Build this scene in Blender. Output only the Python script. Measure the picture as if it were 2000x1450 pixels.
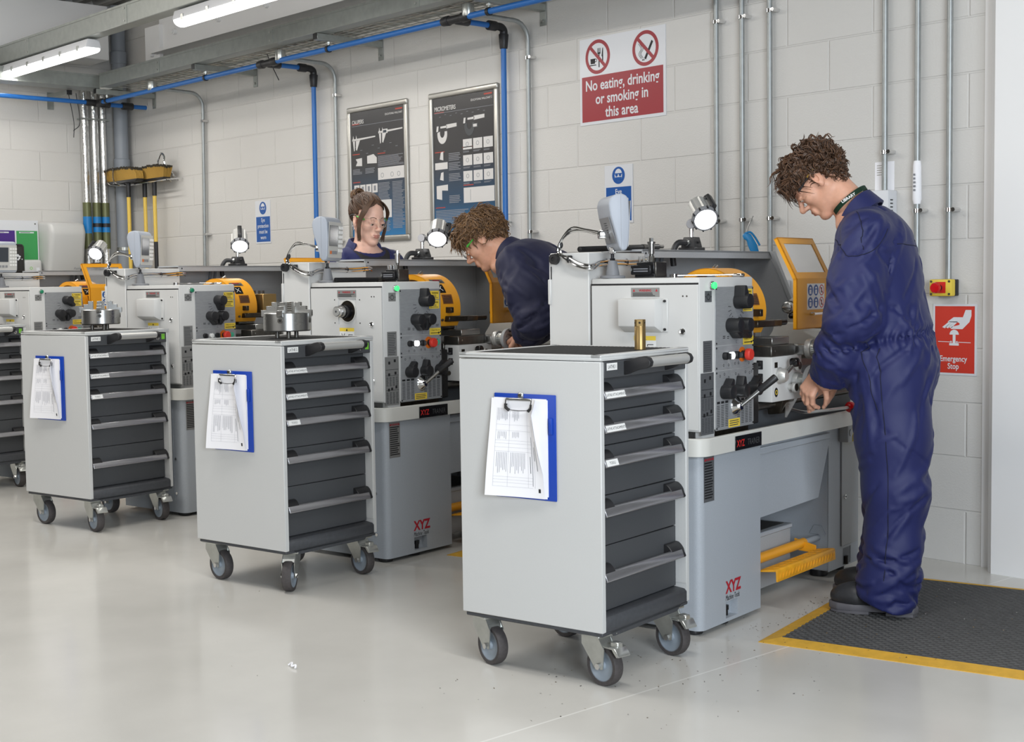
import bpy, bmesh, math, random
import numpy as np
from mathutils import Matrix, Vector
for o in list(bpy.data.objects): bpy.data.objects.remove(o)
SC = bpy.context.scene
COL = SC.collection
R = math.radians
# ---------------------------------------------------------------- camera
CAM_H = 1.2
def camera():
    pi_, ro, th = R(3.732), R(-.797), R(47.83)
    cp, sp, cr, sr = math.cos(pi_), math.sin(pi_), math.cos(ro), math.sin(ro)
    Rm = np.array([[cr,-sr,0],[sr,cr,0],[0,0,1]]) @ np.array([[1,0,0],[0,cp,-sp],[0,sp,cp]])
    fw = np.array([-math.sin(th), math.cos(th), 0]); rt = np.array([math.cos(th), math.sin(th), 0]); up = np.array([0,0,1.])
    Mw = np.stack([rt, -up, fw], 1) @ Rm.T
    cam = bpy.data.cameras.new('camera'); o = bpy.data.objects.new('camera', cam); COL.objects.link(o)
    m = Matrix.Identity(4)
    for i in range(3):
        m[i][0] = Mw[i,0]; m[i][1] = -Mw[i,1]; m[i][2] = -Mw[i,2]
    m[0][3], m[1][3], m[2][3] = 0, 0, CAM_H
    o.matrix_world = m
    cam.sensor_width = 36; cam.lens = 36*2686/2000; cam.clip_start = .05; cam.clip_end = 100
    SC.camera = o
camera()
# ---------------------------------------------------------------- world, lights, exposure
W = bpy.data.worlds.new('world'); SC.world = W; W.use_nodes = True
bg = W.node_tree.nodes['Background']; bg.inputs[0].default_value = (1,.94,.84,1); bg.inputs[1].default_value = .05
def area(name, loc, target, sx, sy, power, col=(1,1,1)):
    l = bpy.data.lights.new(name, 'AREA'); l.shape = 'RECTANGLE'; l.size = sx; l.size_y = sy; l.energy = power; l.color = col
    o = bpy.data.objects.new(name, l); COL.objects.link(o); o.location = loc
    o.rotation_euler = (Vector(target)-Vector(loc)).to_track_quat('-Z','Y').to_euler()
    return o
area('ceiling_light_near', (-1.2,2.1,3.3), (-1.2,2.3,0), 3.0, .3, 62, (1,.985,.96))
area('ceiling_light_mid', (-5.6,2.1,3.3), (-5.6,2.7,0), 3.0, .3, 62, (1,.97,.93))
area('ceiling_light_far', (-8.9,2.1,3.3), (-8.9,2.6,0), 2.8, .3, 52, (1,.95,.89))
area('window_daylight', (2.3,.2,1.8), (-2.9,4.0,.7), 2.4, 2.2, 310, (.84,.92,1))
area('camera_side_fill', (-4.2,-3.0,2.4), (-5.4,3.2,.7), 4.6, 1.8, 82, (1,.98,.95))  # added soft fill from the unseen camera side, brightens the cabinet sides
SC.view_settings.view_transform = 'Standard'; SC.view_settings.look = 'None'
SC.view_settings.gamma = 1; SC.view_settings.use_curve_mapping = False
SC.view_settings.exposure = -0.06
# ---------------------------------------------------------------- materials
MATS = {}
def pbsdf(name, col, rough=.5, metal=0, **kw):
    if name in MATS: return MATS[name]
    m = bpy.data.materials.new(name); m.use_nodes = True
    b = m.node_tree.nodes['Principled BSDF']
    b.inputs['Base Color'].default_value = (*col,1); b.inputs['Roughness'].default_value = rough; b.inputs['Metallic'].default_value = metal
    for k, v in kw.items():
        b.inputs[k.replace('_',' ')].default_value = v
    MATS[name] = m
    return m
def srgb(r,g,b):
    f = lambda c: (c/255/12.92) if c/255 <= .04045 else ((c/255+.055)/1.055)**2.4
    return (f(r),f(g),f(b))
def add_noise(m, scale=40, amt=.12, bump=0, bscale=None, stretch=(1,1,1), rough_var=0):
    """procedural grain: mixes the base colour a little and adds bump"""
    nt = m.node_tree; b = nt.nodes['Principled BSDF']
    tc = nt.nodes.new('ShaderNodeTexCoord'); mp = nt.nodes.new('ShaderNodeMapping'); mp.inputs['Scale'].default_value = stretch
    nt.links.new(tc.outputs['Object'], mp.inputs['Vector'])
    n = nt.nodes.new('ShaderNodeTexNoise'); n.inputs['Scale'].default_value = scale; n.inputs['Detail'].default_value = 4
    nt.links.new(mp.outputs[0], n.inputs['Vector'])
    if amt:
        c = tuple(b.inputs['Base Color'].default_value)
        r = nt.nodes.new('ShaderNodeValToRGB'); r.color_ramp.elements[0].position = .3; r.color_ramp.elements[1].position = .7
        r.color_ramp.elements[0].color = (*[x*(1-amt) for x in c[:3]],1); r.color_ramp.elements[1].color = (*[min(1,x*(1+amt)) for x in c[:3]],1)
        nt.links.new(n.outputs['Fac'], r.inputs['Fac']); nt.links.new(r.outputs['Color'], b.inputs['Base Color'])
    if rough_var:
        mr = nt.nodes.new('ShaderNodeMapRange'); r0 = b.inputs['Roughness'].default_value
        mr.inputs['To Min'].default_value = max(0,r0-rough_var); mr.inputs['To Max'].default_value = r0+rough_var
        nt.links.new(n.outputs['Fac'], mr.inputs['Value']); nt.links.new(mr.outputs[0], b.inputs['Roughness'])
    if bump:
        n2 = n
        if bscale:
            n2 = nt.nodes.new('ShaderNodeTexNoise'); n2.inputs['Scale'].default_value = bscale; n2.inputs['Detail'].default_value = 3
            nt.links.new(mp.outputs[0], n2.inputs['Vector'])
        bp = nt.nodes.new('ShaderNodeBump'); bp.inputs['Strength'].default_value = bump; bp.inputs['Distance'].default_value = .004
        nt.links.new(n2.outputs['Fac'], bp.inputs['Height']); nt.links.new(bp.outputs[0], b.inputs['Normal'])
    return m
def emit(name, col, s):
    m = pbsdf(name, col, .4); b = m.node_tree.nodes['Principled BSDF']
    b.inputs['Emission Color'].default_value = (*col,1); b.inputs['Emission Strength'].default_value = s
    return m
def M(n): return MATS[n]
pbsdf('white_paint', srgb(205,205,203), .38); add_noise(M('white_paint'), 6, .015, rough_var=.05)
pbsdf('cream_paint', srgb(208,207,201), .35)
pbsdf('cabinet_grey', srgb(199,200,199), .42); add_noise(M('cabinet_grey'), 220, .012, .02)
pbsdf('drawer_dark', srgb(70,72,75), .55); add_noise(M('drawer_dark'), 260, .05, .03)
pbsdf('plinth_dark', srgb(66,68,72), .55); add_noise(M('plinth_dark'), 60, .1)
pbsdf('alu', srgb(178,178,182), .34, .85); add_noise(M('alu'), 30, .05, stretch=(1,1,30))
pbsdf('alu_light', srgb(205,205,202), .42, .6)
pbsdf('black_plastic', srgb(34,34,36), .45)
pbsdf('black_gloss', srgb(22,22,24), .22)
pbsdf('black_oxide', srgb(38,38,40), .38, .5); add_noise(M('black_oxide'), 90, .15)
pbsdf('rubber', srgb(52,51,50), .75); add_noise(M('rubber'), 120, .18)
pbsdf('tyre', srgb(70,66,66), .7); add_noise(M('tyre'), 90, .15)
pbsdf('wheel_grey', srgb(140,150,160), .4)
pbsdf('zinc', srgb(196,198,194), .32, .85); add_noise(M('zinc'), 25, .1, rough_var=.1)
pbsdf('conduit_zinc', srgb(158,162,162), .42, .6); add_noise(M('conduit_zinc'), 25, .1, rough_var=.1)
pbsdf('steel', srgb(168,168,166), .28, .95); add_noise(M('steel'), 20, .04, rough_var=.03)
pbsdf('steel_dark', srgb(104,102,98), .36, .9); add_noise(M('steel_dark'), 30, .2, rough_var=.12)
pbsdf('steel_oily', srgb(70,64,56), .3, .8); add_noise(M('steel_oily'), 30, .35)
pbsdf('chrome', srgb(222,222,222), .1, 1)
pbsdf('brass', srgb(164,138,92), .42, .9); add_noise(M('brass'), 8, .12, stretch=(1,1,.3), rough_var=.1)
pbsdf('machine_grey', srgb(167,173,180), .45); add_noise(M('machine_grey'), 300, .05, .06)
pbsdf('guard_grey', srgb(166,169,172), .5); add_noise(M('guard_grey'), 200, .03)
pbsdf('guard_dark', srgb(112,116,122), .55); add_noise(M('guard_dark'), 12, .06)
pbsdf('panel_plate', srgb(158,160,162), .45, .25); add_noise(M('panel_plate'), 180, .06, stretch=(1,.2,1))
pbsdf('plate_dark', srgb(104,106,108), .45, .3); add_noise(M('plate_dark'), 180, .1)
pbsdf('plate_light', srgb(150,150,148), .45, .4)
pbsdf('ink', srgb(28,28,30), .6)
pbsdf('ink_grey', srgb(72,74,76), .6)
pbsdf('ink_pale', srgb(130,132,138), .7); pbsdf('print_grey', srgb(172,174,182), .7)
pbsdf('bed_grey', srgb(84,88,92), .5)
pbsdf('yellow_guard', srgb(236,163,32), .38); add_noise(M('yellow_guard'), 200, .03, .03)
pbsdf('yellow_tread', srgb(226,160,34), .5); add_noise(M('yellow_tread'), 25, .12)
pbsdf('sticker_yellow', srgb(240,208,72), .45)
pbsdf('sticker_white', srgb(238,238,236), .4)
pbsdf('sticker_bronze', srgb(160,104,60), .45)
pbsdf('red', srgb(206,44,40), .35)
pbsdf('red_gloss', srgb(196,24,30), .12)
pbsdf('red_estop', srgb(214,60,48), .4)
pbsdf('orange', srgb(216,110,30), .4)
pbsdf('green_btn', srgb(38,132,96), .3)
pbsdf('teal_btn', srgb(70,176,144), .35)
emit('green_lit', srgb(60,220,110), 1.6); emit('white_lit', (1,1,1), 2.2)
emit('lamp_lens', (1,.99,.97), 7.0)
emit('led_tube', (1,.99,.96), 5.0)
pbsdf('logo_red', srgb(178,32,48), .5)
pbsdf('blue_pipe', srgb(36,104,178), .36)
pbsdf('clip_blue', srgb(12,62,166), .4)
pbsdf('sign_blue', srgb(16,82,158), .35)
pbsdf('sign_red', srgb(150,30,42), .42); pbsdf('sign_red2', srgb(198,58,44), .4)
pbsdf('sign_white', srgb(214,216,220), .35)
pbsdf('paper', srgb(244,244,248), .7)
pbsdf('green_sticker', srgb(120,196,60), .5)
pbsdf('poster_dark', srgb(58,58,60), .25)
pbsdf('poster_pale', srgb(206,204,202), .35)
pbsdf('poster_frame', srgb(176,174,168), .35, .7)
pbsdf('poster_red', srgb(178,62,48), .5)
pbsdf('dro_grey', srgb(168,174,184), .45); pbsdf('dro_face', srgb(198,198,194), .5); pbsdf('dro_back', srgb(136,138,142), .5)
pbsdf('screen_dark', srgb(58,64,72), .2)
pbsdf('post_grey', srgb(124,126,130), .55)
pbsdf('purple', srgb(70,36,124), .4); pbsdf('sign_green', srgb(62,152,84), .4)
pbsdf('dispenser', srgb(196,196,194), .3)
pbsdf('black_soap', srgb(40,38,37), .2)
pbsdf('drain_grey', srgb(140,146,154), .45)
pbsdf('broom_yellow', srgb(224,190,84), .45)
pbsdf('bristle', srgb(172,136,62), .9); pbsdf('bristle_dark', srgb(52,46,36), .9)
pbsdf('box_yellow', srgb(222,196,70), .5)
pbsdf('airgun_blue', srgb(28,130,190), .4)
pbsdf('cable_red', srgb(120,34,34), .6); pbsdf('cable_white', srgb(212,208,198), .6)
pbsdf('mat_black', srgb(70,70,70), .62); add_noise(M('mat_black'), 40, .15)
pbsdf('mat_yellow', srgb(212,164,54), .6); add_noise(M('mat_yellow'), 30, .1)
pbsdf('grille_black', srgb(58,57,56), .8)
pbsdf('foil_olive', srgb(104,108,74), .4, .35); pbsdf('foil_blue', srgb(22,122,190), .4)
pbsdf('steel_white', srgb(236,236,236), .5)
pbsdf('deck', srgb(176,174,168), .55)
pbsdf('swarf', srgb(150,140,128), .35, .6)
def foil():
    m = pbsdf('foil', srgb(214,214,212), .22, .9); add_noise(m, 60, .1, .9, 45)
foil()
def galv():
    m = pbsdf('galv', srgb(160,164,160), .42, .55); add_noise(m, 22, .1, rough_var=.12)
galv()
def glass():
    m = pbsdf('clear_plastic', (1,1,1), .03, 0); b = m.node_tree.nodes['Principled BSDF']
    b.inputs['Transmission Weight'].default_value = 1; b.inputs['IOR'].default_value = 1.1
    m2 = pbsdf('window_plastic', (.93,.93,.93), .15, 0); b = m2.node_tree.nodes['Principled BSDF']
    b.inputs['Transmission Weight'].default_value = .85; b.inputs['IOR'].default_value = 1.2
glass()
def wall_mat(name, axis, phase, col):
    m = pbsdf(name, col, .55); nt = m.node_tree; b = nt.nodes['Principled BSDF']
    g = nt.nodes.new('ShaderNodeNewGeometry'); sx = nt.nodes.new('ShaderNodeSeparateXYZ'); cx = nt.nodes.new('ShaderNodeCombineXYZ')
    nt.links.new(g.outputs['Position'], sx.inputs[0])
    ax = nt.nodes.new('ShaderNodeMath'); ax.operation = 'ADD'; ax.inputs[1].default_value = phase[0]
    az = nt.nodes.new('ShaderNodeMath'); az.operation = 'ADD'; az.inputs[1].default_value = phase[1]
    nt.links.new(sx.outputs[axis], ax.inputs[0]); nt.links.new(sx.outputs[2], az.inputs[0])
    nt.links.new(ax.outputs[0], cx.inputs[0]); nt.links.new(az.outputs[0], cx.inputs[1])
    br = nt.nodes.new('ShaderNodeTexBrick'); br.inputs['Scale'].default_value = 1; br.inputs['Brick Width'].default_value = .45; br.inputs['Row Height'].default_value = .225
    br.inputs['Mortar Size'].default_value = .006; br.inputs['Mortar Smooth'].default_value = .65; br.offset = .5
    br.inputs['Color1'].default_value = (*col,1); br.inputs['Color2'].default_value = (*[c*.98 for c in col],1); br.inputs['Mortar'].default_value = (*[min(1,c*.99) for c in col],1)
    nt.links.new(cx.outputs[0], br.inputs['Vector'])
    n = nt.nodes.new('ShaderNodeTexNoise'); n.inputs['Scale'].default_value = 130; n.inputs['Detail'].default_value = 3
    nt.links.new(g.outputs['Position'], n.inputs['Vector'])
    b1 = nt.nodes.new('ShaderNodeBump'); b1.inputs['Strength'].default_value = .3; b1.inputs['Distance'].default_value = .004
    b2 = nt.nodes.new('ShaderNodeBump'); b2.inputs['Strength'].default_value = .65; b2.inputs['Distance'].default_value = .004; b2.invert = True
    nt.links.new(n.outputs['Fac'], b1.inputs['Height']); nt.links.new(br.outputs['Fac'], b2.inputs['Height'])
    nt.links.new(b1.outputs[0], b2.inputs['Normal']); nt.links.new(b2.outputs[0], b.inputs['Normal'])
    n2 = nt.nodes.new('ShaderNodeTexNoise'); n2.inputs['Scale'].default_value = 1.3
    nt.links.new(g.outputs['Position'], n2.inputs['Vector'])
    mx = nt.nodes.new('ShaderNodeMix'); mx.data_type = 'RGBA'; mx.blend_type = 'MULTIPLY'; mx.inputs['Factor'].default_value = .12
    nt.links.new(br.outputs['Color'], mx.inputs['A']); nt.links.new(n2.outputs['Fac'], mx.inputs['B']); nt.links.new(mx.outputs['Result'], b.inputs['Base Color'])
WALLC = srgb(213,211,207)
wall_mat('block_wall', 0, (.01,.004), WALLC); wall_mat('block_wall_left', 1, (.02,.004), WALLC)
def floor_mat():
    m = pbsdf('floor_epoxy', srgb(198,196,190), .16); nt = m.node_tree; b = nt.nodes['Principled BSDF']
    g = nt.nodes.new('ShaderNodeNewGeometry')
    n = nt.nodes.new('ShaderNodeTexNoise'); n.inputs['Scale'].default_value = 1.6; n.inputs['Detail'].default_value = 6
    nt.links.new(g.outputs['Position'], n.inputs['Vector'])
    mr = nt.nodes.new('ShaderNodeMapRange'); mr.inputs['To Min'].default_value = .09; mr.inputs['To Max'].default_value = .24
    nt.links.new(n.outputs['Fac'], mr.inputs['Value']); nt.links.new(mr.outputs[0], b.inputs['Roughness'])
    r = nt.nodes.new('ShaderNodeValToRGB'); c = srgb(203,201,195); d = srgb(214,212,206)
    r.color_ramp.elements[0].position = .35; r.color_ramp.elements[1].position = .65; r.color_ramp.elements[0].color = (*c,1); r.color_ramp.elements[1].color = (*d,1)
    nt.links.new(n.outputs['Fac'], r.inputs['Fac'])
    sx = nt.nodes.new('ShaderNodeSeparateXYZ'); nt.links.new(g.outputs['Position'], sx.inputs[0])
    a = nt.nodes.new('ShaderNodeMath'); a.operation = 'ADD'; a.inputs[1].default_value = 2.672
    ab = nt.nodes.new('ShaderNodeMath'); ab.operation = 'ABSOLUTE'; lt = nt.nodes.new('ShaderNodeMath'); lt.operation = 'LESS_THAN'; lt.inputs[1].default_value = .004
    nt.links.new(sx.outputs[0], a.inputs[0]); nt.links.new(a.outputs[0], ab.inputs[0]); nt.links.new(ab.outputs[0], lt.inputs[0])
    mx = nt.nodes.new('ShaderNodeMix'); mx.data_type = 'RGBA'; mx.inputs['B'].default_value = (*srgb(228,227,222),1)
    nt.links.new(lt.outputs[0], mx.inputs['Factor']); nt.links.new(r.outputs['Color'], mx.inputs['A']); nt.links.new(mx.outputs['Result'], b.inputs['Base Color'])
    n3 = nt.nodes.new('ShaderNodeTexNoise'); n3.inputs['Scale'].default_value = 5; nt.links.new(g.outputs['Position'], n3.inputs['Vector'])
    bp = nt.nodes.new('ShaderNodeBump'); bp.inputs['Strength'].default_value = .04; bp.inputs['Distance'].default_value = .01
    nt.links.new(n3.outputs['Fac'], bp.inputs['Height']); nt.links.new(bp.outputs[0], b.inputs['Normal'])
floor_mat()
# ---------------------------------------------------------------- mesh builder
class MB:
    def __init__(s): s.v = []; s.f = []; s.m = []; s.sm = []; s.mats = []; s.T = None
    def mi(s, m):
        if m not in s.mats: s.mats.append(m)
        return s.mats.index(m)
    def add(s, vs, fs, m, smooth=False):
        k = len(s.v); i = s.mi(m)
        s.v += [tuple(s.T @ Vector(v)) for v in vs] if s.T else [tuple(v) for v in vs]
        s.f += [tuple(a+k for a in f) for f in fs]; s.m += [i]*len(fs); s.sm += [smooth]*len(fs)
        return s
    def box(s, a, b, m, bev=0, seg=2):
        x0,y0,z0 = [min(p,q) for p,q in zip(a,b)]; x1,y1,z1 = [max(p,q) for p,q in zip(a,b)]
        vs = [(x0,y0,z0),(x1,y0,z0),(x1,y1,z0),(x0,y1,z0),(x0,y0,z1),(x1,y0,z1),(x1,y1,z1),(x0,y1,z1)]
        fs = [(3,2,1,0),(4,5,6,7),(0,1,5,4),(1,2,6,5),(2,3,7,6),(3,0,4,7)]
        if not bev: return s.add(vs, fs, m)
        return s.bev(vs, fs, m, min(bev, .49*min(x1-x0,y1-y0,z1-z0)), seg)
    def bev(s, vs, fs, m, w, seg=2, edges=None):
        bm = bmesh.new(); bv = [bm.verts.new(v) for v in vs]
        for f in fs: bm.faces.new([bv[i] for i in f])
        bm.edges.ensure_lookup_table()
        bmesh.ops.recalc_face_normals(bm, faces=bm.faces)
        es = [e for e in bm.edges if edges is None or edges(e)]
        bmesh.ops.bevel(bm, geom=es, offset=w, segments=seg, profile=.5, affect='EDGES')
        bm.verts.index_update()
        s.add([tuple(v.co) for v in bm.verts], [tuple(v.index for v in f.verts) for f in bm.faces], m, True); bm.free(); return s
    def prism(s, poly, d, m, bev=0, o=(0,0,0), ex=(1,0,0), ey=(0,0,1), ez=(0,1,0), seg=2, edges=None):
        """extrudes a 2D polygon (along ex, ey) from d[0] to d[1] along ez"""
        o,ex,ey,ez = map(Vector,(o,ex,ey,ez)); n = len(poly)
        vs = [tuple(o+ex*p+ey*q+ez*h) for h in d for p,q in poly]
        fs = [tuple(range(n-1,-1,-1)), tuple(range(n,2*n))]+[(i,(i+1)%n,n+(i+1)%n,n+i) for i in range(n)]
        if ex.cross(ey).dot(ez)*(d[1]-d[0]) < 0: fs = [f[::-1] for f in fs]
        if bev: return s.bev(vs, fs, m, bev, seg, edges)
        return s.add(vs, fs, m)
    def cyl(s, p0, p1, r0, m, r1=None, n=20, bev=0):
        r1 = r0 if r1 is None else r1
        L = (Vector(p1)-Vector(p0)).length
        if bev: pr = [(0,0),(r0-bev,0),(r0-bev*.3,bev*.3),(r0,bev),(r1,L-bev),(r1-bev*.3,L-bev*.3),(r1-bev,L),(0,L)]
        else: pr = [(0,0),(r0,0),(r1,L),(0,L)]
        return s.lathe(pr, m, p0, Vector(p1)-Vector(p0), n)
    def lathe(s, prof, m, o=(0,0,0), ax=(0,0,1), n=24):
        o = Vector(o); q = Vector(ax).normalized().to_track_quat('Z','Y'); vs = []; fs = []; idx = []
        for r,z in prof:
            if r < 1e-6: idx.append([len(vs)]); vs.append(tuple(o+q@Vector((0,0,z))))
            else:
                idx.append(list(range(len(vs),len(vs)+n)))
                vs += [tuple(o+q@Vector((r*math.cos(2*math.pi*i/n), r*math.sin(2*math.pi*i/n), z))) for i in range(n)]
        for a,b in zip(idx,idx[1:]):
            for i in range(n):
                j = (i+1)%n
                f = [a[i%len(a)],a[j%len(a)],b[j%len(b)],b[i%len(b)]]
                g = []
                for t in f:
                    if t not in g: g.append(t)
                if len(g) > 2: fs.append(tuple(g))
        return s.add(vs, fs, m, True)
    def tube(s, pts, r, m, n=10, closed=False, smooth=0, caps=True):
        P = [Vector(p) for p in pts]
        if smooth: P = catmull(P, smooth, closed)
        rr = r if isinstance(r,(list,tuple)) else None
        N = len(P); vs = []; fs = []; up = None
        for i,p in enumerate(P):
            t = (P[(i+1)%N]-P[i-1]) if closed else (P[min(i+1,N-1)]-P[max(i-1,0)])
            t.normalize()
            if up is None: up = Vector((0,0,1)) if abs(t.z) < .9 else Vector((1,0,0))
            u = (up-t*up.dot(t)).normalized(); w = t.cross(u); up = u
            ra = r
            if rr: x = i/(N-1)*(len(rr)-1); k = min(int(x),len(rr)-2); ra = rr[k]+(rr[k+1]-rr[k])*(x-k)
            vs += [tuple(p+(u*math.cos(2*math.pi*j/n)+w*math.sin(2*math.pi*j/n))*ra) for j in range(n)]
        for i in range(N if closed else N-1):
            for j in range(n):
                a = i*n+j; b = i*n+(j+1)%n; c = ((i+1)%N)*n+(j+1)%n; d = ((i+1)%N)*n+j
                fs.append((a,b,c,d))
        if caps and not closed: fs += [tuple(range(n-1,-1,-1)), tuple(range((N-1)*n,N*n))]
        return s.add(vs, fs, m, True)
    def sph(s, c, r, m, n=20, k=12):
        r = r if isinstance(r,(tuple,list)) else (r,r,r); vs = [(c[0],c[1],c[2]-r[2])]; fs = []
        for i in range(1,k):
            a = math.pi*i/k-math.pi/2
            vs += [(c[0]+r[0]*math.cos(a)*math.cos(2*math.pi*j/n), c[1]+r[1]*math.cos(a)*math.sin(2*math.pi*j/n), c[2]+r[2]*math.sin(a)) for j in range(n)]
        vs.append((c[0],c[1],c[2]+r[2])); L = len(vs)-1
        for j in range(n):
            fs.append((0,1+(j+1)%n,1+j)); fs.append((L,1+(k-2)*n+j,1+(k-2)*n+(j+1)%n))
            for i in range(k-2): fs.append((1+i*n+j,1+i*n+(j+1)%n,1+(i+1)*n+(j+1)%n,1+(i+1)*n+j))
        return s.add(vs, fs, m, True)
    def rect(s, o, ex, ey, x0, y0, x1, y1, m, h=.0008):
        """thin raised plate on a surface: o origin, ex/ey in-plane axes"""
        o,ex,ey = Vector(o),Vector(ex),Vector(ey); n = ex.cross(ey)
        return s.prism([(x0,y0),(x1,y0),(x1,y1),(x0,y1)], (0,h), m, o=o, ex=ex, ey=ey, ez=n)
    def poly(s, o, ex, ey, pts, m, h=.0008):
        o,ex,ey = Vector(o),Vector(ex),Vector(ey)
        return s.prism(pts, (0,h), m, o=o, ex=ex, ey=ey, ez=ex.cross(ey))
    def ring(s, o, ex, ey, c, r0, r1, m, h=.001, n=40, sy=1):
        o,ex,ey = Vector(o),Vector(ex),Vector(ey); nz = ex.cross(ey); vs = []; fs = []
        for r,hh in ((r0,0),(r0,h),(r1,h),(r1,0)):
            vs += [tuple(o+ex*(c[0]+r*math.cos(2*math.pi*i/n))+ey*(c[1]+r*sy*math.sin(2*math.pi*i/n))+nz*hh) for i in range(n)]
        for k in range(3):
            for i in range(n): fs.append((k*n+(i+1)%n,k*n+i,(k+1)*n+i,(k+1)*n+(i+1)%n))
        return s.add(vs, fs, m)
    def disc(s, o, ex, ey, c, r, m, h=.001, n=28, sy=1):
        return s.poly(o, ex, ey, [(c[0]+r*math.cos(2*math.pi*i/n), c[1]+r*sy*math.sin(2*math.pi*i/n)) for i in range(n)], m, h)
    def text(s, txt, size, m, o, ex, ey, align='CENTER', bold=0, h=.0006, sxy=1, shear=0):
        vs, fs = text_geo(txt, size, align, bold, shear); o,ex,ey = Vector(o),Vector(ex),Vector(ey); nz = ex.cross(ey)
        s.add([tuple(o+ex*v[0]*sxy+ey*v[1]+nz*h) for v in vs], fs, m); return s
    def lines(s, o, ex, ey, x0, y0, x1, y1, n, m, h=.0008, fill=.5, seed=0, ragged=.25):
        """rows of fine print too small to read, as thin ink bars"""
        rnd = random.Random(seed); dy = (y1-y0)/n
        for i in range(n):
            s.rect(o, ex, ey, x0, y1-(i+1)*dy+dy*(1-fill)/2, x1-(x1-x0)*rnd.random()*ragged, y1-i*dy-dy*(1-fill)/2, m, h)
        return s
    def build(s, name, parent=None, **kw):
        me = bpy.data.meshes.new(name); me.from_pydata(s.v, [], s.f)
        for m in s.mats: me.materials.append(M(m) if isinstance(m,str) else m)
        me.polygons.foreach_set('material_index', s.m); me.polygons.foreach_set('use_smooth', s.sm)
        try: me.set_sharp_from_angle(angle=R(38))
        except Exception: pass
        me.update()
        o = bpy.data.objects.new(name, me); COL.objects.link(o)
        if parent is not None: o.parent = parent
        tag(o, **kw)
        return o
def catmull(P, k, closed=False):
    out = []; N = len(P)
    for i in range(N if closed else N-1):
        a = P[i-1] if (i or closed) else P[0]*2-P[1]; b = P[i]; c = P[(i+1)%N]; d = P[(i+2)%N] if (i+2 < N or closed) else P[-1]*2-P[-2]
        for t in range(k):
            t /= k; out.append(.5*((2*b)+(c-a)*t+(2*a-5*b+4*c-d)*t*t+(-a+3*b-3*c+d)*t**3))
    if not closed: out.append(P[-1].copy())
    return out
_TX = {}
def text_geo(txt, size, align='CENTER', bold=0, shear=0):
    key = (txt, align, bold, shear)
    if key not in _TX:
        cu = bpy.data.curves.new('text', 'FONT'); cu.body = txt; cu.size = 1; cu.align_x = align; cu.resolution_u = 3; cu.offset = bold; cu.shear = shear
        cu.space_line = .92
        o = bpy.data.objects.new('text', cu); COL.objects.link(o)
        dg = bpy.context.evaluated_depsgraph_get(); me = o.evaluated_get(dg).to_mesh()
        _TX[key] = ([tuple(v.co) for v in me.vertices], [tuple(p.vertices) for p in me.polygons])
        o.evaluated_get(dg).to_mesh_clear(); bpy.data.objects.remove(o); bpy.data.curves.remove(cu)
    v, f = _TX[key]
    return [(x*size,y*size) for x,y,z in v], f
def tag(o, label=None, cat=None, group=None, kind=None):
    for k, v in (('label',label),('category',cat),('group',group),('kind',kind)):
        if v: o[k] = v
    return o
def empty(name, loc, deg=0, label=None, cat=None, group=None):
    o = bpy.data.objects.new(name, None); COL.objects.link(o); o.location = loc; o.rotation_euler = (0,0,R(deg)); o.empty_display_size = .1
    return tag(o, label, cat, group)
# ---------------------------------------------------------------- room shell
WY = 5.186; WX = -10.307
X_,Y_,Z_ = Vector((1,0,0)),Vector((0,1,0)),Vector((0,0,1))
def struct(mb, name): return mb.build(name, kind='structure')
b = MB(); b.box((-10.8,-4,-.12),(3.0,5.9,0),'floor_epoxy'); struct(b,'floor')
b = MB(); b.box((WX-.2,WY,0),(-2.79,WY+.2,3.6),'block_wall'); struct(b,'wall_right')
b = MB(); b.box((WX-.2,1.2,0),(WX,WY,3.6),'block_wall_left'); struct(b,'wall_left')
b = MB(); b.prism([(-2.792,WY+.2),(-2.792,WY-.075),(-2.765,WY-.1),(-1.9,WY-.1),(-1.9,WY+.2)],(0,3.6),'steel_white',ex=(1,0,0),ey=(0,1,0),ez=(0,0,1))
b.box((-2.86,WY-.006,0),(-2.80,WY+.01,3.6),'steel_white'); struct(b,'trim_1')
b = MB()
y = 1.9; prof = []
while y < 5.3:
    prof += [(y,3.40),(y+.06,3.40),(y+.085,3.46),(y+.145,3.46),(y+.17,3.40)]; y += .17
prof += [(y,3.55),(1.9,3.55)]
b.prism(prof,(-10.5,-2.0),'deck',ex=(0,1,0),ey=(0,0,1),ez=(1,0,0)); struct(b,'ceiling')
# white painted steel beam with bolts, above the trunking
b = MB()
b.box((-9.45,5.06,2.94),(-2.8,5.08,3.40),'steel_white'); b.box((-9.45,4.98,2.925),(-2.8,5.17,2.945),'steel_white')
b.box((-9.62,5.03,2.86),(-9.40,5.06,3.14),'steel_white')
for i in range(9):
    for z in (3.06,3.26):
        x = -9.2+i*.62+(.2 if z > 3.1 else 0); b.cyl((x,5.06,z),(x,5.035,z),.022,'steel_white',n=12); b.cyl((x,5.035,z),(x,5.02,z),.015,'steel_white',n=6)
b.cyl((-9.5,5.03,2.93),(-9.5,5.005,2.93),.02,'steel_white',n=8)
b.build('steel_beam',label='white painted steel beam with bolt heads, above the galvanised trunking',cat='beam')
b = MB(); b.box((-10.28,2.2,2.93),(-9.95,4.9,3.34),'steel_white',.01); b.build('wall_duct',label='white boxed duct along the top of the end wall, above the left light',cat='duct')
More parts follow.
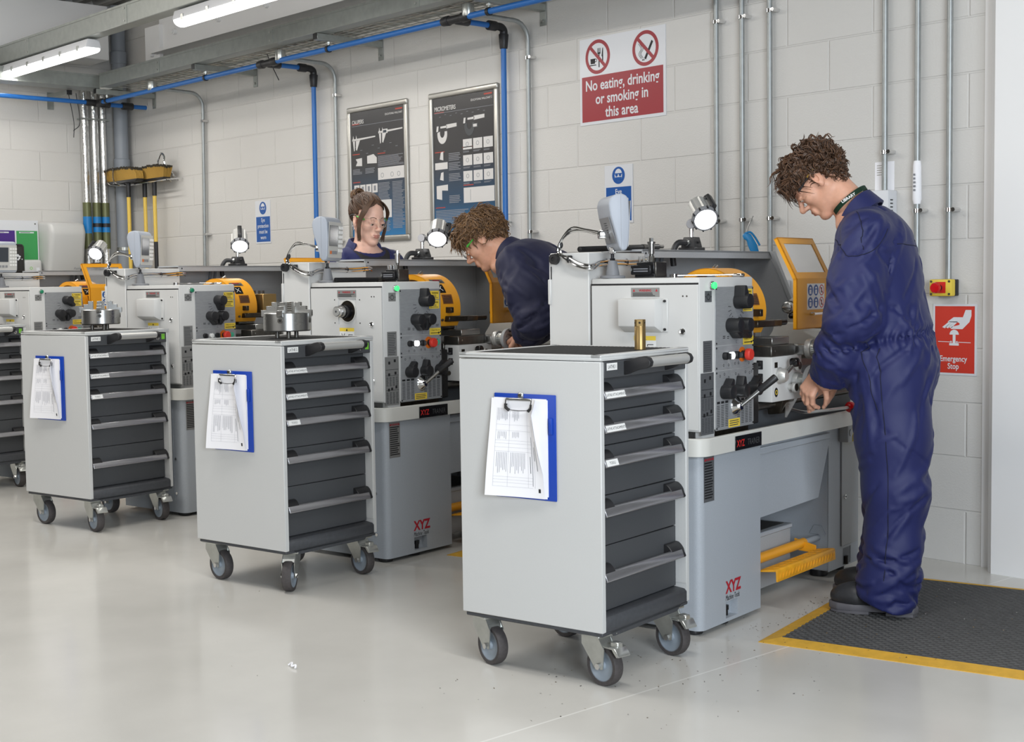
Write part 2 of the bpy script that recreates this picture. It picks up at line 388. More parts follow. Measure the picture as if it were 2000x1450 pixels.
# galvanised trunking
def trunk(name, x0, x1, y0, y1, z0, z1, label, along='x', lip=True):
    b = MB(); b.box((x0,y0,z0),(x1,y1,z1),'galv',.004,1)
    if along == 'x':
        b.box((x0,y0-.004,z1-.014),(x1,y0,z1),'galv')
        for i in range(int((x1-x0)/1.45)):
            x = x0+.9+i*1.45; b.box((x-.03,y0-.003,z0),(x+.03,y0,z1),'galv')
            for zz in (z0+.02,z1-.03): b.cyl((x,y0-.003,zz),(x,y0-.008,zz),.006,'zinc',n=8)
    else:
        b.box((x1,y0,z1-.014),(x1+.004,y1,z1),'galv')
    return b.build(name,label=label,cat='trunking')
trunk('cable_trunking',-9.72,-2.9,4.70,4.79,2.685,2.785,'long galvanised cable trunking on brackets above the blue air pipe')
trunk('cable_trunking',-9.96,-9.78,2.2,4.92,2.685,2.785,'short galvanised trunking running out along the end wall','y')
b = MB(); b.box((-9.86,4.73,2.68),(-9.715,4.80,2.79),'cream_paint',.004); b.build('trunking_coupler',label='cream corner coupler joining the two galvanised trunkings',cat='coupler')
trunk('lighting_trunking',-10.25,-3.0,4.00,4.10,2.805,2.93,'galvanised lighting trunking that carries the strip lights')
# basket tray with cables between trunking and wall
b = MB()
for i in range(6): b.tube([(-9.7,4.84+i*.05,2.70),(-2.9,4.84+i*.05,2.70)],.0025,'zinc',6)
for i in range(68): x = -9.7+i*.1; b.tube([(x,4.84,2.698),(x,5.09,2.698)],.0025,'zinc',6)
b.box((-9.7,4.82,2.735),(-2.9,5.12,2.742),'galv'); b.build('cable_basket',label='wire basket cable tray between the long trunking and the sign wall',cat='cable tray')
for k,(m,y,r,lab) in enumerate((('cable_red',4.86,.006,'dark red cable laid in the wire basket tray'),('cable_white',4.90,.007,'white cable laid nearest the red one in the basket tray'),('cable_white',4.93,.006,'white cable laid in the middle of the basket tray'),('cable_white',4.97,.006,'white cable laid nearest the sign wall in the basket tray'))):
    b = MB(); rnd = random.Random(k); b.tube([(-9.6+i*.4,y+rnd.uniform(-.02,.02)*(k>0),2.712+rnd.uniform(-.004,.004)) for i in range(17)],r,m,8,smooth=4); b.build('cable',label=lab,cat='cable')
# brackets
BR = [-9.796,-8.329,-6.883,-5.432,-3.98]
for k,x in enumerate(BR):
    b = MB(); b.box((x-.022,4.70,2.645),(x+.022,WY-.006,2.683),'galv',.002,1); b.box((x-.02,4.697,2.647),(x+.02,4.701,2.681),'black_plastic')
    b.box((x-.024,WY-.007,2.57),(x+.024,WY-.001,2.70),'galv',.001,1); b.cyl((x,WY-.007,2.595),(x,WY-.016,2.595),.009,'zinc',n=6)
    names = ['at the room corner','second from the room corner','above the framed charts','above the right chart','above the red and white sign']
    b.build('bracket',label='galvanised cantilever bracket under the trunking, '+names[k],cat='bracket',group='trunking brackets')
b = MB(); b.box((WX+.006,4.55,2.645),(-9.96,4.595,2.683),'galv',.002,1); b.box((WX+.001,4.55,2.57),(WX+.007,4.60,2.70),'galv'); b.box((-9.961,4.552,2.647),(-9.957,4.593,2.681),'black_plastic')
b.build('bracket',label='galvanised bracket under the trunking on the end wall',cat='bracket',group='trunking brackets')
# blue compressed-air pipe
PY,PZ = 4.793,2.60
t = empty('air_pipe',(0,0,0),0,'long blue compressed air pipe with black fittings and two drops down the sign wall','pipe')
b = MB(); b.tube([(-9.96,PY,PZ),(-2.9,PY,PZ)],.0165,'blue_pipe',14); b.tube([(-9.96,2.4,PZ),(-9.96,PY,PZ)],.0165,'blue_pipe',14)
b.tube([(-9.93,PY,PZ-.01),(-9.93,WY,PZ-.01)],.0165,'blue_pipe',14); b.build('main_run',t)
b = MB(); b.cyl((-9.96,4.70,PZ),(-9.96,4.80,PZ),.026,'black_plastic',bev=.005); b.cyl((-10.0,PY,PZ),(-9.86,PY,PZ),.026,'black_plastic',bev=.005); b.build('corner_fitting',t)
for q0,q1,rr in ((4.80,4.88,.025),(4.98,5.07,.028)): b = MB(); b.cyl((-9.93,q0,PZ-.01),(-9.93,q1,PZ-.01),rr,'black_plastic',bev=.005); b.build('pipe_coupling',t)
b = MB(); b.cyl((-9.93,WY-.004,PZ-.01),(-9.93,WY-.001,PZ-.01),.03,'cream_paint'); b.build('wall_flange',t)
for x in (-5.70,-7.553):
    b = MB(); b.tube([(x,PY,PZ-.005),(x,5.10,PZ-.005)],.0155,'blue_pipe',14); b.tube([(x-.008,WY-.045,PZ-.06),(x-.012,WY-.045,1.25)],.0155,'blue_pipe',14); d = b.build('drop_pipe',t)
    b = MB()
    for s in (-1,1): b.cyl((x+s*.11,PY,PZ),(x+s*.05,PY,PZ),.024,'black_plastic',r1=.027,bev=.006)
    b.cyl((x-.06,PY,PZ),(x+.06,PY,PZ),.022,'black_plastic'); b.cyl((x,PY,PZ-.004),(x,PY+.09,PZ-.004),.024,'black_plastic',bev=.005)
    b.build('tee_fitting',t); b = MB()
    b.tube([(x,5.05,PZ-.005),(x,5.11,PZ-.005),(x-.004,5.138,PZ-.02),(x-.006,5.141,PZ-.05)],.022,'black_plastic',12,smooth=4); b.cyl((x,5.02,PZ-.005),(x,5.08,PZ-.005),.027,'black_plastic',bev=.005); b.cyl((x-.006,5.141,PZ-.04),(x-.008,5.141,PZ-.12),.028,'black_plastic',r1=.022,bev=.004)
    b.build('elbow_fitting',t)
    b = MB(); b.tube([(x-.035,WY-.045,1.53),(x+.02,WY-.045,1.53)],.004,'zinc',6); b.lathe([(.017,-.008),(.0215,-.008),(.0215,.008),(.017,.008),(.017,-.008)],'zinc',(x-.011,WY-.045,1.53)); b.cyl((x-.011,WY-.03,1.53),(x-.011,WY,1.53),.005,'zinc',n=8); b.build('pipe_clamp',d)
for x in (-9.796,-8.329,-6.883,-5.432):
    b = MB(); b.lathe([(.017,-.01),(.022,-.01),(.022,.01),(.017,.01),(.017,-.01)],'black_plastic',(x,PY,PZ),(1,0,0)); b.cyl((x,PY,PZ+.02),(x,PY,2.648),.006,'zinc',n=8); b.cyl((x,PY,PZ+.03),(x,PY,PZ+.04),.012,'zinc',n=6); b.build('pipe_hanger',t)
# conduits
def conduit(x, z0, label, top='straight', clips=(2.41,1.473), name='conduit', z1=3.38, lean=0):
    b = MB(); y = WY-.026; r = .0125
    if top == 'straight': pts = [(x,y,z0),(x,y,z1)]
    else:
        pts = [(x+lean,y,z0),(x+lean*.3,y,1.9),(x,y,2.48)]+[(x-.0,y-.10*(1-math.cos(a)),2.50+.10*math.sin(a)) for a in [R(q) for q in range(0,91,15)]]+[(x-.04,4.90,2.61),(x-.07,4.82,2.625)]
    b.tube(pts,r,'conduit_zinc',14)
    if top != 'straight': b.cyl((x-.075,4.80,2.60),(x-.075,4.80,2.665),.033,'zinc',bev=.004)
    for z in clips:
        b.lathe([(.013,-.008),(.018,-.008),(.018,.008),(.013,.008),(.013,-.008)],'chrome',(x,y,z))
        b.cyl((x+.018,y-.008,z),(x+.035,y-.008,z),.006,'chrome',n=8); b.cyl((x+.03,WY-.001,z),(x+.03,y-.022,z),.009,'chrome',n=8)
    return b.build(name,label=label,cat='conduit',group='galvanised conduits on the sign wall')
conduit(-4.225,.9,'galvanised conduit just left of the work lamp on the nearest lathe')
conduit(-4.072,1.32,'galvanised conduit that ends at the blue air gun')
conduit(-3.913,1.18,'galvanised conduit that runs into the grey junction box',clips=(2.416,1.473))
conduit(-3.308,1.56,'galvanised conduit running down into the white wall box',clips=(1.728,2.75))
conduit(-3.152,.6,'galvanised conduit with a paper sleeve wrapped round it',clips=(1.472,2.75))
conduit(-3.004,1.185,'galvanised conduit running down to the yellow stop button box',clips=(1.469,2.75))
conduit(-5.53,.9,'bent galvanised conduit right of the micrometers chart','bend',(2.41,1.47),lean=-.01)
conduit(-7.345,.9,'bent galvanised conduit left of the calipers chart','bend',(2.404,1.479),lean=-.012)
conduit(-9.02,.9,'bent galvanised conduit between the brooms and the small blue sign','bend',(2.4,1.577),lean=-.05)
b = MB(); b.lathe([(.014,0),(.019,.02),(.017,.16),(.0145,.18)],'paper',(-3.152,WY-.026,1.50),n=10); b.lines((-3.152,WY-.046,1.5),X_,Z_,-.006,.05,.006,.13,5,'ink_pale'); b.build('paper_sleeve',label='white paper tag wrapped round a conduit behind the standing person',cat='tag')
# wall boxes
b = MB(); b.box((-3.40,WY-.07,1.30),(-3.262,WY,1.565),'sign_white',.006)
for i in range(9): b.box((-3.2625,WY-.055,1.40+i*.015),(-3.2615,WY-.035,1.406+i*.015),'ink_grey')
b.build('control_box',label='white vented wall box behind the neck of the standing person',cat='box')
b = MB(); b.rect((-3.372,WY-.0005,1.56),X_,Z_,0,0,.095,.13,'paper',.001); b.lines((-3.372,WY-.0005,1.56),X_,Z_,.01,.07,.04,.12,5,'poster_frame',.0014,.3); b.build('notice',label='pale paper note taped to the wall above the white box',cat='note')
b = MB(); b.box((-3.935,WY-.06,1.0),(-3.815,WY,1.19),'sign_white',.006); b.disc((-3.8148,WY-.03,1.0),Y_,Z_,(0,.05),.016,'cream_paint'); b.disc((-3.935,WY-.0602,1.0),X_,Z_,(.06,.05),.018,'cream_paint'); b.build('junction_box',label='pale grey junction box under a conduit behind the yellow shield',cat='box')
t = empty('stop_button',(-3.02,WY,1.115),0,'yellow box with a red emergency stop button on the wall','stop button')
b = MB(); b.box((-.052,-.028,0),(.05,-.001,.068),'black_plastic',.004); b.box((-.052,-.062,-.001),(.05,-.028,.069),'box_yellow',.006); 
for sx in (-.042,.040):
    for sz in (.008,.06): b.cyl((sx,-.062,sz),(sx,-.064,sz),.005,'steel_dark',n=10)
b.rect((0,-.0622,0),X_,Z_,-.022,.012,.024,.058,'red'); b.build('housing',t)
b = MB(); b.cyl((-.005,-.062,.034),(-.005,-.08,.034),.014,'black_plastic'); b.lathe([(.012,0),(.021,.004),(.0225,.014),(.019,.021),(0,.023)],'red_gloss',(-.005,-.08,.034),(0,-1,0)); b.build('push_button',t,label='red mushroom push button')
# ---------------------------------------------------------------- signs
def wall_sign(name, x0, z0, w, h, paintf, label, cat='sign', t=.004):
    b = MB(); o = Vector((x0,WY-t,z0)); b.box((x0,WY-t,z0),(x0+w,WY-.0005,z0+h),'sign_white'); paintf(b,o); return b.build(name,label=label,cat=cat)
def f_noeat(b,o):
    b.rect(o,X_,Z_,.016,.016,.580,.249,'sign_red')
    for i,s in enumerate(('No eating, drinking','or smoking in','this area')): b.text(s,.078,'sign_white',o,X_,Z_*1) if 0 else b.text(s,.0755,'sign_white',o+X_*.298+Z_*(.176-.072*i),X_,Z_,bold=.018,h=.0012,sxy=.88)
    for cx in (.131,.463):
        b.ring(o,X_,Z_,(cx,.345),.070,.088,'sign_red')
        if cx < .2:
            b.poly(o,X_,Z_,[(cx-.05,.312),(cx-.02,.312),(cx-.018,.338),(cx-.052,.338)],'ink',.0006); b.ring(o,X_,Z_,(cx-.014,.328),.006,.009,'ink',.0006,16); b.poly(o,X_,Z_,[(cx-.062,.302),(cx-.008,.302),(cx-.014,.307),(cx-.056,.307)],'ink',.0006)
            b.rect(o,X_,Z_,cx+.006,.29,cx+.013,.36,'ink',.0006); b.rect(o,X_,Z_,cx-.001,.358,cx+.02,.366,'ink',.0006)
            for q in (-.001,.0075,.016): b.rect(o,X_,Z_,cx+q,.366,cx+q+.004,.388,'ink',.0006)
            b.poly(o,X_,Z_,[(cx+.032,.30),(cx+.039,.30),(cx+.039,.388),(cx+.034,.384),(cx+.028,.345),(cx+.032,.342)],'ink',.0006)
        else:
            b.poly(o,X_,Z_,[(cx-.008,.296),(cx+.003,.288),(cx+.052,.372),(cx+.041,.38)],'ink',.0006)
            for q in (0,.008,.016): b.tube([o+X_*(cx-.03+q)+Z_*.296,o+X_*(cx-.045+q)+Z_*.32,o+X_*(cx-.03+q)+Z_*.345,o+X_*(cx-.046+q)+Z_*.372],.0012,'ink',5,smooth=5)
            for q in (0,.009): b.rect(o,X_,Z_,cx-.022+q,.285,cx-.016+q,.292,'ink',.0006)
        a = R(-45); u = Vector((math.cos(a),0,math.sin(a))); v = Vector((-math.sin(a),0,math.cos(a))); b.rect(o+X_*cx+Z_*.345,u,v,-.076,-.0085,.076,.0085,'sign_red',.0014)
wall_sign('prohibition_sign',-5.158,2.009,.596,.445,f_noeat,'large white and red sign reading No eating, drinking or smoking in this area')
def f_estop(b,o):
    b.rect(o,X_,Z_,.009,.009,.189,.286,'sign_red2'); c = 'sign_white'; k = .198/573.; T = lambda x,y: ((x-285)*k,(1160-y)*.295/935.)
    b.poly(o,X_,Z_,[T(*p) for p in ((527,553),(527,530),(545,520),(632,500),(640,482),(622,466),(500,462),(478,458),(560,398),(680,398),(715,302),(790,302),(790,380),(765,460),(675,553))],c,.0012)
    for i in range(3): b.poly(o,X_,Z_,[T(*p) for p in ((500+i*38,455),(540+i*38,455),(445+i*40,545),(408+i*44,530))],c,.0012)
    b.poly(o,X_,Z_,[T(567+61*math.cos(R(a)),627-65*math.sin(R(a))) for a in range(0,181,15)],c,.0012); b.poly(o,X_,Z_,[T(*p) for p in ((548,628),(585,628),(585,745),(548,745))],c,.0012); b.poly(o,X_,Z_,[T(*p) for p in ((503,738),(628,738),(628,770),(503,770))],c,.0013)
    b.poly(o,X_,Z_,[T(*p) for p in ((355,717),(520,719),(520,727),(355,725))],c,.0012); b.poly(o,X_,Z_,[T(*p) for p in ((605,721),(783,725),(783,733),(605,729))],c,.0012)
    for p in ((525,722),(603,724)): b.disc(o,X_,Z_,T(*p),.004,c,.0012,12)
    for i,s in enumerate(('Emergency','Stop')): b.text(s,.0335,c,o+X_*.094+Z_*(.057-.031*i),X_,Z_,bold=.016,h=.0014,sxy=.84)
wall_sign('emergency_sign',-3.086,.786,.198,.295,f_estop,'red sign with a hand pressing a button reading Emergency Stop')
def f_eye(b,o):
    b.rect(o,X_,Z_,.011,.012,.187,.186,'sign_blue'); b.disc(o,X_,Z_,(.099,.245),.044,'sign_blue',.0008,36)
    b.poly(o,X_,Z_,[(.099+.026*math.cos(R(a)),.246+.033*math.sin(R(a))*(1 if math.sin(R(a))>0 else .95)) for a in range(0,360,12)],'sign_white',.0012); b.poly(o,X_,Z_,[(.099+.023*math.cos(R(a)),.236+.021*math.sin(R(a))) for a in range(180,361,15)],'sign_blue',.0015)
    b.rect(o,X_,Z_,.074,.251,.124,.256,'sign_blue',.0016)
    for s in (-1,1): b.poly(o,X_,Z_,[(.099+s*.022,.254),(.099+s*.003,.254),(.099+s*.004,.243),(.099+s*.013,.238),(.099+s*.02,.242)],'sign_blue',.0017)
    for i,s in enumerate(('Eye','protection','must be','worn')): b.text(s,.0375,'sign_white',o+X_*.099+Z_*(.150-.040*i),X_,Z_,bold=.014,h=.0013,sxy=.88)
wall_sign('eye_protection_sign',-4.986,1.490,.197,.298,f_eye,'blue and white eye protection sign half hidden behind the nearest display')
wall_sign('eye_protection_sign',-8.376,1.487,.192,.297,f_eye,'blue and white eye protection sign left of the tall charts')
# framed charts
def pgrad():
    m = pbsdf('poster_back', srgb(58,58,60), .22); nt = m.node_tree; bb = nt.nodes['Principled BSDF']
    g = nt.nodes.new('ShaderNodeNewGeometry'); sx = nt.nodes.new('ShaderNodeSeparateXYZ'); nt.links.new(g.outputs['Position'], sx.inputs[0])
    mr = nt.nodes.new('ShaderNodeMapRange'); mr.inputs['From Min'].default_value = 1.45; mr.inputs['From Max'].default_value = 2.1
    r = nt.nodes.new('ShaderNodeValToRGB'); e = r.color_ramp.elements; e[0].color = (*srgb(24,118,176),1); e[1].position = .75; e[1].color = (*srgb(60,59,60),1); x = e.new(.32); x.color = (*srgb(44,72,98),1)
    nt.links.new(sx.outputs[2], mr.inputs['Value']); nt.links.new(mr.outputs[0], r.inputs['Fac']); nt.links.new(r.outputs['Color'], bb.inputs['Base Color'])
pgrad()
def poster(x0, z0, w, h, title, ed, label, kind):
    t = empty('framed_chart',(x0,WY,z0),0,label,'chart'); b = MB()
    for a,c in (((0,-.022,0),(w,-.001,.034)),((0,-.022,h-.034),(w,-.001,h)),((0,-.022,.03),(.034,-.001,h-.03)),((w-.034,-.022,.03),(w,-.001,h-.03))): b.box(a,c,'poster_frame',.009,3)
    b.build('frame',t); b = MB(); b.box((.03,-.010,.03),(w-.03,-.001,h-.03),'poster_back'); o = Vector((.034,-.010,.034)); W_,H_ = w-.068,h-.068
    b.text(title,.036,'poster_pale',o+X_*.012+Z_*(H_-.075),X_,Z_,'LEFT',bold=.015,sxy=.82); b.text(ed,.0165,'poster_pale',o+X_*(W_-.02)+Z_*(H_-.046),X_,Z_,'RIGHT',bold=.01,sxy=.8)
    b.rect(o,X_,Z_,.01,H_-.088,W_-.01,H_-.0855,'ink_pale'); b.rect(o,X_,Z_,W_-.09,H_-.022,W_-.02,H_-.014,'poster_red')
    L = lambda x0,y0,x1,y1,n,m='ink_pale',s=0: b.lines(o,X_,Z_,x0*W_,y0*H_,x1*W_,y1*H_,n,m,.0006,.45,s)
    Rr = lambda x0,y0,x1,y1,m,hh=.0007: b.rect(o,X_,Z_,x0*W_,y0*H_,x1*W_,y1*H_,m,hh)
    Pp = lambda pts,m,hh=.0009: b.poly(o,X_,Z_,[(p*W_,q*H_) for p,q in pts],m,hh)
    if kind == 'cal':
        for dx,dy,dg in ((.02,.765,0),(.52,.80,1)):
            Pp([(dx,dy+.005),(dx+.44,dy+.018),(dx+.44,dy+.028),(dx,dy+.022)],'poster_pale'); Pp([(dx+.01,dy+.01),(dx+.05,dy+.01),(dx+.045,dy-.07),(dx+.03,dy-.075)],'poster_pale'); Pp([(dx+.07,dy+.01),(dx+.15,dy+.01),(dx+.085,dy-.072),(dx+.07,dy-.065)],'poster_pale')
            Pp([(dx+.01,dy+.022),(dx+.03,dy+.022),(dx+.02,dy+.05)],'poster_pale'); Pp([(dx+.07,dy+.022),(dx+.09,dy+.022),(dx+.075,dy+.05)],'poster_pale')
            if dg: Rr(dx+.08,dy+.0,dx+.17,dy+.034,'poster_pale',.0012); Rr(dx+.09,dy+.006,dx+.15,dy+.026,'screen_dark',.0016)
        for i in range(8): Rr(.06+.11*i,.72-.03*(i%3),.10+.11*i,.723-.03*(i%3),'ink_pale')
        L(.5,.545,.98,.63,10,s=1); Rr(.5,.44,.98,.535,'poster_pale'); 
        for q in (.58,.76,.88): b.ring(o,X_,Z_,(q*W_,.475*H_),.012,.015,'ink_pale',.0012,20)
        for i in range(4): Rr(.04+.115*i,.345,.14+.115*i,.415,'poster_pale'); Rr(.07+.115*i,.36,.11+.115*i,.40,'ink_pale',.0011)
        Pp([(.08,.57),(.2,.565),(.2,.63),(.08,.625),(.11,.6)],'poster_pale'); Pp([(.3,.58),(.48,.575),(.48,.62),(.42,.65),(.3,.64)],'poster_pale')
        L(.02,.5,.2,.545,4,s=2); L(.26,.5,.45,.545,4,s=3); L(.5,.2,.72,.42,20,s=4); L(.76,.05,.98,.42,32,s=5); Rr(.5,.14,.74,.28,'poster_pale'); L(.02,.04,.45,.3,20,s=6); L(.5,.03,.72,.12,8,s=7)
        for x,y in ((.02,.9),(.02,.66),(.5,.645),(.02,.435)): Rr(x,y,x+.14,y+.006,'poster_red')
    else:
        for dx,dy,dg in ((.03,.755,0),(.48,.79,1)):
            cx,cy = (dx+.12)*W_,(dy-.02)*H_; m = 'ink_grey' if dg else 'poster_pale'
            b.poly(o,X_,Z_,[(cx+.045*math.cos(R(a)),cy+.058*math.sin(R(a))) for a in range(170,375,12)]+[(cx+.022*math.cos(R(a)),cy+.03*math.sin(R(a))+.008) for a in range(370,165,-12)],m,.0009)
            Pp([(dx+.02,dy+.0),(dx+.05,dy),(dx+.06,dy+.04),(dx+.03,dy+.04)],'poster_pale'); Pp([(dx+.09,dy+.022),(dx+.2,dy+.022),(dx+.2,dy+.038),(dx+.09,dy+.036)],'poster_pale'); Pp([(dx+.19,dy+.015),(dx+.36,dy+.022),(dx+.36,dy+.048),(dx+.19,dy+.045)],'poster_pale')
            if dg: Rr(dx+.16,dy-.04,dx+.26,dy-.01,'ink_grey',.0012); Rr(dx+.18,dy-.034,dx+.24,dy-.014,'poster_pale',.0016)
        for i in range(3):
            for j in range(3):
                x,y = .49+.165*i,.37+.115*(2-j); Rr(x,y,x+.145,y+.075,'poster_pale'); b.ring(o,X_,Z_,((x+.07)*W_,(y+.038)*H_),.010,.0125,'ink_pale',.0012,18); L(x,y-.022,x+.12,y-.008,2,s=i+3*j)
        Rr(.49,.215,.98,.325,'poster_pale'); Rr(.6,.23,.605,.31,'ink_pale',.0012); L(.62,.225,.95,.27,4,s=1)
        for y in (.55,.40): Pp([(.10,y),(.16,y-.01),(.16,y+.055),(.12,y+.05)],'poster_pale')
        Rr(.02,.475,.23,.525,'poster_pale'); Pp([(.04,.26),(.13,.25),(.13,.32),(.23,.315),(.23,.36),(.04,.355)],'poster_pale')
        for i,y in enumerate((.53,.46,.38,.22)): L(.25,y,.45,y+.06,5,s=i+7)
        L(.02,.07,.6,.175,9,s=13); L(.62,.05,.98,.16,8,s=14)
        for x,y in ((.02,.89),(.02,.60),(.48,.615),(.49,.34),(.02,.19)): Rr(x,y,x+.16,y+.006,'poster_red')
        for i in range(9): Rr(.1+.09*i,.86+.012*(i%2),.13+.09*i,.863+.012*(i%2),'ink_pale')
    b.build('chart_sheet',t)
poster(-7.238,1.462,.620,.85,'CALIPERS','EDUCATIONAL WALLCHART','tall framed dark chart titled CALIPERS, left of the pair','cal')
poster(-6.410,1.452,.615,.860,'MICROMETERS','EDUCATIONAL WALLCHART 2','tall framed dark chart titled MICROMETERS, right of the pair','mic')
# ---------------------------------------------------------------- strip lights
def strip_light(x0, x1, label):
    t = empty('strip_light',((x0+x1)/2,4.05,2.71),0,label,'light','strip lights on the lighting trunking'); h = (x1-x0)/2; b = MB()
    b.prism([(-.055,.03),(.055,.03),(.04,.085),(-.04,.085)],(-h,h),'sign_white',ex=(0,1,0),ey=(0,0,1),ez=(1,0,0),bev=.006); b.build('housing',t)
    b = MB(); b.prism([(.052*math.cos(R(a)),.03+.036*math.sin(R(a))) for a in range(180,361,15)],(-h+.008,h-.008),'led_tube',ex=(0,1,0),ey=(0,0,1),ez=(1,0,0),bev=.004,seg=1); b.build('diffuser',t,label='glowing white diffuser')
    for i in range(6):
        x = -h+.12+i*(2*h-.24)/5
        for s in (-1,1): b = MB(); b.box((x-.012,s*.052,.018),(x+.012,s*.058,.05),'zinc'); b.build('clip',t)
    l = bpy.data.lights.new('strip_light_lamp','AREA'); l.shape = 'RECTANGLE'; l.size = 2*h; l.size_y = .1; l.energy = 14; l.color = (1,.97,.92)
    o = bpy.data.objects.new('strip_light_lamp',l); COL.objects.link(o); o.location = ((x0+x1)/2,4.05,2.70); return t
strip_light(-10.0,-8.44,'white LED strip light at the far end of the lighting trunking')
strip_light(-7.31,-5.65,'white LED strip light nearer the camera, cut by the top of the frame')
# ---------------------------------------------------------------- corner: pipes, brooms, dispensers, board
b = MB(); b.cyl((-10.2,5.10,0),(-10.2,5.10,3.4),.055,'drain_grey',n=28)
for z in (2.16,3.0): b.lathe([(.055,-.05),(.062,-.045),(.062,.045),(.055,.05)],'drain_grey',(-10.2,5.10,z),n=28)
for z in (2.02,1.5): b.lathe([(.056,-.012),(.06,-.012),(.06,.012),(.056,.012)],'zinc',(-10.2,5.10,z),n=28); b.box((-10.14,5.095,z-.01),(-10.08,5.105,z+.01),'zinc')
b.build('drain_pipe',label='grey plastic drain pipe standing in the room corner',cat='pipe')
FP = [(4.805,'left'),(4.885,'middle'),(4.957,'right')]
for k,(y,w) in enumerate(FP):
    b = MB(); p = (-10.22,y,0); b.cyl((-10.22,y,0),(-10.22,y,2.72),.030,'foil',n=20)
    b.cyl((-10.22,y,1.50),(-10.22,y,1.86),.0325,'foil_olive',n=20)
    for z0,z1,m in (((1.62,1.75,'foil_blue'),) if k == 0 else ((1.63,1.75,'foil_blue'),(1.67,1.70,'black_plastic'))): b.cyl((-10.22,y,z0),(-10.22,y,z1),.0335 if m != 'black_plastic' else .0345,m,n=20)
    b.build('insulated_pipe',label='foil wrapped pipe with %s band, %s of three by the room corner'%('one plain blue' if k == 0 else 'a blue and black',w),cat='pipe',group='foil wrapped pipes')
b = MB(); b.box((-10.26,4.765,2.50),(-10.185,5.0,2.512),'galv'); b.build('pipe_strap',label='metal strap holding the three foil pipes near the ceiling',cat='strap')
b = MB()
for k in range(2): b.tube([(-9.95,4.62-.06*k,2.66),(-9.98,4.66-.05*k,2.45),(-9.97,4.60,2.38-.05*k)],.003,'black_plastic',6,smooth=4)
b.build('cable_tie',label='black cable tie tails hanging under the end wall trunking',cat='cable tie')
b = MB(); b.tube([(-7.62,4.83,2.67),(-7.60,4.85,2.60),(-7.55,4.87,2.50)],.003,'black_plastic',6); b.build('cable_tie',label='black cable tie tail hanging over the blue pipe above the left drop',cat='cable tie')
# brooms: heads up in a wire rack
b = MB()
for x in (-10.08,-9.96): b.tube([(x+.02,WY-.002,2.005),(x,5.03,1.993),(x-.03,4.955,1.997),(x-.045,4.93,2.03),(x-.045,4.93,2.11)],.007,'chrome',8,smooth=4)
b.tube([(-10.08,5.03,1.992),(-9.42,5.03,1.992),(-9.40,5.06,2.00),(-9.385,WY-.002,2.01)],.006,'chrome',8,smooth=3)
b.tube([(-9.56,WY-.003,2.0),(-9.56,5.08,2.11),(-9.55,5.08,2.17),(-9.51,5.08,2.20),(-9.47,5.08,2.17),(-9.46,5.08,2.11),(-9.46,WY-.003,2.0)],.008,'chrome',8,smooth=5); b.build('broom_rack',label='chrome wire hook rack that holds the three brooms',cat='rack')
def broom(x, y, x0, x1, lean, label, black_end):
    t = empty('broom',(x,y,1.05),0,label,'broom','brooms hanging in the corner'); b = MB()
    b.cyl((0,0,.02),(0,0,.90),.0145,'broom_yellow',n=14); b.build('handle',t)
    b = MB(); b.cyl((0,0,.84),(0,0,.95),.018,'black_plastic',n=14)
    b.build('collar',t)
    if black_end: b = MB(); b.cyl((0,0,.0),(0,0,.49),.0155,'black_plastic',n=14); b.build('grip',t)
    b = MB(); b.prism([(x0+.03,.948),(x1-.03,.948),(x1,.962),(x1,.972),(x0,.972),(x0,.962)],(-.032,.032),'black_plastic',ex=(1,0,0),ey=(0,0,1),ez=(0,1,0),bev=.005); b.build('broom_head',t)
    b = MB(); rnd = random.Random(int(-x*100)); n = int((x1-x0)/.010)
    for i in range(n):
        for j in range(6):
            u = x0+.008+(x1-x0-.016)*i/(n-1); v = -.026+.052*j/5; c = (u-(x0+x1)/2)/(x1-x0)*2; du = lean+.05*c+rnd.uniform(-.006,.006); hz = .098-.022*abs(c)**3+rnd.uniform(-.006,.006)
            b.tube([(u,v,.970),(u+du*.45,v*1.1-.004,.970+hz*.5),(u+du*.92,v*1.3-.012,.970+hz*.88)],[.0055,.007,.006],'bristle',5); b.tube([(u+du*.86,v*1.28-.0115,.970+hz*.84),(u+du,v*1.35-.013,.970+hz)],[.007,.004],'bristle_dark',5)
    b.build('bristles',t)
broom(-9.89,4.992,-.26,.20,-.06,'yellow handled broom nearest the drain pipe, leftmost of three',False)
broom(-9.843,5.105,-.17,.045,-.03,'yellow handled broom in the middle of the rack',False)
broom(-9.65,5.085,-.12,.20,.0,'yellow broom with a black lower grip, rightmost of three',True)
# end wall: board, dispensers
EX,EZ = Vector((0,1,0)),Vector((0,0,1))
b = MB(); o = Vector((WX+.006,3.75,1.30)); b.box((WX+.0005,3.75,1.30),(WX+.006,4.44,1.715),'sign_white')
b.T = Matrix(((0,0,1,0),(1,0,0,0),(0,1,0,0),(0,0,0,1)))
oo = Vector((3.75,1.30,WX+.006)); b.rect(oo,X_,Y_,.22,.10,.506,.338,'purple'); b.rect(oo,X_,Y_,.518,.02,.682,.336,'sign_green'); b.rect(oo,X_,Y_,.54,.318,.655,.328,'sign_white',.0014); b.rect(oo,X_,Y_,.30,.318,.46,.328,'sign_white',.0014)
b.lines(oo,X_,Y_,.55,.320,.645,.326,1,'ink_grey',.002); b.lines(oo,X_,Y_,.32,.320,.45,.326,1,'ink_grey',.002); b.cyl(oo+Vector((.667,.39,0)),oo+Vector((.667,.39,.002)),.006,'steel_dark',n=8)
b.build('hygiene_board',label='white board with purple and green panels on the end wall',cat='board')
b = MB(); T = Matrix.Translation((WX,4.60,1.325)); b.T = T
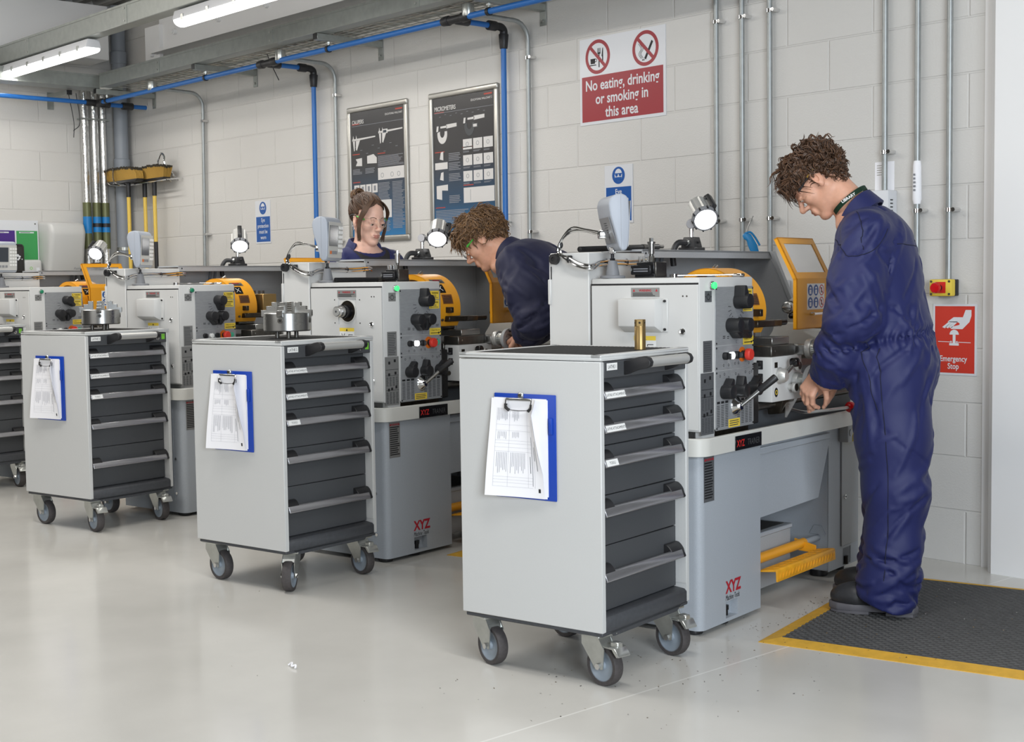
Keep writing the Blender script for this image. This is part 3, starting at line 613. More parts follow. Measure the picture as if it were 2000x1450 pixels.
b.bev(*(lambda y0,y1: ([(0,y0,0),(.14,y0+.02,-.02),(.21,y0+.03,.30),(.17,y0+.01,.37),(0,y0,.385),(0,y1,0),(.14,y1-.02,-.02),(.21,y1-.03,.30),(.17,y1-.01,.37),(0,y1,.385)],[(0,1,2,3,4),(9,8,7,6,5),(0,5,6,1),(1,6,7,2),(2,7,8,3),(3,8,9,4),(4,9,5,0)]))(-.165,.16),'dispenser',.03,4)
b.build('paper_dispenser',label='large pale grey paper towel dispenser on the end wall',cat='dispenser')
b = MB(); b.T = Matrix.Translation((WX,4.60,1.325)); b.text('Raphael',.024,'dro_back',(.150,.085,.015),(0,1,0),Vector((.2,0,.98)).normalized(),shear=.35,h=.004); tt = b.build('lettering',bpy.data.objects['paper_dispenser'])
b = MB(); b.T = Matrix.Translation((WX,4.21,1.30)); b.box((.001,-.09,0),(.11,.08,.235),'black_soap',.028,4); [b.poly((.1102,0,0),(0,1,0),(0,0,1),[(yy+q*math.cos(a*1.05),zz+q*.8*math.sin(a*1.05)) for a in range(6)],'sign_white',.0006) for yy,zz,q in ((.0,.15,.012),(.018,.146,.014),(.034,.138,.010),(.03,.124,.009),(.022,.115,.008),(.052,.118,.005),(-.012,.146,.008))]; b.build('soap_dispenser',label='black soap dispenser beside the purple panel',cat='dispenser')
b = MB(); b.T = Matrix.Translation((WX,4.355,1.28)); b.box((.001,-.075,0),(.10,.07,.135),'dispenser',.022,4); b.rect((.1,0,0),(0,1,0),(0,0,1),.02,.03,.045,.075,'sign_white'); b.rect((.1,0,0),(0,1,0),(0,0,1),.025,.04,.04,.05,'red',.0014); b.ring((.1,0,0),(0,1,0),(0,0,1),(-.02,.07),.008,.011,'green_sticker'); b.build('soap_dispenser',label='small white dispenser in front of the green panel',cat='dispenser')
# blue air gun lying on the splash guard of the nearest lathe is built with the loose things
# ---------------------------------------------------------------- tool cabinets on castors  (local x = out of the drawer fronts, y = along the width)
CW,CD,CT,CB = .5125,.525,.974,.166
def castor(p, x, y, deg, brake, fixed=False):
    t = empty('castor',(x,y,0),deg); t.parent = p
    o = .036 # trail towards local +x
    b = MB(); b.box((-.045,-.04,.148),(.05,.04,.155),'zinc',.002,1); b.cyl((0,0,.132),(0,0,.149),.026,'zinc')
    for s in (-1,1):
        b.prism([(-.036,.144),(.036,.144),(.058,.112),(o+.016,.054),(o-.014,.050),(-.036,.118)],(s*.0235,s*.0265),'zinc',ez=(0,1,0))
        b.cyl((o,s*.0265,.061),(o,s*.034,.061),.010,'chrome',n=6)
    b.prism([(-.026,.12),(-.02,.145),(.035,.145),(.05,.115),(.046,.128),(-.018,.132)],(-.026,.026),'zinc')
    b.build('fork',t)
    b = MB(); b.lathe([(.046,-.016),(.0585,-.0175),(.061,-.012),(.0615,0),(.061,.012),(.0585,.0175),(.046,.016)],'tyre',(o,0,.061),(0,1,0),36); b.build('tyre',t)
    b = MB()
    b.lathe([(0,-.019),(.012,-.019),(.014,-.010),(.030,-.007),(.044,-.014),(.0475,-.0165),(.0475,.0165),(.044,.014),(.030,.007),(.014,.010),(.012,.019),(0,.019)],'wheel_grey',(o,0,.061),(0,1,0),36); b.build('hub',t)
    if brake:
        b = MB(); b.box((.03,-.022,.118),(.088,.022,.124),'zinc',.002,1); b.prism([(.082,.128),(.10,.126),(.118,.102),(.108,.098),(.094,.112)],(-.026,.026),'zinc',bev=.002,seg=1); b.box((.07,-.012,.122),(.10,.012,.140),'zinc',.003,1); b.build('brake_pedal',t)
    return t
def handle_profile(b, y0, y1, z, m):
    b.prism([(.052,z-.026),(.058,z-.022),(.050,z+.000),(.044,z+.004),(.036,z+.002),(.046,z-.020)],(y0,y1),m,ex=(1,0,0),ey=(0,0,1),ez=(0,1,0),bev=.0015,seg=1)
def tool_cabinet(o, deg, label, name_label, castors, sticker=True):
    t = empty('tool_cabinet',(*o,0),deg,label,'tool cabinet','dark drawer tool cabinets on castors')
    b = MB(); S = 'cabinet_grey'
    b.box((-CD,0,CB),(0,.0195,.9637),S,.0025,1); b.box((-CD,CW-.0175,CB),(0,CW,.9637),S,.0025,1); b.box((-CD,.019,CB),(-CD+.015,CW-.017,.9637),S)
    b.box((-.06,CW-.020,CB+.06),(-.002,CW-.015,.93),S); b.box((-CD+.02,.02,CB+.03),(-.05,CW-.02,.95),'plinth_dark'); b.build('body',t)
    b = MB(); b.box((-CD,0,.9655),(.002,CW,.976),S,.003,1)
    for a,c in (((-CD,0,.974),(-CD+.03,CW,.983)),((-.035,0,.974),(.002,CW,.983)),((-CD,0,.974),(0,.02,.983)),((-CD,CW-.02,.974),(0,CW,.983))): b.box(a,c,S,.002,1)
    b.build('worktop',t)
    b = MB(); b.box((-CD+.035,.025,.975),(-.04,CW-.025,.980),'rubber')
    for i in range(30): x = -CD+.04+i*.0152; b.box((x,.025,.980),(x+.008,CW-.025,.9825),'rubber')
    b.build('top_mat',t,label='black ribbed rubber mat')
    b = MB(); b.box((-.05,.0205,.9154),(.000,.4945,.9635),'drawer_dark',.002,1)
    if name_label: b.rect((.0002,0,0),Y_,Z_,.033,.937,.089,.958,'sticker_white'); b.text(name_label,.0145,'ink_grey',(.0002,.061,.9425),Y_,Z_,h=.0014,sxy=.82)
    b.rect((.0002,0,0),Y_,Z_,.463,.930,.483,.957,'green_sticker'); b.rect((.0002,0,0),Y_,Z_,.466,.949,.480,.9505,'foil_olive',.0012); b.build('top_band',t)
    b = MB(); b.lathe([(0,0),(.010,0),(.010,.003),(.006,.005),(0,.005)],'chrome',(.0,.437,.936),(1,0,0),16); b.box((.0045,.4355,.931),(.0055,.4385,.941),'ink'); b.build('lock',t)
    b = MB(); b.cyl((.074,.146,.957),(.074,.366,.957),.0155,'alu_light',n=24); b.build('push_bar',t)
    for y in (.126,.364):
        b = MB(); b.prism([(-.001,.918),(-.001,.960),(.050,.973),(.07,.976),(.084,.971),(.0915,.959),(.088,.946),(.076,.940),(.05,.936)],(y,y+.022),'black_plastic',bev=.003); b.build('bar_bracket',t)
    Zs = [(.9154,.8116,.876),(.8116,.711,.777),(.711,.562,.676),(.562,.411,.530),(.411,.214,.337)]
    labs = [name_label and 'LATHE ATTACHMENTS',name_label and 'LATHE ATTACHMENTS',name_label and 'TOOLS',None,None]
    for i,(z1,z0,zh) in enumerate(Zs):
        d = MB(); d.box((-.075,.0205,z0+.0015),(-.038,.4915,z1-.0015),'drawer_dark',.0015,1); d = d.build('drawer',t)
        b = MB(); b.T = Matrix.Translation((-.056,0,0)); handle_profile(b,.0265,.478,zh,'alu')
        if labs[i]:
            w = .104 if i < 2 else .062; ex,ey = Y_,Vector((-.34,0,.94)).normalized(); o2 = Vector((.0586,.030,zh-.0215)); b.rect(o2,ex,ey,.0,.001,w,.0205,'sticker_white',.001); b.text(labs[i],.0115,'ink_grey',o2+ex*(w/2)+ey*.0065,ex,ey,h=.0014,sxy=.86)
        b.build('drawer_handle',d)
        for y0,y1 in ((.026,.085),(.415,.4925)):
            b = MB(); b.T = Matrix.Translation((-.056,0,0)); b.prism([(.018,zh-.008),(.018,zh+.024),(.03,zh+.022),(.040,zh+.014),(.048,zh+.003),(.052,zh-.010),(.046,zh-.010),(.034,zh-.004)],(y0,y1),'black_plastic',bev=.002,seg=1)
            if y0 > .1: b.prism([(.030,zh+.012),(.046,zh+.003),(.0578,zh-.022),(.050,zh-.027),(.03,zh-.006)],(.478,.4925),'black_plastic',bev=.002,seg=1)
            b.build('handle_end',d)
    b = MB(); b.prism([(-.06,.1665),(.0,.1665),(.0,.200),(-.008,.208),(-.042,.212),(-.06,.212)],(.0195,.4955),'plinth_dark',bev=.0015,seg=1); b.prism([(.04,.1665),(.47,.1665),(.44,.146),(.07,.146)],(-.05,-.004),'plinth_dark',ex=(0,1,0),ey=(0,0,1),ez=(1,0,0))
    b.box((-CD+.01,.004,.154),(-.004,CW-.004,.1665),'plinth_dark',.003,1); b.build('plinth',t)
    for c in castors: castor(t,*c)
    return t
# castor = (x, y, heading, brake)
tool_cabinet((-2.764,2.848),11.1,'tool cabinet nearest the camera, brass cylinder standing on top','LATHE 1',[(-.06,.055,-12,True),(-.06,.455,-12,True),(-.475,.055,-18,False),(-.475,.455,-8,False)])
tool_cabinet((-4.492,2.877),10.2,'middle tool cabinet labelled LATHE 2 with a large lathe chuck on top','LATHE 2',[(-.06,.085,-58,False),(-.06,.455,-10,True),(-.475,.055,-6,False),(-.475,.455,-5,False)])
tool_cabinet((-6.314,2.936),11.5,'tool cabinet labelled LATHE 3 with a slightly smaller looking chuck on top','LATHE 3',[(-.06,.055,-12,True),(-.06,.455,-12,True),(-.475,.055,-2,False),(-.475,.455,-5,False)])
tool_cabinet((-8.035,2.905),11,'tool cabinet at the left edge, only its right side in frame','LATHE 4',[(-.06,.055,-12,True),(-.06,.455,-12,True),(-.475,.055,0,False),(-.475,.455,0,False)])
def cab_point(o, deg, x, y, z):
    a = R(deg); return (o[0]+x*math.cos(a)-y*math.sin(a), o[1]+x*math.sin(a)+y*math.cos(a), z)
# clipboards hung on the cabinet sides (local x along the cabinet side, y = 0 on the panel, -y outwards)
def clipboard(o, deg, x0, seed, label, curl):
    t = empty('clipboard',cab_point(o,deg,x0,-.001,.544),deg,label,'clipboard','blue clipboards on the cabinet sides')
    b = MB(); b.box((0,-.006,0),(.228,-.001,.318),'clip_blue',.004); b.box((.205,-.014,.20),(.219,-.006,.25),'clip_blue',.003); b.build('board',t)
    def sheet(dx, top, dy, curl, ncol):
        n,k = 14,20; vs = []; fs = []
        for j in range(k+1):
            v = j/k
            for i in range(n+1):
                u = i/n; bow = .020*(1-v)**1.2*(1-u)**2*curl[0]+.014*math.sin(v*math.pi)*u**6*curl[1]; ed = u**5*curl[2]*max(0,1-abs(v-.85)/.6)
                vs.append((dx-.012*(1-v)*(1-u)+.198*u-.03*ed, dy-bow-.02*ed-.002*math.sin(v*5+u*2), .006+(top-.006)*v))
        for j in range(k):
            for i in range(n): a = j*(n+1)+i; fs.append((a,a+1,a+n+2,a+n+1))
        nv = len(vs); vs += [(x,y+.0012,z) for x,y,z in vs]; fs += [tuple(q+nv for q in f[::-1]) for f in fs]
        return vs,fs
    b = MB(); b.box((.008,-.0085,.012),(.200,-.006,.302),'paper'); vs,fs = sheet(0.0,.305,-.0085,(1.0,.3,0),0); b.add(vs,fs,'paper',True)
    vs,fs = sheet(-.006,.303,-.0125,(1.25,1.2,1.0),1); b.add(vs,fs,'paper',True); p = b.build('papers',t)
    # printed rows lie along the sheet (text runs sideways)
    b = MB(); rnd = random.Random(seed)
    def pt(u,v):
        bow = .020*(1-v)**1.2*(1-u)**2*1.25+.014*math.sin(v*math.pi)*u**6*1.2; ed = u**5*max(0,1-abs(v-.85)/.6); return Vector((-.006-.012*(1-v)*(1-u)+.198*u-.03*ed,-.0125-bow-.02*ed-.002*math.sin(v*5+u*2)-.0007,.006+.297*v))
    def strip(u0,v0,u1,v1,m='print_grey'):
        n = 6; vs = []; fs = []
        for i in range(n+1):
            q = i/n; vs += [tuple(pt(u0+(u1-u0)*q if abs(u1-u0) > .1 else u0, v0+(v1-v0)*q if abs(v1-v0) >= abs(u1-u0) else v0)), tuple(pt(u0+(u1-u0)*q if abs(u1-u0) > .1 else u1, v0+(v1-v0)*q if abs(v1-v0) >= abs(u1-u0) else v1))]
        for i in range(n): fs.append((2*i,2*i+1,2*i+3,2*i+2)); fs.append((2*i,2*i+2,2*i+3,2*i+1))
        b.add(vs,fs,m)
    for u in (.12,.36,.72,.84): strip(u,.10,u+.0025,.90)
    for v in (.10,.14,.17,.20,.46,.50,.54,.57,.67,.73): strip(.12,v,.80,v+.0015)
    for u0,u1,v0,v1 in ((.16,.36,.22,.45),(.40,.70,.22,.45),(.16,.34,.58,.66),(.42,.58,.58,.66),(.14,.34,.74,.90),(.42,.58,.76,.88)):
        n = int((u1-u0)/.028)
        for i in range(n): u = u0+.028*i; strip(u,v1-(v1-v0)*rnd.uniform(.6,1),u+.0065,v1)
    for u,v0,v1,m in ((.76,.25,.42,'ink_pale'),(.90,.28,.58,'ink_pale'),(.86,.38,.52,'ink_pale'),(.80,.12,.62,'print_grey')): strip(u,v0,u+.010,v1,m)
    strip(.90,.06,.94,.10,'ink_grey'); b.build('print',p)
    b = MB(); b.box((.055,-.022,.298),(.150,-.014,.306),'steel',.002,1)
    for x in (.055,.150): b.tube([(x,-.018,.302),(x,-.022,.285),(x+(.01 if x<.1 else -.01),-.020,.272)],.0022,'chrome',8); b.tube([(x,-.020,.288),(x,-.021,.276),(x+(.012 if x<.1 else -.012),-.020,.268)],.005,'black_plastic',8)
    b.tube([(.06,-.020,.270),(.1025,-.019,.268),(.145,-.020,.270)],.0016,'chrome',6); b.box((.095,-.014,.305),(.113,-.004,.322),'zinc',.003,1); b.cyl((.104,-.014,.314),(.104,-.018,.314),.005,'steel_dark',n=10)
    b.build('clip',t)
clipboard((-2.764,2.848),11.1,-.383,1,'blue clipboard with curled papers on the nearest cabinet',0)
clipboard((-4.492,2.877),10.2,-.392,2,'blue clipboard with papers on the middle cabinet under the chuck',0)
clipboard((-6.314,2.936),11.5,-.397,3,'blue clipboard with curled papers on the third cabinet from the right',1)
# brass cylinder
x,y,_ = cab_point((-2.764,2.848),11.1,-.07,.335,0)
b = MB(); b.T = Matrix.Translation((x,y,.9825)); b.lathe([(0,0),(.0165,0),(.0175,.001),(.0175,.072),(.0168,.073)],'brass',n=32); b.lathe([(.0172,.072),(.0172,.0745),(.0172,.093),(.0162,.094),(0,.094)],'brass',n=32)
a0 = R(-52); n_ = Vector((math.cos(a0),math.sin(a0),0)); e_ = Vector((-math.sin(a0),math.cos(a0),0)); b.T = None
b2 = MB(); b2.T = b.T
c0 = Vector((x,y,.9825))
b.prism([(-.009,.074),(.009,.074),(.009,.0935),(-.009,.0935)],(.0,.0158+.0015),'brass',o=c0,ex=e_,ey=(0,0,1),ez=n_); b.cyl(c0+n_*.0174+Vector((0,0,.084)),c0+n_*.0178+Vector((0,0,.084)),.0034,'steel_oily',n=14)
for s in (-1,1):
    q = a0+s*1.1; b.cyl(c0+Vector((math.cos(q),math.sin(q),0))*.0165+Vector((0,0,.084)),c0+Vector((math.cos(q),math.sin(q),0))*.0178+Vector((0,0,.084)),.0028,'steel_oily',n=12)
b.build('brass_cylinder',label='small brass cylinder standing on the nearest tool cabinet',cat='cylinder')
# four jaw chucks standing on pins
def chuck(o, deg, x, y, rot, label, r=.096):
    p = cab_point(o,deg,x,y,.9825); t = empty('lathe_chuck',p,deg+rot,label,'chuck','lathe chucks on the tool cabinets')
    b = MB(); b.lathe([(0,.028),(r-.004,.028),(r,.032),(r,.100),(r-.003,.103),(.03,.103),(.028,.09),(0,.09)],'steel',n=48)
    for q in range(4): a = q*math.pi/2; b.cyl((r*.9*math.cos(a),r*.9*math.sin(a),.072),((r+.0015)*math.cos(a),(r+.0015)*math.sin(a),.072),.011,'steel_dark',n=18); b.cyl((r*.9*math.cos(a),r*.9*math.sin(a),.072),((r+.002)*math.cos(a),(r+.002)*math.sin(a),.072),.006,'black_oxide',n=4)
    b.build('body',t)
    for q in range(4):
        b = MB(); a = q*math.pi/2; b.T = Matrix.Rotation(a,4,'Z'); w = .0125
        b.prism([(.036,.085),(.036,.146),(.060,.146),(.060,.130),(.083,.130),(.083,.114),(.105,.114),(.105,.088),(.09,.084)],(-w,w),'steel',bev=.001,seg=1)
        for (xx,z0,n) in ((.0605,.134,2),(.0835,.118,2),(.1055,.094,3)):
            for i in range(n):
                for j in range(4): b.box((xx-.001,-w+.002+j*.006,z0+i*.006),(xx+.0006,-w+.006+j*.006,z0+.003+i*.006),'steel_oily')
        for j in range(6): b.box((.0352,-.009,.1+j*.008),(.0362,.009,.104+j*.008),'steel_oily')
        b.build('jaw',t)
    for q in range(3): b = MB(); a = q*2.094+.4; b.cyl((.045*math.cos(a),.045*math.sin(a),0),(.045*math.cos(a),.045*math.sin(a),.03),.009,'steel_dark',n=16); b.build('cam_pin',t)
chuck((-4.492,2.877),10.2,-.24,.26,-60,'large steel chuck with raised jaws on the LATHE 2 cabinet',.096)
chuck((-6.314,2.936),11.5,-.27,.30,-42,'steel lathe chuck with stepped jaws on the LATHE 3 cabinet',.096)
# ---------------------------------------------------------------- lathes (local x = towards the operator, y = along the bed, z = up)
def rrect(x0,y0,x1,y1,r,n=6):
    out = []
    for cx,cy,a0 in ((x1-r,y0+r,-90),(x1-r,y1-r,0),(x0+r,y1-r,90),(x0+r,y0+r,180)):
        out += [(cx+r*math.cos(R(a0+90*i/n)), cy+r*math.sin(R(a0+90*i/n))) for i in range(n+1)]
    return out
FX = Vector((0,1,0)); FZ = Vector((0,0,1))      # in-plane axes of front faces (normal +x)
EXX = Vector((1,0,0))                           # end faces (normal -y): x axis, z axis
def screws(b, pts, x=None, r=.0035, m='ink'):
    for y,z in pts: b.cyl((x,y,z),(x+.0012,y,z),r,m,n=10)
def warn_label(b, o, ex, ey, w, h, m='plate_light', head='WARNING', hc='logo_red', n=4, seed=0):
    b.rect(o,ex,ey,0,0,w,h,m,.001); hs = min(h*.36,w*.17); b.text(head,hs,hc,Vector(o)+Vector(ex)*w/2+Vector(ey)*(h-hs*1.15),ex,ey,bold=.02,h=.0016,sxy=.9)
    for s in (.1,.9): b.poly(o,ex,ey,[(w*s-hs*.4,h-hs*1.15),(w*s+hs*.4,h-hs*1.15),(w*s,h-hs*.35)],hc,.0014)
    b.lines(o,ex,ey,w*.06,h*.06,w*.94,h-hs*1.4,n,'ink',.0014,.5,seed)
def knob(name, p, y, z, ang, r=.0245, L=.052, cap=True):
    """black selector with pointer fin turned to ang (deg, 90 = up)"""
    b = MB(); a = R(ang); c,s = math.cos(a),math.sin(a)
    b.cyl((.003,y,z),(L,y,z),r,'black_plastic',r1=r*.96,n=28,bev=.003)
    pts = [(r*.95*math.cos(a+q),r*.95*math.sin(a+q)) for q in (-1.3,-.9)]+[(r*2.0*math.cos(a-.16),r*2.0*math.sin(a-.16)),(r*2.05*math.cos(a+.12),r*2.05*math.sin(a+.12))]+[(r*.95*math.cos(a+q),r*.95*math.sin(a+q)) for q in (.7,1.3)]
    b.prism([(y+q,z+w) for q,w in pts],(.004,L*.78),'black_plastic',ex=(0,1,0),ey=(0,0,1),ez=(1,0,0),bev=.003)
    return b.build(name,p)
def lathe(o, label, k, spindle=False, lit=True, dro=40, lamp=((0,0,0),0), shield_y=.72, coolant=False, dials=(100,-70,-80), post=False):
    t = empty('lathe',(*o,0),10.2,label,'lathe','metalworking lathes in a row')
    G,Wp = 'machine_grey','white_paint'
    # pedestals
    b = MB()
    arc = [(-.03+.03*math.sin(R(a)), .03-.03*math.cos(R(a))) for a in range(0,91,15)]
    b.prism([(-.50,0)]+arc+[(0,.17),(-.03,.17),(-.03,.255),(0,.255),(0,.425),(-.50,.425)],(.030,.088),G,ex=(1,0,0),ey=(0,1,0),ez=(0,0,1))
    solid = [(-.50,0)]+arc+[(0,.425),(-.50,.425)]
    b.prism(solid,(.088,.620),G,ex=(1,0,0),ey=(0,1,0),ez=(0,0,1)); b.prism(solid,(.018,.030),G,ex=(1,0,0),ey=(0,1,0),ez=(0,0,1))
    for x0,x1 in ((-.42,-.08),): b.box((x0,-.002,.08),(x1,.0,.56),G,.001,1)
    b.cyl((-.06,.0,.30),(-.06,-.006,.30),.007,'chrome',n=10); b.cyl((-.06,.0,.12),(-.06,-.006,.12),.007,'chrome',n=10); b.build('headstock_pedestal',t)
    d = t.children[-1] if t.children else None
    b = MB(); b.text('XYZ',.058,'logo_red',(.0004,.222,.118),FX,FZ,bold=.035,h=.0008,sxy=.92); b.build('logo',d)
    b = MB(); b.text('Machine Tools',.027,'ink',(.0004,.216,.092),FX,FZ,h=.0008,shear=.25,sxy=.62); b.build('logo',d,label='black script lettering')
    b = MB(); b.prism([(.022,.462),(.090,.450),(.092,.594),(.022,.606)],(0,.001),'plate_dark',o=(0,0,0),ex=FX,ey=FZ,ez=(1,0,0)) if 0 else warn_label(b,(0,.022,.452),FX,FZ,.068,.152,'plate_light' if k else 'plate_dark',n=14,seed=k); b.build('warning_label',d)
    for y in (.215,.04): b = MB(); b.cyl((-.05,y,0),(-.05,y,.021),.030,'black_plastic',bev=.004); b.cyl((-.028,y,.019),(-.028,y,.058),.010,'black_oxide'); b.cyl((-.028,y,.05),(-.028,y,.065),.014,'black_oxide',n=6); b.build('levelling_foot',d)
    b = MB()
    b.box((-.50,1.06,.03),(-.032,1.345,.62),G,.012,2)
    b.box((-.033,1.06,.105),(-.030,1.345,.62),G); b.box((-.033,1.06,.030),(-.030,1.195,.105),G); b.box((-.033,1.27,.030),(-.030,1.345,.105),G); b.box((-.033,1.195,.030),(-.030,1.27,.036),G)
    b.box((-.034,1.197,.037),(-.0315,1.268,.102),'guard_dark'); b.cyl((-.030,1.22,.037),(-.030,1.22,.07),.012,'black_oxide'); b.build('tailstock_pedestal',t)
    d = t.children[-1]
    b = MB(); b.box((-.030,1.172,.115),(-.024,1.330,.545),'guard_grey',.002,1); b.build('access_door',d)
    b = MB(); b.lathe([(0,0),(.010,0),(.009,.005),(0,.006)],'chrome',(-.024,1.20,.315),(1,0,0),16); b.cyl((-.0185,1.20,.315),(-.0175,1.20,.315),.004,'ink'); b.build('lock',d)
    b = MB(); b.box((-.03,1.155,.54),(.010,1.198,.615),'guard_grey',.004); b.box((-.03,1.198,.54),(.012,1.275,.615),'box_yellow',.004); b.cyl((.010,1.178,.578),(.014,1.178,.578),.014,'guard_grey'); b.build('isolator_box',d)
    [(lambda b: b.cyl((-.10,y,0),(-.10,y,.031),.035,'black_plastic',bev=.004).build('levelling_foot',d))(MB()) for y in (1.28,1.12)]
    # chip chute, coolant tank, back panel
    b = MB(); b.prism([(.425,.60),(1.065,.60),(1.065,.585),(.95,.345),(.425,.335)],(-.46,-.022),G,ex=FX,ey=FZ,ez=(1,0,0)); b.box((-.03,.43,.568),(-.008,1.03,.592),G,.003,1); b.build('chip_chute',t)
    b = MB(); b.box((-.48,.43,.035),(-.10,.87,.245),'guard_grey',.006); b.box((-.485,.428,.232),(-.095,.875,.250),'machine_grey',.003,1); b.box((-.46,.45,.250),(-.12,.85,.2515),'steel_dark'); b.build('coolant_tank',t)
    b = MB(); b.box((-.505,.40,.10),(-.495,1.08,.62),G); b.build('back_panel',t)
    # foot brake
    b = MB(); b.prism([(-.012,.150),(.055,.160),(.062,.156),(.064,.116),(.058,.116),(.056,.152),(-.012,.144)],(.432,.92),'yellow_tread',bev=.001,seg=1)
    for i in range(19):
        y = .445+i*.025; sgn = 1 if i%2 else -1; b.tube([(.0655,y,.125),(.0655,y+.006,.138),(.0655,y+.009,.148)],[.0008,.0022,.0008],'yellow_tread',6)
        for q in (0,1): b.tube([(-.002+q*.028,y,.1535+q*.004),(.02+q*.028,y+sgn*.008,.157+q*.004)],[.0008,.0022,.0008],'yellow_tread',6)
    b.build('foot_brake',t,label='yellow chequered foot brake'); d = t.children[-1]
    b = MB(); b.cyl((-.075,.43,.165),(-.075,.93,.165),.019,'yellow_guard'); b.prism([(-.10,.14),(-.10,.185),(-.01,.165),(-.01,.135)],(.90,.908),'yellow_guard',bev=.001,seg=1); b.cyl((-.075,.93,.165),(-.075,1.06,.165),.012,'machine_grey'); b.prism([(-.11,.18),(-.09,.215),(-.06,.215),(-.04,.18)],(1.054,1.06),G); b.build('brake_bar',d)
    # drip tray
    b = MB(); L_ = rrect(-.50,-.037,.03,1.42,.055); I_ = rrect(-.485,-.022,.015,1.405,.045); n = len(L_)
    b.prism(L_,(.612,.630),'cream_paint',ex=(1,0,0),ey=(0,1,0),ez=(0,0,1)); vs = []; fs = []
    for ring,z in ((L_,.630),(L_,.668),([(x+(a-x)*.2,y+(c-y)*.2) for (x,y),(a,c) in zip(L_,I_)],.6715),(I_,.6715),(I_,.636)): vs += [(x,y,z) for x,y in ring]
    for q in range(4):
        for i in range(n): fs.append((q*n+i,q*n+(i+1)%n,(q+1)*n+(i+1)%n,(q+1)*n+i))
    b.add(vs,fs,'cream_paint',True); b.build('drip_tray',t); d = t.children[-1]
    b = MB(); b.box((-.484,.38,.631),(.014,1.40,.6365),'steel_oily'); b.build('tray_floor',d)
    b = MB(); rnd = random.Random(k+5)
    for i in range(260):
        x,y = rnd.uniform(-.12,.010),rnd.uniform(.385,.75); s = rnd.uniform(.002,.006); a = rnd.random()*3
        b.tube([(x,y,.637),(x+s*math.cos(a),y+s*math.sin(a),.637+s*.8),(x+2*s*math.cos(a+.8),y+2*s*math.sin(a+.8),.638)],.0008,'swarf',4)
    o2 = b.build('swarf',d,kind='stuff')
    b = MB(); b.box((.030,.182,.612),(.0335,.372,.6615),'black_gloss',.001,1)
    b.text('XYZ',.033,'red',(.0336,.217,.6245),FX,FZ,bold=.02,h=.0006,sxy=.85); b.text('TRAINER',.031,'ink_grey',(.0336,.311,.6245),FX,FZ,h=.0006,sxy=.72)
    b.ring((.0335,0,0),FX,FZ,(.277,.637),0.0001,0.0002,'ink') if 0 else b.build('badge',d,label='black badge with red and grey lettering')
    # headstock
    b = MB(); b.box((-.43,.0,.69),(0,.372,1.205),Wp,.006); b.box((-.40,.02,.655),(-.002,.098,.692),Wp); b.box((-.40,.098,.63),(-.02,.372,.692),'steel_oily'); b.box((-.42,.02,.63),(-.03,.36,.69),'steel_oily')
    screws(b,[],0); b.build('headstock',t); H = t.children[-1]
    # gear cover door on the end
    b = MB(); b.box((-.431,-.0015,1.181),(-.004,.0,1.187),'ink'); b.box((-.431,-.0012,.70),(-.427,0,1.185),'ink')  # dark strips painted in for the shadow gap at the door's top and left
    if not spindle: b.box((-.426,-.006,.697),(-.003,0,1.1805),Wp,.0015,1)
    else:
        for a,c in (((-.426,-.006,.697),(-.260,0,1.1805)),((-.152,-.006,.697),(-.003,0,1.1805)),((-.26,-.006,.697),(-.152,0,1.025)),((-.26,-.006,1.137),(-.152,0,1.1805))): b.box(a,c,Wp)
    for x in (-.06,-.045): b.cyl((x,-.006,1.143),(x,-.0068,1.143),.003,'steel_dark',n=8)
    for x in (-.28,-.13):
        if spindle:
            for z in (1.03,1.13): b.cyl((x,-.006,z),(x,-.0068,z),.003,'ink',n=8)
    b.build('gear_cover',H); D = H.children[-1]
    b = MB(); warn_label(b,(-.262,-.0062,1.141),EXX,FZ,.112,.031,n=3,seed=k); b.build('warning_plate',H)
    b = MB(); b.rect((0,-.0062,0),EXX,FZ,-.252,.932,-.166,1.009,'sticker_white'); b.rect((0,-.0062,0),EXX,FZ,-.252,.994,-.166,1.009,'sticker_yellow',.0012); b.poly((0,-.0062,0),EXX,FZ,[(-.215,.996),(-.203,.996),(-.209,1.006)],'ink',.0015)
    for p,q in (((-.24,.985),(-.222,.945)),((-.222,.985),(-.238,.95)),((-.198,.98),(-.198,.945)),((-.198,.98),(-.175,.98)),((-.198,.962),(-.175,.962)),((-.198,.945),(-.175,.945))): b.tube([(p[0],-.0075,p[1]),(q[0],-.0075,q[1])],.0012,'ink',5)
    b.build('service_sticker',H)
    for z in (1.025,.785):
        b = MB(); b.lathe([(0,0),(.0115,0),(.0115,.003),(.009,.006),(.006,.003),(0,.003)],'chrome',(-.062,-.006,z),(0,-1,0),24); b.cyl((-.062,-.009,z),(-.062,-.0095,z),.0055,'ink',n=6); b.build('cover_lock',H)
    if spindle:
        b = MB(); b.box((-.26,-.001,1.025),(-.152,.0,1.137),Wp); o0 = Vector((0,-.0012,0))
        b.disc(o0,EXX,FZ,(-.206,1.081),.046,'steel_oily',.0006,36); b.ring(o0,EXX,FZ,(-.206,1.081),.046,.05,'cream_paint',.004,36)
        b.cyl((-.206,-.001,1.081),(-.206,-.034,1.081),.029,'black_gloss',n=30); b.cyl((-.206,-.034,1.081),(-.206,-.052,1.081),.0255,'steel',n=30,bev=.002); b.cyl((-.206,-.052,1.081),(-.206,-.072,1.081),.022,'chrome',n=30,bev=.002); b.cyl((-.206,-.072,1.081),(-.206,-.074,1.081),.019,'alu_light',n=30); b.cyl((-.206,-.074,1.081),(-.206,-.0745,1.081),.005,'ink_grey',n=12)
        b.build('spindle_end',H)
    else:
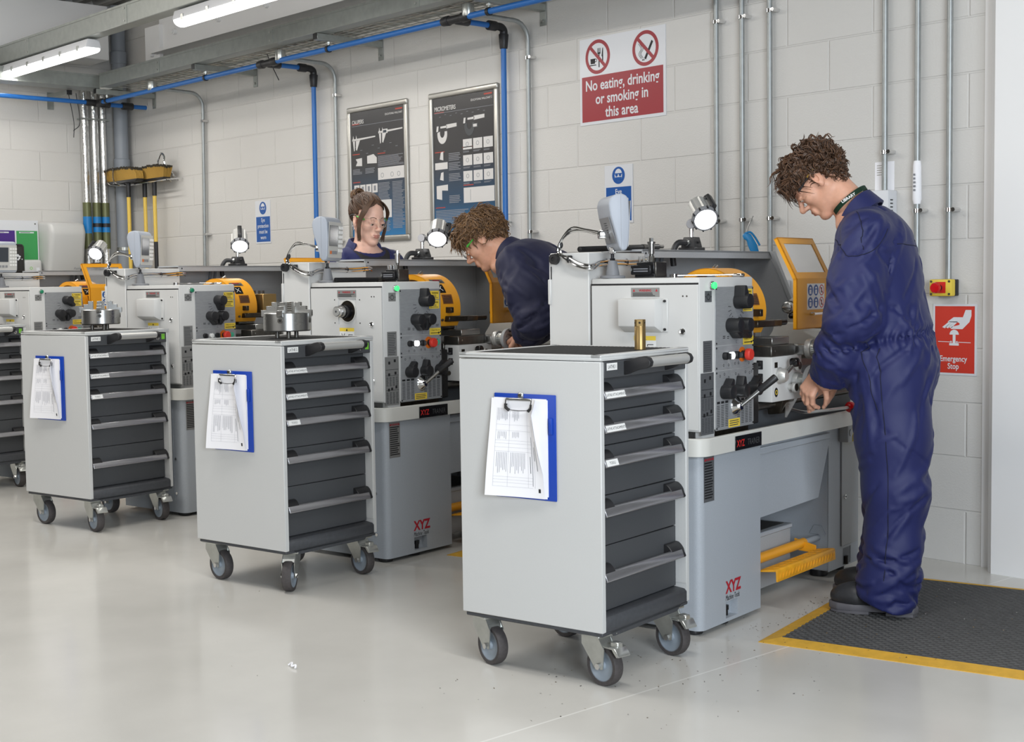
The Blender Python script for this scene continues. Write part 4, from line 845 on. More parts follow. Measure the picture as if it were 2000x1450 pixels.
        b = MB(); b.bev([(-.291,-.006,1.02),(-.138,-.006,1.02),(-.138,-.006,1.137),(-.291,-.006,1.137),(-.289,-.050,1.042),(-.142,-.050,1.042),(-.142,-.050,1.134),(-.289,-.050,1.134)],[(0,1,2,3),(7,6,5,4),(0,4,5,1),(1,5,6,2),(2,6,7,3),(3,7,4,0)],Wp,.003,2)
        b.box((-.140,-.010,1.023),(-.117,-.006,1.135),Wp,.002,1)
        for z in (1.032,1.127): b.cyl((-.127,-.010,z),(-.127,-.015,z),.0045,'ink',n=10)
        b.build('spindle_cover',H)
    # controls on the front
    def lamp_btn(nm,y,z,m,ring='chrome'):
        b = MB(); b.cyl((0,y,z),(.010,y,z),.0145,ring,n=24,bev=.002); b.cyl((.010,y,z),(.020,y,z),.0115,m,n=24,bev=.003); return b.build(nm,H)
    lamp_btn('power_lamp',.074,1.177,'green_lit' if lit else 'green_btn')
    b = MB(); b.rect((0,0,0),FX,FZ,.034,1.122,.079,1.159,'plate_light' if k else 'plate_dark',.001); b.ring((0,0,0),FX,FZ,(.056,1.139),.0085,.0105,'ink',.0014,24); b.rect((0,0,0),FX,FZ,.0553,1.141,.0567,1.153,'ink',.0015); screws(b,[(.038,1.14),(.075,1.14)],.001,.002); b.build('switch_plate',H)
    b = MB(); b.rect((0,0,0),FX,FZ,.021,.888,.080,.993,'plate_light' if k else 'plate_dark',.001); b.lines((0,0,0),FX,FZ,.026,.893,.075,.988,13,'ink_grey',.0014,.4,k); b.build('rating_plate',H)
    b = MB(); m = 'plate_light' if k else 'plate_dark'; b.rect((0,0,0),FX,FZ,.004,.679,.090,.886,m,.0012)
    for y,z in ((.03,.86),(.065,.868),(.028,.81),(.068,.815),(.025,.745),(.045,.748),(.072,.755)): b.rect((0,0,0),FX,FZ,y-.006,z-.006,y+.006,z+.006,'ink',.0016)
    for j in range(4):
        y = .010+j*.020; b.lines((0,0,0),FX,FZ,y,.685,y+.014,.735,9,'ink_grey',.0016,.5,j); b.lines((0,0,0),FX,FZ,y,.76,y+.014,.80,8,'ink_grey',.0016,.5,j+9)
    for z in (.742,.805,.83): b.rect((0,0,0),FX,FZ,.008,z,.086,z+.0015,'ink',.0016)
    b.build('gear_chart',H)
    b = MB()
    for z0,z1 in ((.974,1.172),(.890,.972),(.686,.888)):
        b.box((0,.100,z0),(.003,.370,z1),'panel_plate',.0008,1); screws(b,[(y,z) for y in (.106,.364) for z in (z0+.007,z1-.007)],.003)
    for z in (1.08,1.02,.93): pass
    for a in range(0,200,18):
        q = R(-190+a+5)
        for rr in (.040,.047,.054): b.box((.003,.245+rr*math.cos(q)-.0022,1.10+rr*math.sin(q)-.0012),(.0034,.245+rr*math.cos(q)+.0022,1.10+rr*math.sin(q)+.0012),'ink')
    for j in range(9):
        if j in (3,4): continue
        y = .108+j*.0285; b.lines((.003,0,0),FX,FZ,y,.696,y+.020,.772,13,'ink_grey',.0004,.45,j,.1); b.rect((.003,0,0),FX,FZ,y,.776,y+.02,.784,'ink',.0004)
    for y,z in ((.13,.87),(.16,.875),(.19,.862),(.24,.872),(.26,.866),(.31,.874),(.34,.87),(.355,.874),(.155,.905),(.19,.905),(.235,.908),(.26,.908),(.335,.905)): b.ring((.003,0,0),FX,FZ,(y,z),.0035,.0048,'ink',.0004,12)
    for y,z,w in ((.15,.995,.018),(.18,.993,.014),(.335,1.005,.022)): b.lines((.003,0,0),FX,FZ,y,z,y+w,z+.012,2,'ink',.0004,.4,3)
    b.text('A',.012,'ink',(.003,.285,.995),FX,FZ,h=.0004); b.text('C',.012,'ink',(.003,.245,.978),FX,FZ,h=.0004)
    b.build('control_panel',H)
    for nm,(y,z,a,r) in dict(speed_selector=(.247,1.122,dials[0],.027)).items(): knob(nm,H,y,z,a,r,.058)
    knob('range_selector',H,.192,1.040,dials[1],.0255); knob('range_selector',H,.263,1.040,dials[2],.0255)
    for y,a in ((.150,62),(.247,85),(.345,55)): knob('feed_selector',H,y,.815,a,.0245,.045)
    for nm,y,m in (('rotary_switch',.157,'black_plastic'),('rotary_switch',.238,'black_plastic')):
        b = MB(); b.cyl((.003,y,.937),(.018,y,.937),.013,'black_plastic',bev=.002); b.box((.018,y-.003,.927),(.032,y+.003,.947),'black_plastic',.002,1); b.build(nm,H)
    b = MB(); b.cyl((.003,.197,.937),(.008,.197,.937),.0145,'chrome'); b.cyl((.008,.197,.937),(.020,.197,.937),.0125,'white_lit' if lit else 'sticker_white',bev=.003); b.build('lamp_button',H,label='white push button, lit' if lit else 'white push button')
    b = MB(); b.cyl((.003,.285,.937),(.0045,.285,.937),.026,'orange'); b.cyl((.0045,.285,.937),(.025,.285,.937),.013,'black_plastic'); b.lathe([(.013,0),(.0205,.002),(.021,.014),(.018,.019),(0,.020)],'red_estop',(.022,.285,.937),(1,0,0),26); b.build('stop_button',H,label='red mushroom stop button')
    b = MB(); b.cyl((.003,.335,.937),(.010,.335,.937),.0145,'chrome'); b.cyl((.010,.335,.937),(.017,.335,.937),.0125,'teal_btn',bev=.002); b.build('start_button',H,label='green start button')
    b = MB()
    for z0,z1 in ((1.126,1.163),(1.085,1.122)): b.rect((.003,0,0),FX,FZ,.293,z0,.360,z1,'sticker_yellow',.0007); b.text('WARNING',.0105,'ink',(.0037,.332,z1-.013),FX,FZ,bold=.03,h=.0004,sxy=.85); b.poly((.0037,0,0),FX,FZ,[(.296,z1-.013),(.304,z1-.013),(.300,z1-.004)],'ink',.0004); b.lines((.0037,0,0),FX,FZ,.30,z0+.003,.353,z1-.016,3,'ink_grey',.0004,.4,2)
    b.build('warning_sticker',H); b = MB()
    b.rect((.003,0,0),FX,FZ,.293,.969,.368,.999,'sticker_yellow',.0007); b.text('! Check Oil Level' if k < 2 else 'CHECK OIL LEVEL',.0098 if k < 2 else .0082,'ink',(.0037,.331,.987),FX,FZ,h=.0004,sxy=.9); b.rect((.0037,0,0),FX,FZ,.30,.976,.35,.979,'ink',.0004); b.poly((.0037,0,0),FX,FZ,[(.35,.972),(.362,.9775),(.35,.983)],'ink',.0004)
    b.build('oil_level_sticker',H); b = MB()
    b.rect((.003,0,0),FX,FZ,.188,.690,.268,.718,'sticker_yellow',.0007); b.lines((.0037,0,0),FX,FZ,.194,.693,.262,.715,3,'ink_grey',.0004,.4,4); b.build('gear_sticker',H)
    b = MB(); b.lathe([(0,0),(.034,0),(.034,.004),(.027,.012),(.020,.017),(.014,.026),(0,.028)],'chrome',(.003,.235,.762),(1,0,0),32); b.build('lever_hub',H)
    b = MB(); p0,p1 = Vector((.026,.236,.764)),Vector((.092,.272,.826)); b.cyl(p0,p1,.0075,'steel',n=14); b.build('lever_arm',H)
    b = MB(); q = (p1-p0).normalized(); b.lathe([(0,0),(.010,0),(.0115,.003),(.0135,.07),(.012,.076),(0,.078)],'black_plastic',p1-q*.02,q,18); b.build('lever_grip',H)
    # electrical cabinet behind the headstock
    b = MB(); b.box((-.605,-.004,.66),(-.438,.362,1.297),Wp,.003,1); b.box((-.606,-.006,.70),(-.601,.0,1.29),Wp); b.box((-.612,-.010,1.115),(-.598,-.002,1.205),Wp,.003,1); b.box((-.60,-.006,1.205),(-.597,-.004,1.25),'ink'); b.build('electrical_cabinet',t); E_ = t.children[-1]
    b = MB(); b.lathe([(0,0),(.016,0),(.020,.006),(.018,.022),(.008,.022),(.007,.018),(0,.018)],'black_plastic',(-.576,-.004,1.276),(0,-1,0),24); b.build('door_knob',E_)
    # splash guard
    b = MB(); b.box((-.63,.362,.66),(-.622,1.40,1.312),'guard_grey'); b.box((-.63,.362,1.304),(-.448,1.40,1.312),'guard_grey'); b.box((-.452,.362,1.281),(-.448,1.40,1.312),'guard_grey',.001,1)
    b.prism([(-.63,1.312),(-.448,1.312),(-.448,1.28),(-.27,.90),(-.27,.66),(-.63,.66)],(1.392,1.40),'guard_grey'); b.prism([(-.448,1.312),(-.43,1.312),(-.252,.90),(-.252,.66),(-.272,.66),(-.272,.90)],(1.375,1.40),'guard_grey',bev=.001,seg=1)
    b.box((-.56,1.36,1.312),(-.46,1.40,1.325),'guard_grey',.002,1) if 0 else None
    b.cyl((-.448,.385,1.297),(-.446,.385,1.297),.004,'ink',n=10)
    for q in (0,.035): b.tube([(-.60,.72+q,1.30),(-.615,.72+q,1.2),(-.612,.715+q,.95)],.008,'guard_dark',8,smooth=3)
    b.build('splash_guard',t)
    # bed and tailstock
    b = MB(); b.box((-.30,.372,.635),(-.085,1.39,.862),'bed_grey'); b.prism([(-.31,.86),(-.31,.885),(-.28,.885),(-.265,.895),(-.25,.885),(-.14,.885),(-.125,.897),(-.11,.885),(-.075,.885),(-.075,.86)],(.372,1.39),'steel_oily'); b.build('bed',t)
    b = MB(); b.prism([(-.32,.885),(-.05,.885),(-.06,.945),(-.14,.985),(-.15,1.02),(-.27,1.02),(-.28,.985),(-.31,.945)],(1.07,1.27),'cream_paint',bev=.006); b.cyl((-.21,1.13,1.08),(-.21,1.33,1.08),.040,'cream_paint',n=30,bev=.01); b.box((-.25,1.14,.99),(-.17,1.30,1.08),'cream_paint',.01)
    b.build('tailstock',t); d = t.children[-1]
    b = MB(); b.cyl((-.21,1.085,1.08),(-.21,1.135,1.08),.027,'steel_dark'); b.lathe([(0,0),(.004,.004),(.019,.038),(.023,.040),(.023,.07),(.026,.075),(.026,.085),(0,.085)],'steel',(-.21,1.02,1.08),(0,1,0),24); b.build('live_centre',d)
    b = MB(); b.cyl((-.21,1.33,1.08),(-.21,1.36,1.08),.03,'alu_light'); b.tube([(-.21+.06*math.cos(a*math.pi/12),1.37,1.08+.06*math.sin(a*math.pi/12)) for a in range(24)],.009,'alu_light',8,closed=True); b.cyl((-.27,1.37,1.08),(-.15,1.37,1.08),.007,'alu_light'); b.build('tailstock_wheel',d)
    b = MB(); b.cyl((-.15,1.14,1.03),(-.10,1.13,1.045),.007,'steel'); b.sph((-.09,1.13,1.048),.017,'steel_dark'); b.build('clamp_lever',d)
    # chuck and yellow chuck guard
    b = MB(); b.cyl((-.21,.372,1.08),(-.21,.40,1.08),.075,'steel_dark',n=36); b.cyl((-.21,.40,1.08),(-.21,.475,1.08),.098,'steel',n=40,bev=.004)
    for q in range(3): a = q*2.094+.6; b.T = Matrix.Translation((-.21,0,1.08))@Matrix.Rotation(a,4,'Y'); b.prism([(.02,.475),(.09,.475),(.09,.49),(.06,.49),(.06,.505),(.02,.505)],(-.012,.012),'steel_dark',ex=(1,0,0),ey=(0,1,0),ez=(0,0,1)); b.T = None
    b.build('chuck',t)
    Rg = .158; A0,A1 = -30,158; na = 36
    prof = [(-.21+Rg*math.cos(R(A0+(A1-A0)*i/na)), 1.08+Rg*math.sin(R(A0+(A1-A0)*i/na))) for i in range(na+1)]; inn = [(-.21+(Rg-.003)*math.cos(R(A0+(A1-A0)*i/na)), 1.08+(Rg-.003)*math.sin(R(A0+(A1-A0)*i/na))) for i in range(na,-1,-1)]
    b = MB(); vs = []; fs = []
    for y in (.412,.575): vs += [(x,y,z) for x,z in prof+inn]
    n2 = len(prof)*2
    for i in range(n2): fs.append((i,(i+1)%n2,n2+(i+1)%n2,n2+i))
    for base in (0,n2):
        for i in range(na): fs.append((base+i,base+i+1,base+n2-2-i,base+n2-1-i))
    b.add(vs,fs,'yellow_guard',True)
    rim = [(-.21+(Rg-.024)*math.cos(R(A0+(A1-A0)*i/na)), 1.08+(Rg-.024)*math.sin(R(A0+(A1-A0)*i/na))) for i in range(na,-1,-1)]
    vs = [(x,y,z) for y in (.412,.415) for x,z in prof+rim]; fs = [f for f in [(i,i+1,n2-2-i,n2-1-i) for i in range(na)]]; fs += [tuple(q+n2 for q in f[::-1]) for f in fs]; fs += [(na+1+i,na+2+i,n2+na+2+i,n2+na+1+i) for i in range(na)]; b.add(vs,fs,'yellow_guard',True)
    b.build('chuck_guard',t); g = t.children[-1]
    b = MB()
    def onguard(a0,a1,y0,y1,m,hh=.001,nn=6):
        vs = []; fs = []
        for i in range(nn+1):
            a = R(a0+(a1-a0)*i/nn); c,s = math.cos(a),math.sin(a); vs += [(-.21+(Rg+hh)*c,y0,1.08+(Rg+hh)*s),(-.21+(Rg+hh)*c,y1,1.08+(Rg+hh)*s)]
        for i in range(nn): fs.append((2*i,2*i+1,2*i+3,2*i+2)); fs.append((2*i,2*i+2,2*i+3,2*i+1))
        b.add(vs,fs,m)
    onguard(8,24,.455,.525,'sticker_bronze'); onguard(27,44,.440,.495,'ink'); onguard(47,57,.435,.525,'plate_light')
    for i in range(4): onguard(10+i*2.2,11+i*2.2,.462,.518,'ink_grey',.0014,2)
    onguard(48.5,51,.445,.515,'ink_grey',.0014,2); onguard(52.5,55.5,.455,.505,'logo_red',.0014,2)
    a = R(18.5); b.text('Warning',.014,'ink',(-.21+(Rg+.0016)*math.cos(a),.49,1.08+(Rg+.0016)*math.sin(a)),FX,Vector((-math.sin(a),0,math.cos(a))),h=.0006)
    for p,q in ((31,40),(40,31)):
        for i in range(1): b.tube([(-.21+(Rg+.0015)*math.cos(R(p)),.452,1.08+(Rg+.0015)*math.sin(R(p))),(-.21+(Rg+.0018)*math.cos(R(35.5)),.466,1.08+(Rg+.0018)*math.sin(R(35.5))),(-.21+(Rg+.0015)*math.cos(R(q)),.480,1.08+(Rg+.0015)*math.sin(R(q)))],.0012,'sticker_white',5)
    b.build('guard_stickers',g)
    b = MB(); b.box((-.078,.43,.985),(-.072,.57,1.003),'clear_plastic'); b.cyl((-.06,.45,1.03),(-.052,.45,1.03),.006,'steel_dark'); b.cyl((-.21,.47,1.237),(-.21,.49,1.247),.007,'steel'); b.build('guard_strip',g)
    # carriage
    S = 'steel_dark'
    b = MB(); b.box((-.33,.46,.885),(-.06,.70,.925),S,.003,1); b.box((-.06,.46,.917),(.028,.64,.957),S,.003,1); b.cyl((-.005,.655,.918),(-.005,.655,.957),.022,S); b.box((-.06,.64,.917),(-.01,.70,.957),S,.003,1); b.cyl((.028,.487,.938),(.0285,.487,.938),.004,'steel',n=8); b.build('saddle',t); sd = t.children[-1]
    b = MB(); b.box((-.32,.51,.957),(.005,.645,.985),'steel',.002,1); b.box((.0,.66,.915),(.055,.735,.955),'steel',.006); b.box((.055,.668,.918),(.0555,.73,.952),'black_oxide'); b.build('cross_slide',sd)
    b = MB(); b.cyl((.052,.70,.937),(.075,.70,.937),.037,'alu_light',n=32,bev=.003); b.cyl((.075,.70,.937),(.10,.70,.937),.030,'zinc',n=32); b.cyl((.10,.70,.937),(.112,.70,.937),.034,'alu_light',n=32,bev=.003)
    for q in range(24): a = q*math.pi/12; b.box((.080,.70+.0302*math.cos(a)-.0005,.937+.0302*math.sin(a)-.0005),(.090,.70+.0302*math.cos(a)+.0005,.937+.0302*math.sin(a)+.0005),'ink')
    b.lathe([(.020,0),(.047,.004),(.049,.012),(.047,.020),(.034,.022),(.022,.012),(.014,.020),(0,.021)],'guard_grey',(.112,.70,.937),(1,0,0),36); b.cyl((.13,.70,.975),(.165,.70,.977),.008,'black_plastic',bev=.003); b.build('cross_slide_wheel',sd)
    b = MB(); b.box((-.28,.49,.985),(-.11,.60,1.008),'steel_dark',.003,1); b.cyl((-.17,.55,1.008),(-.17,.55,1.022),.045,'steel'); b.box((-.26,.47,1.022),(-.03,.60,1.047),'steel_oily',.003,1); b.box((-.13,.60,1.02),(-.05,.70,1.045),'steel_dark',.003,1); b.cyl((-.09,.70,1.032),(-.09,.80,1.032),.012,'black_oxide'); b.build('compound_slide',sd)
    b = MB(); b.box((-.20,.49,1.047),(-.11,.585,1.10),'black_oxide',.003,1); b.box((-.19,.47,1.062),(-.02,.49,1.088),'steel_oily',.002,1); b.cyl((-.155,.54,1.10),(-.155,.54,1.125),.010,'steel')
    if post:
        b.box((-.14,.60,1.047),(-.03,.70,1.15),'brass',.003,1)
        for x in (-.12,-.08,-.05): b.cyl((x,.62,1.15),(x,.62,1.168),.008,'steel_dark',n=8)
    b.build('tool_post',sd)
    b = MB(); b.box((-.055,.46,.755),(.03,.698,.918),Wp,.005); b.build('apron',sd); ap = sd.children[-1]
    b = MB()
    for z0,z1 in ((.873,.905),(.828,.858)):
        b.box((-.030,.456,z0),(-.006,.4605,z1),'black_plastic',.003)
        for z in ((z0+z1)/2-.007,(z0+z1)/2+.007): b.cyl((-.018,.456,z),(-.018,.454,z),.005,'steel',n=10)
    b.box((-.04,.41,.877),(-.02,.46,.884),'black_plastic')
    b.build('carriage_stop',ap)
    b = MB(); b.lathe([(0,0),(.031,0),(.031,.004),(.026,.006),(.026,.020),(.018,.032),(0,.033)],'alu_light',(.03,.512,.849),(1,0,0),30); b.cyl((.052,.513,.852),(.068,.556,.890),.0075,'steel'); b.cyl((.055,.556,.893),(.085,.558,.897),.017,'black_gloss',bev=.005); b.build('feed_lever',ap)
    for y,z in ((.617,.880),(.588,.803)): b = MB(); b.cyl((.03,y,z),(.05,y,z),.011,'alu_light'); b.cyl((.049,y,z),(.062,y,z),.019,'alu_light',n=26,bev=.003); b.cyl((.061,y,z),(.0625,y,z),.014,'steel_oily',n=20); b.build('pull_knob',ap)
    b = MB()
    b.poly((.03,0,0),FX,FZ,[(.490+.013*math.cos(i*.314),.790+.017*math.sin(i*.314)) for i in range(20)],'ink',.001); b.ring((.0312,0,0),FX,FZ,(.490,.790),.006,.0085,'sticker_yellow',.0006); b.build('oil_sight',ap); b = MB(); b.rect((.03,0,0),FX,FZ,.478,.878,.500,.898,'steel_oily',.001); b.build('feed_plate',ap)
    b = MB(); b.cyl((.03,.645,.820),(.052,.645,.820),.034,'alu_light',n=32,bev=.003); b.cyl((.052,.645,.820),(.075,.645,.820),.028,'zinc',n=32); b.lathe([(.016,0),(.058,.006),(.062,.014),(.060,.024),(.050,.026),(.044,.012),(.022,.012),(.018,.022),(0,.023)],'guard_grey',(.078,.645,.820),(1,0,0),36); b.cyl((.10,.645,.868),(.145,.645,.868),.009,'black_plastic',bev=.003); b.build('carriage_wheel',ap)
    b = MB(); b.cyl((-.025,.372,.738),(-.025,.72,.738),.0125,'steel_dark',n=14); b.cyl((-.035,.372,.738),(-.035,1.37,.738),.0110,'steel_oily',n=14); b.cyl((-.03,.372,.790),(-.03,1.37,.790),.011,'steel_oily',n=14); b.build('feed_shafts',t)
    b = MB(); b.box((-.05,.378,.685),(-.004,.422,.90),'black_oxide',.003,1); b.prism([(-.05,.755),(.02,.755),(.005,.705),(-.045,.70)],(.57,.66),'steel_oily',bev=.004); b.prism([(.60,.752),(.704,.765),(.60,.690),(.585,.692)],(.014,.017),'steel',ex=FX,ey=FZ,ez=(1,0,0)); b.build('gearbox_bracket',t)
    b = MB(); b.tube([(.0,.66,.715),(.03,.72,.700),(.05,.84,.697),(.05,1.06,.690)],.0065,'steel',10,smooth=4); b.build('control_lever',t); d = t.children[-1]
    b = MB(); b.sph((.05,1.085,.690),.022,'red_gloss'); b.build('lever_ball',d,label='red ball knob')
    # hinged yellow shield with window
    y0 = shield_y; y1 = y0+.302; Yg = 'yellow_guard'
    b = MB(); b.box((-.004,y0,1.006),(.0,y1,1.196),Yg); b.box((-.016,y0,1.006),(.0,y0+.004,1.196),Yg); b.box((-.016,y1-.004,1.006),(.0,y1,1.196),Yg); b.box((-.016,y0,1.006),(0,y1,1.010),Yg)
    v = Vector((-.081,0,.157)); L = v.length; v.normalize(); nrm = Vector((v.z,0,-v.x)); o3 = Vector((0,0,1.194))
    def pan(a,c,z0,z1,m,d0=-.004,d1=0): b.prism([(a,z0),(c,z0),(c,z1),(a,z1)],(d0,d1),m,o=o3,ex=FX,ey=v,ez=nrm)
    pan(y0,y1,0,.028,Yg); pan(y0,y1,L-.026,L,Yg); pan(y0,y0+.028,.028,L-.026,Yg); pan(y1-.03,y1,.028,L-.026,Yg); pan(y0,y0+.004,0,L,Yg,-.016,0); pan(y1-.004,y1,0,L,Yg,-.016,0); pan(y0,y1,L-.004,L,Yg,-.014,0)
    b.build('shield',t); sh = t.children[-1]
    b = MB(); pan(y0+.028,y1-.03,.028,L-.026,'window_plastic',-.005,-.003); b.build('shield_window',sh)
    b = MB(); b.rect((.0,0,0),FX,FZ,y0+.085,1.078,y0+.235,1.176,'sticker_white',.0006)
    for i in range(3):
        for j in range(2):
            c = (y0+.111+i*.049,1.151-j*.047)
            if i < 2: b.disc((.0006,0,0),FX,FZ,c,.021,'sign_blue',.0004); b.disc((.001,0,0),FX,FZ,(c[0],c[1]+.004),.009,'sticker_white',.0003); b.rect((.001,0,0),FX,FZ,c[0]-.008,c[1]-.014,c[0]+.008,c[1]-.002,'sticker_white',.0003); b.rect((.0013,0,0),FX,FZ,c[0]-.010,c[1]+.002,c[0]+.010,c[1]+.006,'sign_blue',.0003)
            else: b.ring((.0006,0,0),FX,FZ,c,.017,.0205,'red',.0005); u = Vector((0,.707,-.707)); w = Vector((0,.707,.707)); b.rect(Vector((.0006,c[0],c[1])),u,w,-.018,-.0018,.018,.0018,'red',.0005); b.rect((.0006,0,0),FX,FZ,c[0]-.004,c[1]-.010,c[0]+.004,c[1]+.010,'ink_grey',.0003)
    b.build('safety_sticker',sh)
    b = MB(); b.cyl((.0,y0+.11,1.062),(.020,y0+.11,1.062),.006,'chrome'); b.cyl((.0,y0+.22,1.062),(.020,y0+.22,1.062),.006,'chrome'); b.cyl((.020,y0+.10,1.062),(.020,y0+.23,1.062),.005,'chrome'); b.cyl((0,y0+.15,1.062),(-.05,y0+.15,1.055),.006,'steel') ; b.build('shield_handle',sh)
    b = MB(); b.cyl((-.05,y0+.05,1.055),(-.05,1.25,1.055),.010,'black_oxide'); b.box((-.07,1.0,1.0),(-.03,1.1,1.06),'black_oxide',.003,1); b.cyl((-.05,y0+.05,1.055),(-.008,y0+.05,1.055),.008,'black_oxide'); b.build('shield_arm',sh)
    # display unit on a post
    b = MB(); b.T = Matrix.Translation((-.371,.045,1.205)); b.lathe([(0,0),(.042,0),(.044,.002),(.044,.008),(.042,.010),(.024,.011),(.023,.02),(.015,.062),(0,.063)],'post_grey',n=28); b.cyl((0,0,.06),(0,0,.092),.006,'black_oxide'); b.cyl((0,0,.062),(0,0,.070),.010,'black_oxide',n=6); b.box((-.010,-.008,.085),(.010,.008,.108),'chrome',.003,1); b.build('display_post',t)
    b = MB(); Td = Matrix.Translation((-.371,.045,1.298))@Matrix.Rotation(R(dro),4,'Z'); b.T = Td; w = .098
    b.prism([(.012,.0),(.028,.004),(.035,.02),(.040,.10),(.037,.172),(.030,.188),(.012,.196),(-.012,.192),(-.028,.180),(-.034,.160),(-.028,.12),(-.010,.06),(.002,.012)],(-w,w),'dro_grey',bev=.006,seg=3); b.box((.0085,-w-.0004,.004),(.0092,w+.0004,.192),'dro_back'); b.build('display_unit',t); d = t.children[-1]
    b = MB(); b.T = Td; fx = Vector((.005,0,.09)).normalized(); o3 = Vector((.0348,0,.012)); b.prism([(-w+.008,.004),(w-.008,.004),(w-.008,.160),(-w+.008,.160)],(0,.0015),'dro_face',o=o3,ex=FX,ey=fx,ez=Vector((1,0,-.06))); o4 = o3+Vector((.0022,0,0)); b.prism([(-w+.016,.055),(.025,.055),(.025,.145),(-w+.016,.145)],(0,.001),'screen_dark',o=o4,ex=FX,ey=fx,ez=Vector((1,0,-.06)))
    for i in range(3):
        for j in range(6): b.prism([(.036+i*.019,.03+j*.020),(.050+i*.019,.03+j*.020),(.050+i*.019,.043+j*.020),(.036+i*.019,.043+j*.020)],(0,.003),'sticker_white',o=o4,ex=FX,ey=fx,ez=Vector((1,0,-.06)))
    for i in range(4): b.prism([(-.07+i*.024,.02),(-.055+i*.024,.02),(-.055+i*.024,.034),(-.07+i*.024,.034)],(0,.003),'dro_back' if i else 'orange',o=o4,ex=FX,ey=fx,ez=Vector((1,0,-.06)))
    b.build('display_face',d)
    b = MB(); b.T = Td; b.prism([(-w+.02,.03),(w-.02,.03),(w-.02,.122),(-w+.02,.122)],(0,.002),'dro_back',o=(.0058,0,.0),ex=FX,ey=Vector((-.28,0,.96)),ez=Vector((-.96,0,-.28)))
    for i in range(5): b.prism([(-.02,.07+i*.008),(.02,.07+i*.008),(.02,.072+i*.008),(-.02,.072+i*.008)],(.002,.003),'ink_grey',o=(.0058,0,.0),ex=FX,ey=Vector((-.28,0,.96)),ez=Vector((-.96,0,-.28)))
    b.box((-.05,-.012,.045),(-.012,.012,.075),'chrome',.004); b.build('display_back',d)
    b = MB(); c0 = Td@Vector((-.05,0,.062))
    for q in (0,.012):
        b.tube([tuple(c0+Vector((0,0,q*.5))),(-.455,.0,1.372+q*.3),(-.505,-.012,1.370+q),(-.545,-.022,1.335),(-.540-q,-.026,1.295),(-.505,-.030,1.268+q),(-.455,-.028,1.246+q),(-.42,-.008,1.240+q),(-.428,.05,1.252+q),(-.430,.15,1.258+q),(-.430,.26,1.257+q),(-.430,.36,1.262+q),(-.44,.40,1.258+q)],.0048,'chrome',8,smooth=5)
    for p in ((-.505,-.030,1.274),(-.545,-.02,1.325),(-.432,.10,1.262),(-.432,.23,1.263),(-.432,.34,1.266)): b.sph(p,(.008,.008,.013),'black_plastic',10,8)
    b.box((-.53,-.012,1.268),(-.505,-.003,1.288),'black_plastic',.004); b.build('display_cables',t)
    # work lamp on the splash guard
    (lx,ly,lz),fl = lamp
    b = MB(); Tl = Matrix.Translation((-.53,.862,1.312)); b.T = Tl; b.box((-.040,-.04,0),(.04,.04,.014),'black_plastic',.003,1); b.bev([(-.032,-.032,.014),(.032,-.032,.014),(.032,.032,.014),(-.032,.032,.014),(-.024,-.024,.055),(.024,-.024,.055),(.024,.024,.055),(-.024,.024,.055)],[(3,2,1,0),(4,5,6,7),(0,1,5,4),(1,2,6,5),(2,3,7,6),(3,0,4,7)],'black_plastic',.003); b.cyl((.03,0,.036),(.036,0,.034),.006,'ink'); b.build('work_lamp',t); wl = t.children[-1]
    b = MB(); b.T = Tl; b.cyl((0,0,.054),(0,0,.10),.0095,'chrome'); b.lathe([(0,-.016),(.018,-.016),(.020,-.010),(.020,.010),(.018,.016),(0,.016)],'alu',(0,0,.108),(.35,-.94,0),24); b.cyl((-.0,-.045,.03),(0,-.03,.035),.011,'zinc'); b.tube([(0,-.04,.032),(-.02,-.075,.030),(-.03,-.095,-.01),(-.03,-.09,-.06)],.012,'black_plastic',10,smooth=5); b.build('lamp_stem',wl)
    dv = Vector((lx,ly,lz)).normalized(); hx = Vector(fl[0]); hx = (hx-dv*hx.dot(dv)).normalized(); hy = dv.cross(hx); c = Vector((-.53,.862,1.312+.108))+Vector(fl[1])-dv*.03
    Th = Matrix(((hx.x,hy.x,dv.x,c.x),(hx.y,hy.y,dv.y,c.y),(hx.z,hy.z,dv.z,c.z),(0,0,0,1)))
    b = MB(); b.T = Th; prof = []
    for i in range(48):
        a = 2*math.pi*i/48; rr = .047 if i%6 == 0 else .041; prof.append((rr*math.cos(a),rr*math.sin(a)))
    b.prism(prof,(-.085,.018),'alu_light',ex=(1,0,0),ey=(0,1,0),ez=(0,0,1)); b.cyl((0,0,-.092),(0,0,-.085),.040,'alu_light',n=32); b.build('lamp_head',wl); lh = wl.children[-1]
    b = MB(); b.T = Th; b.lathe([(.046,.010),(.0525,.012),(.0535,.022),(.050,.032),(.045,.033),(.044,.028)],'post_grey',n=40)
    for i in range(10): a = 2*math.pi*i/10; b.cyl((.052*math.cos(a),.052*math.sin(a),.016),(.052*math.cos(a),.052*math.sin(a),.031),.004,'black_plastic',n=8)
    b.build('lamp_bezel',lh)
    b = MB(); b.T = Th; b.lathe([(.0445,.026),(.04,.030),(.02,.0315),(0,.032)],'lamp_lens',n=40); b.build('lamp_lens',lh,label='lit round lens')
    b = MB(); b.T = Th; b.box((.040,-.012,-.09),(.052,.012,-.07),'black_plastic',.003); b.box((.040,-.012,-.005),(.052,.012,.010),'black_plastic',.003); b.prism([(.05,-.09),(.066,-.082),(.066,-.002),(.05,.010)],(-.012,.012),'black_plastic',bev=.003); b.build('lamp_handle',lh)
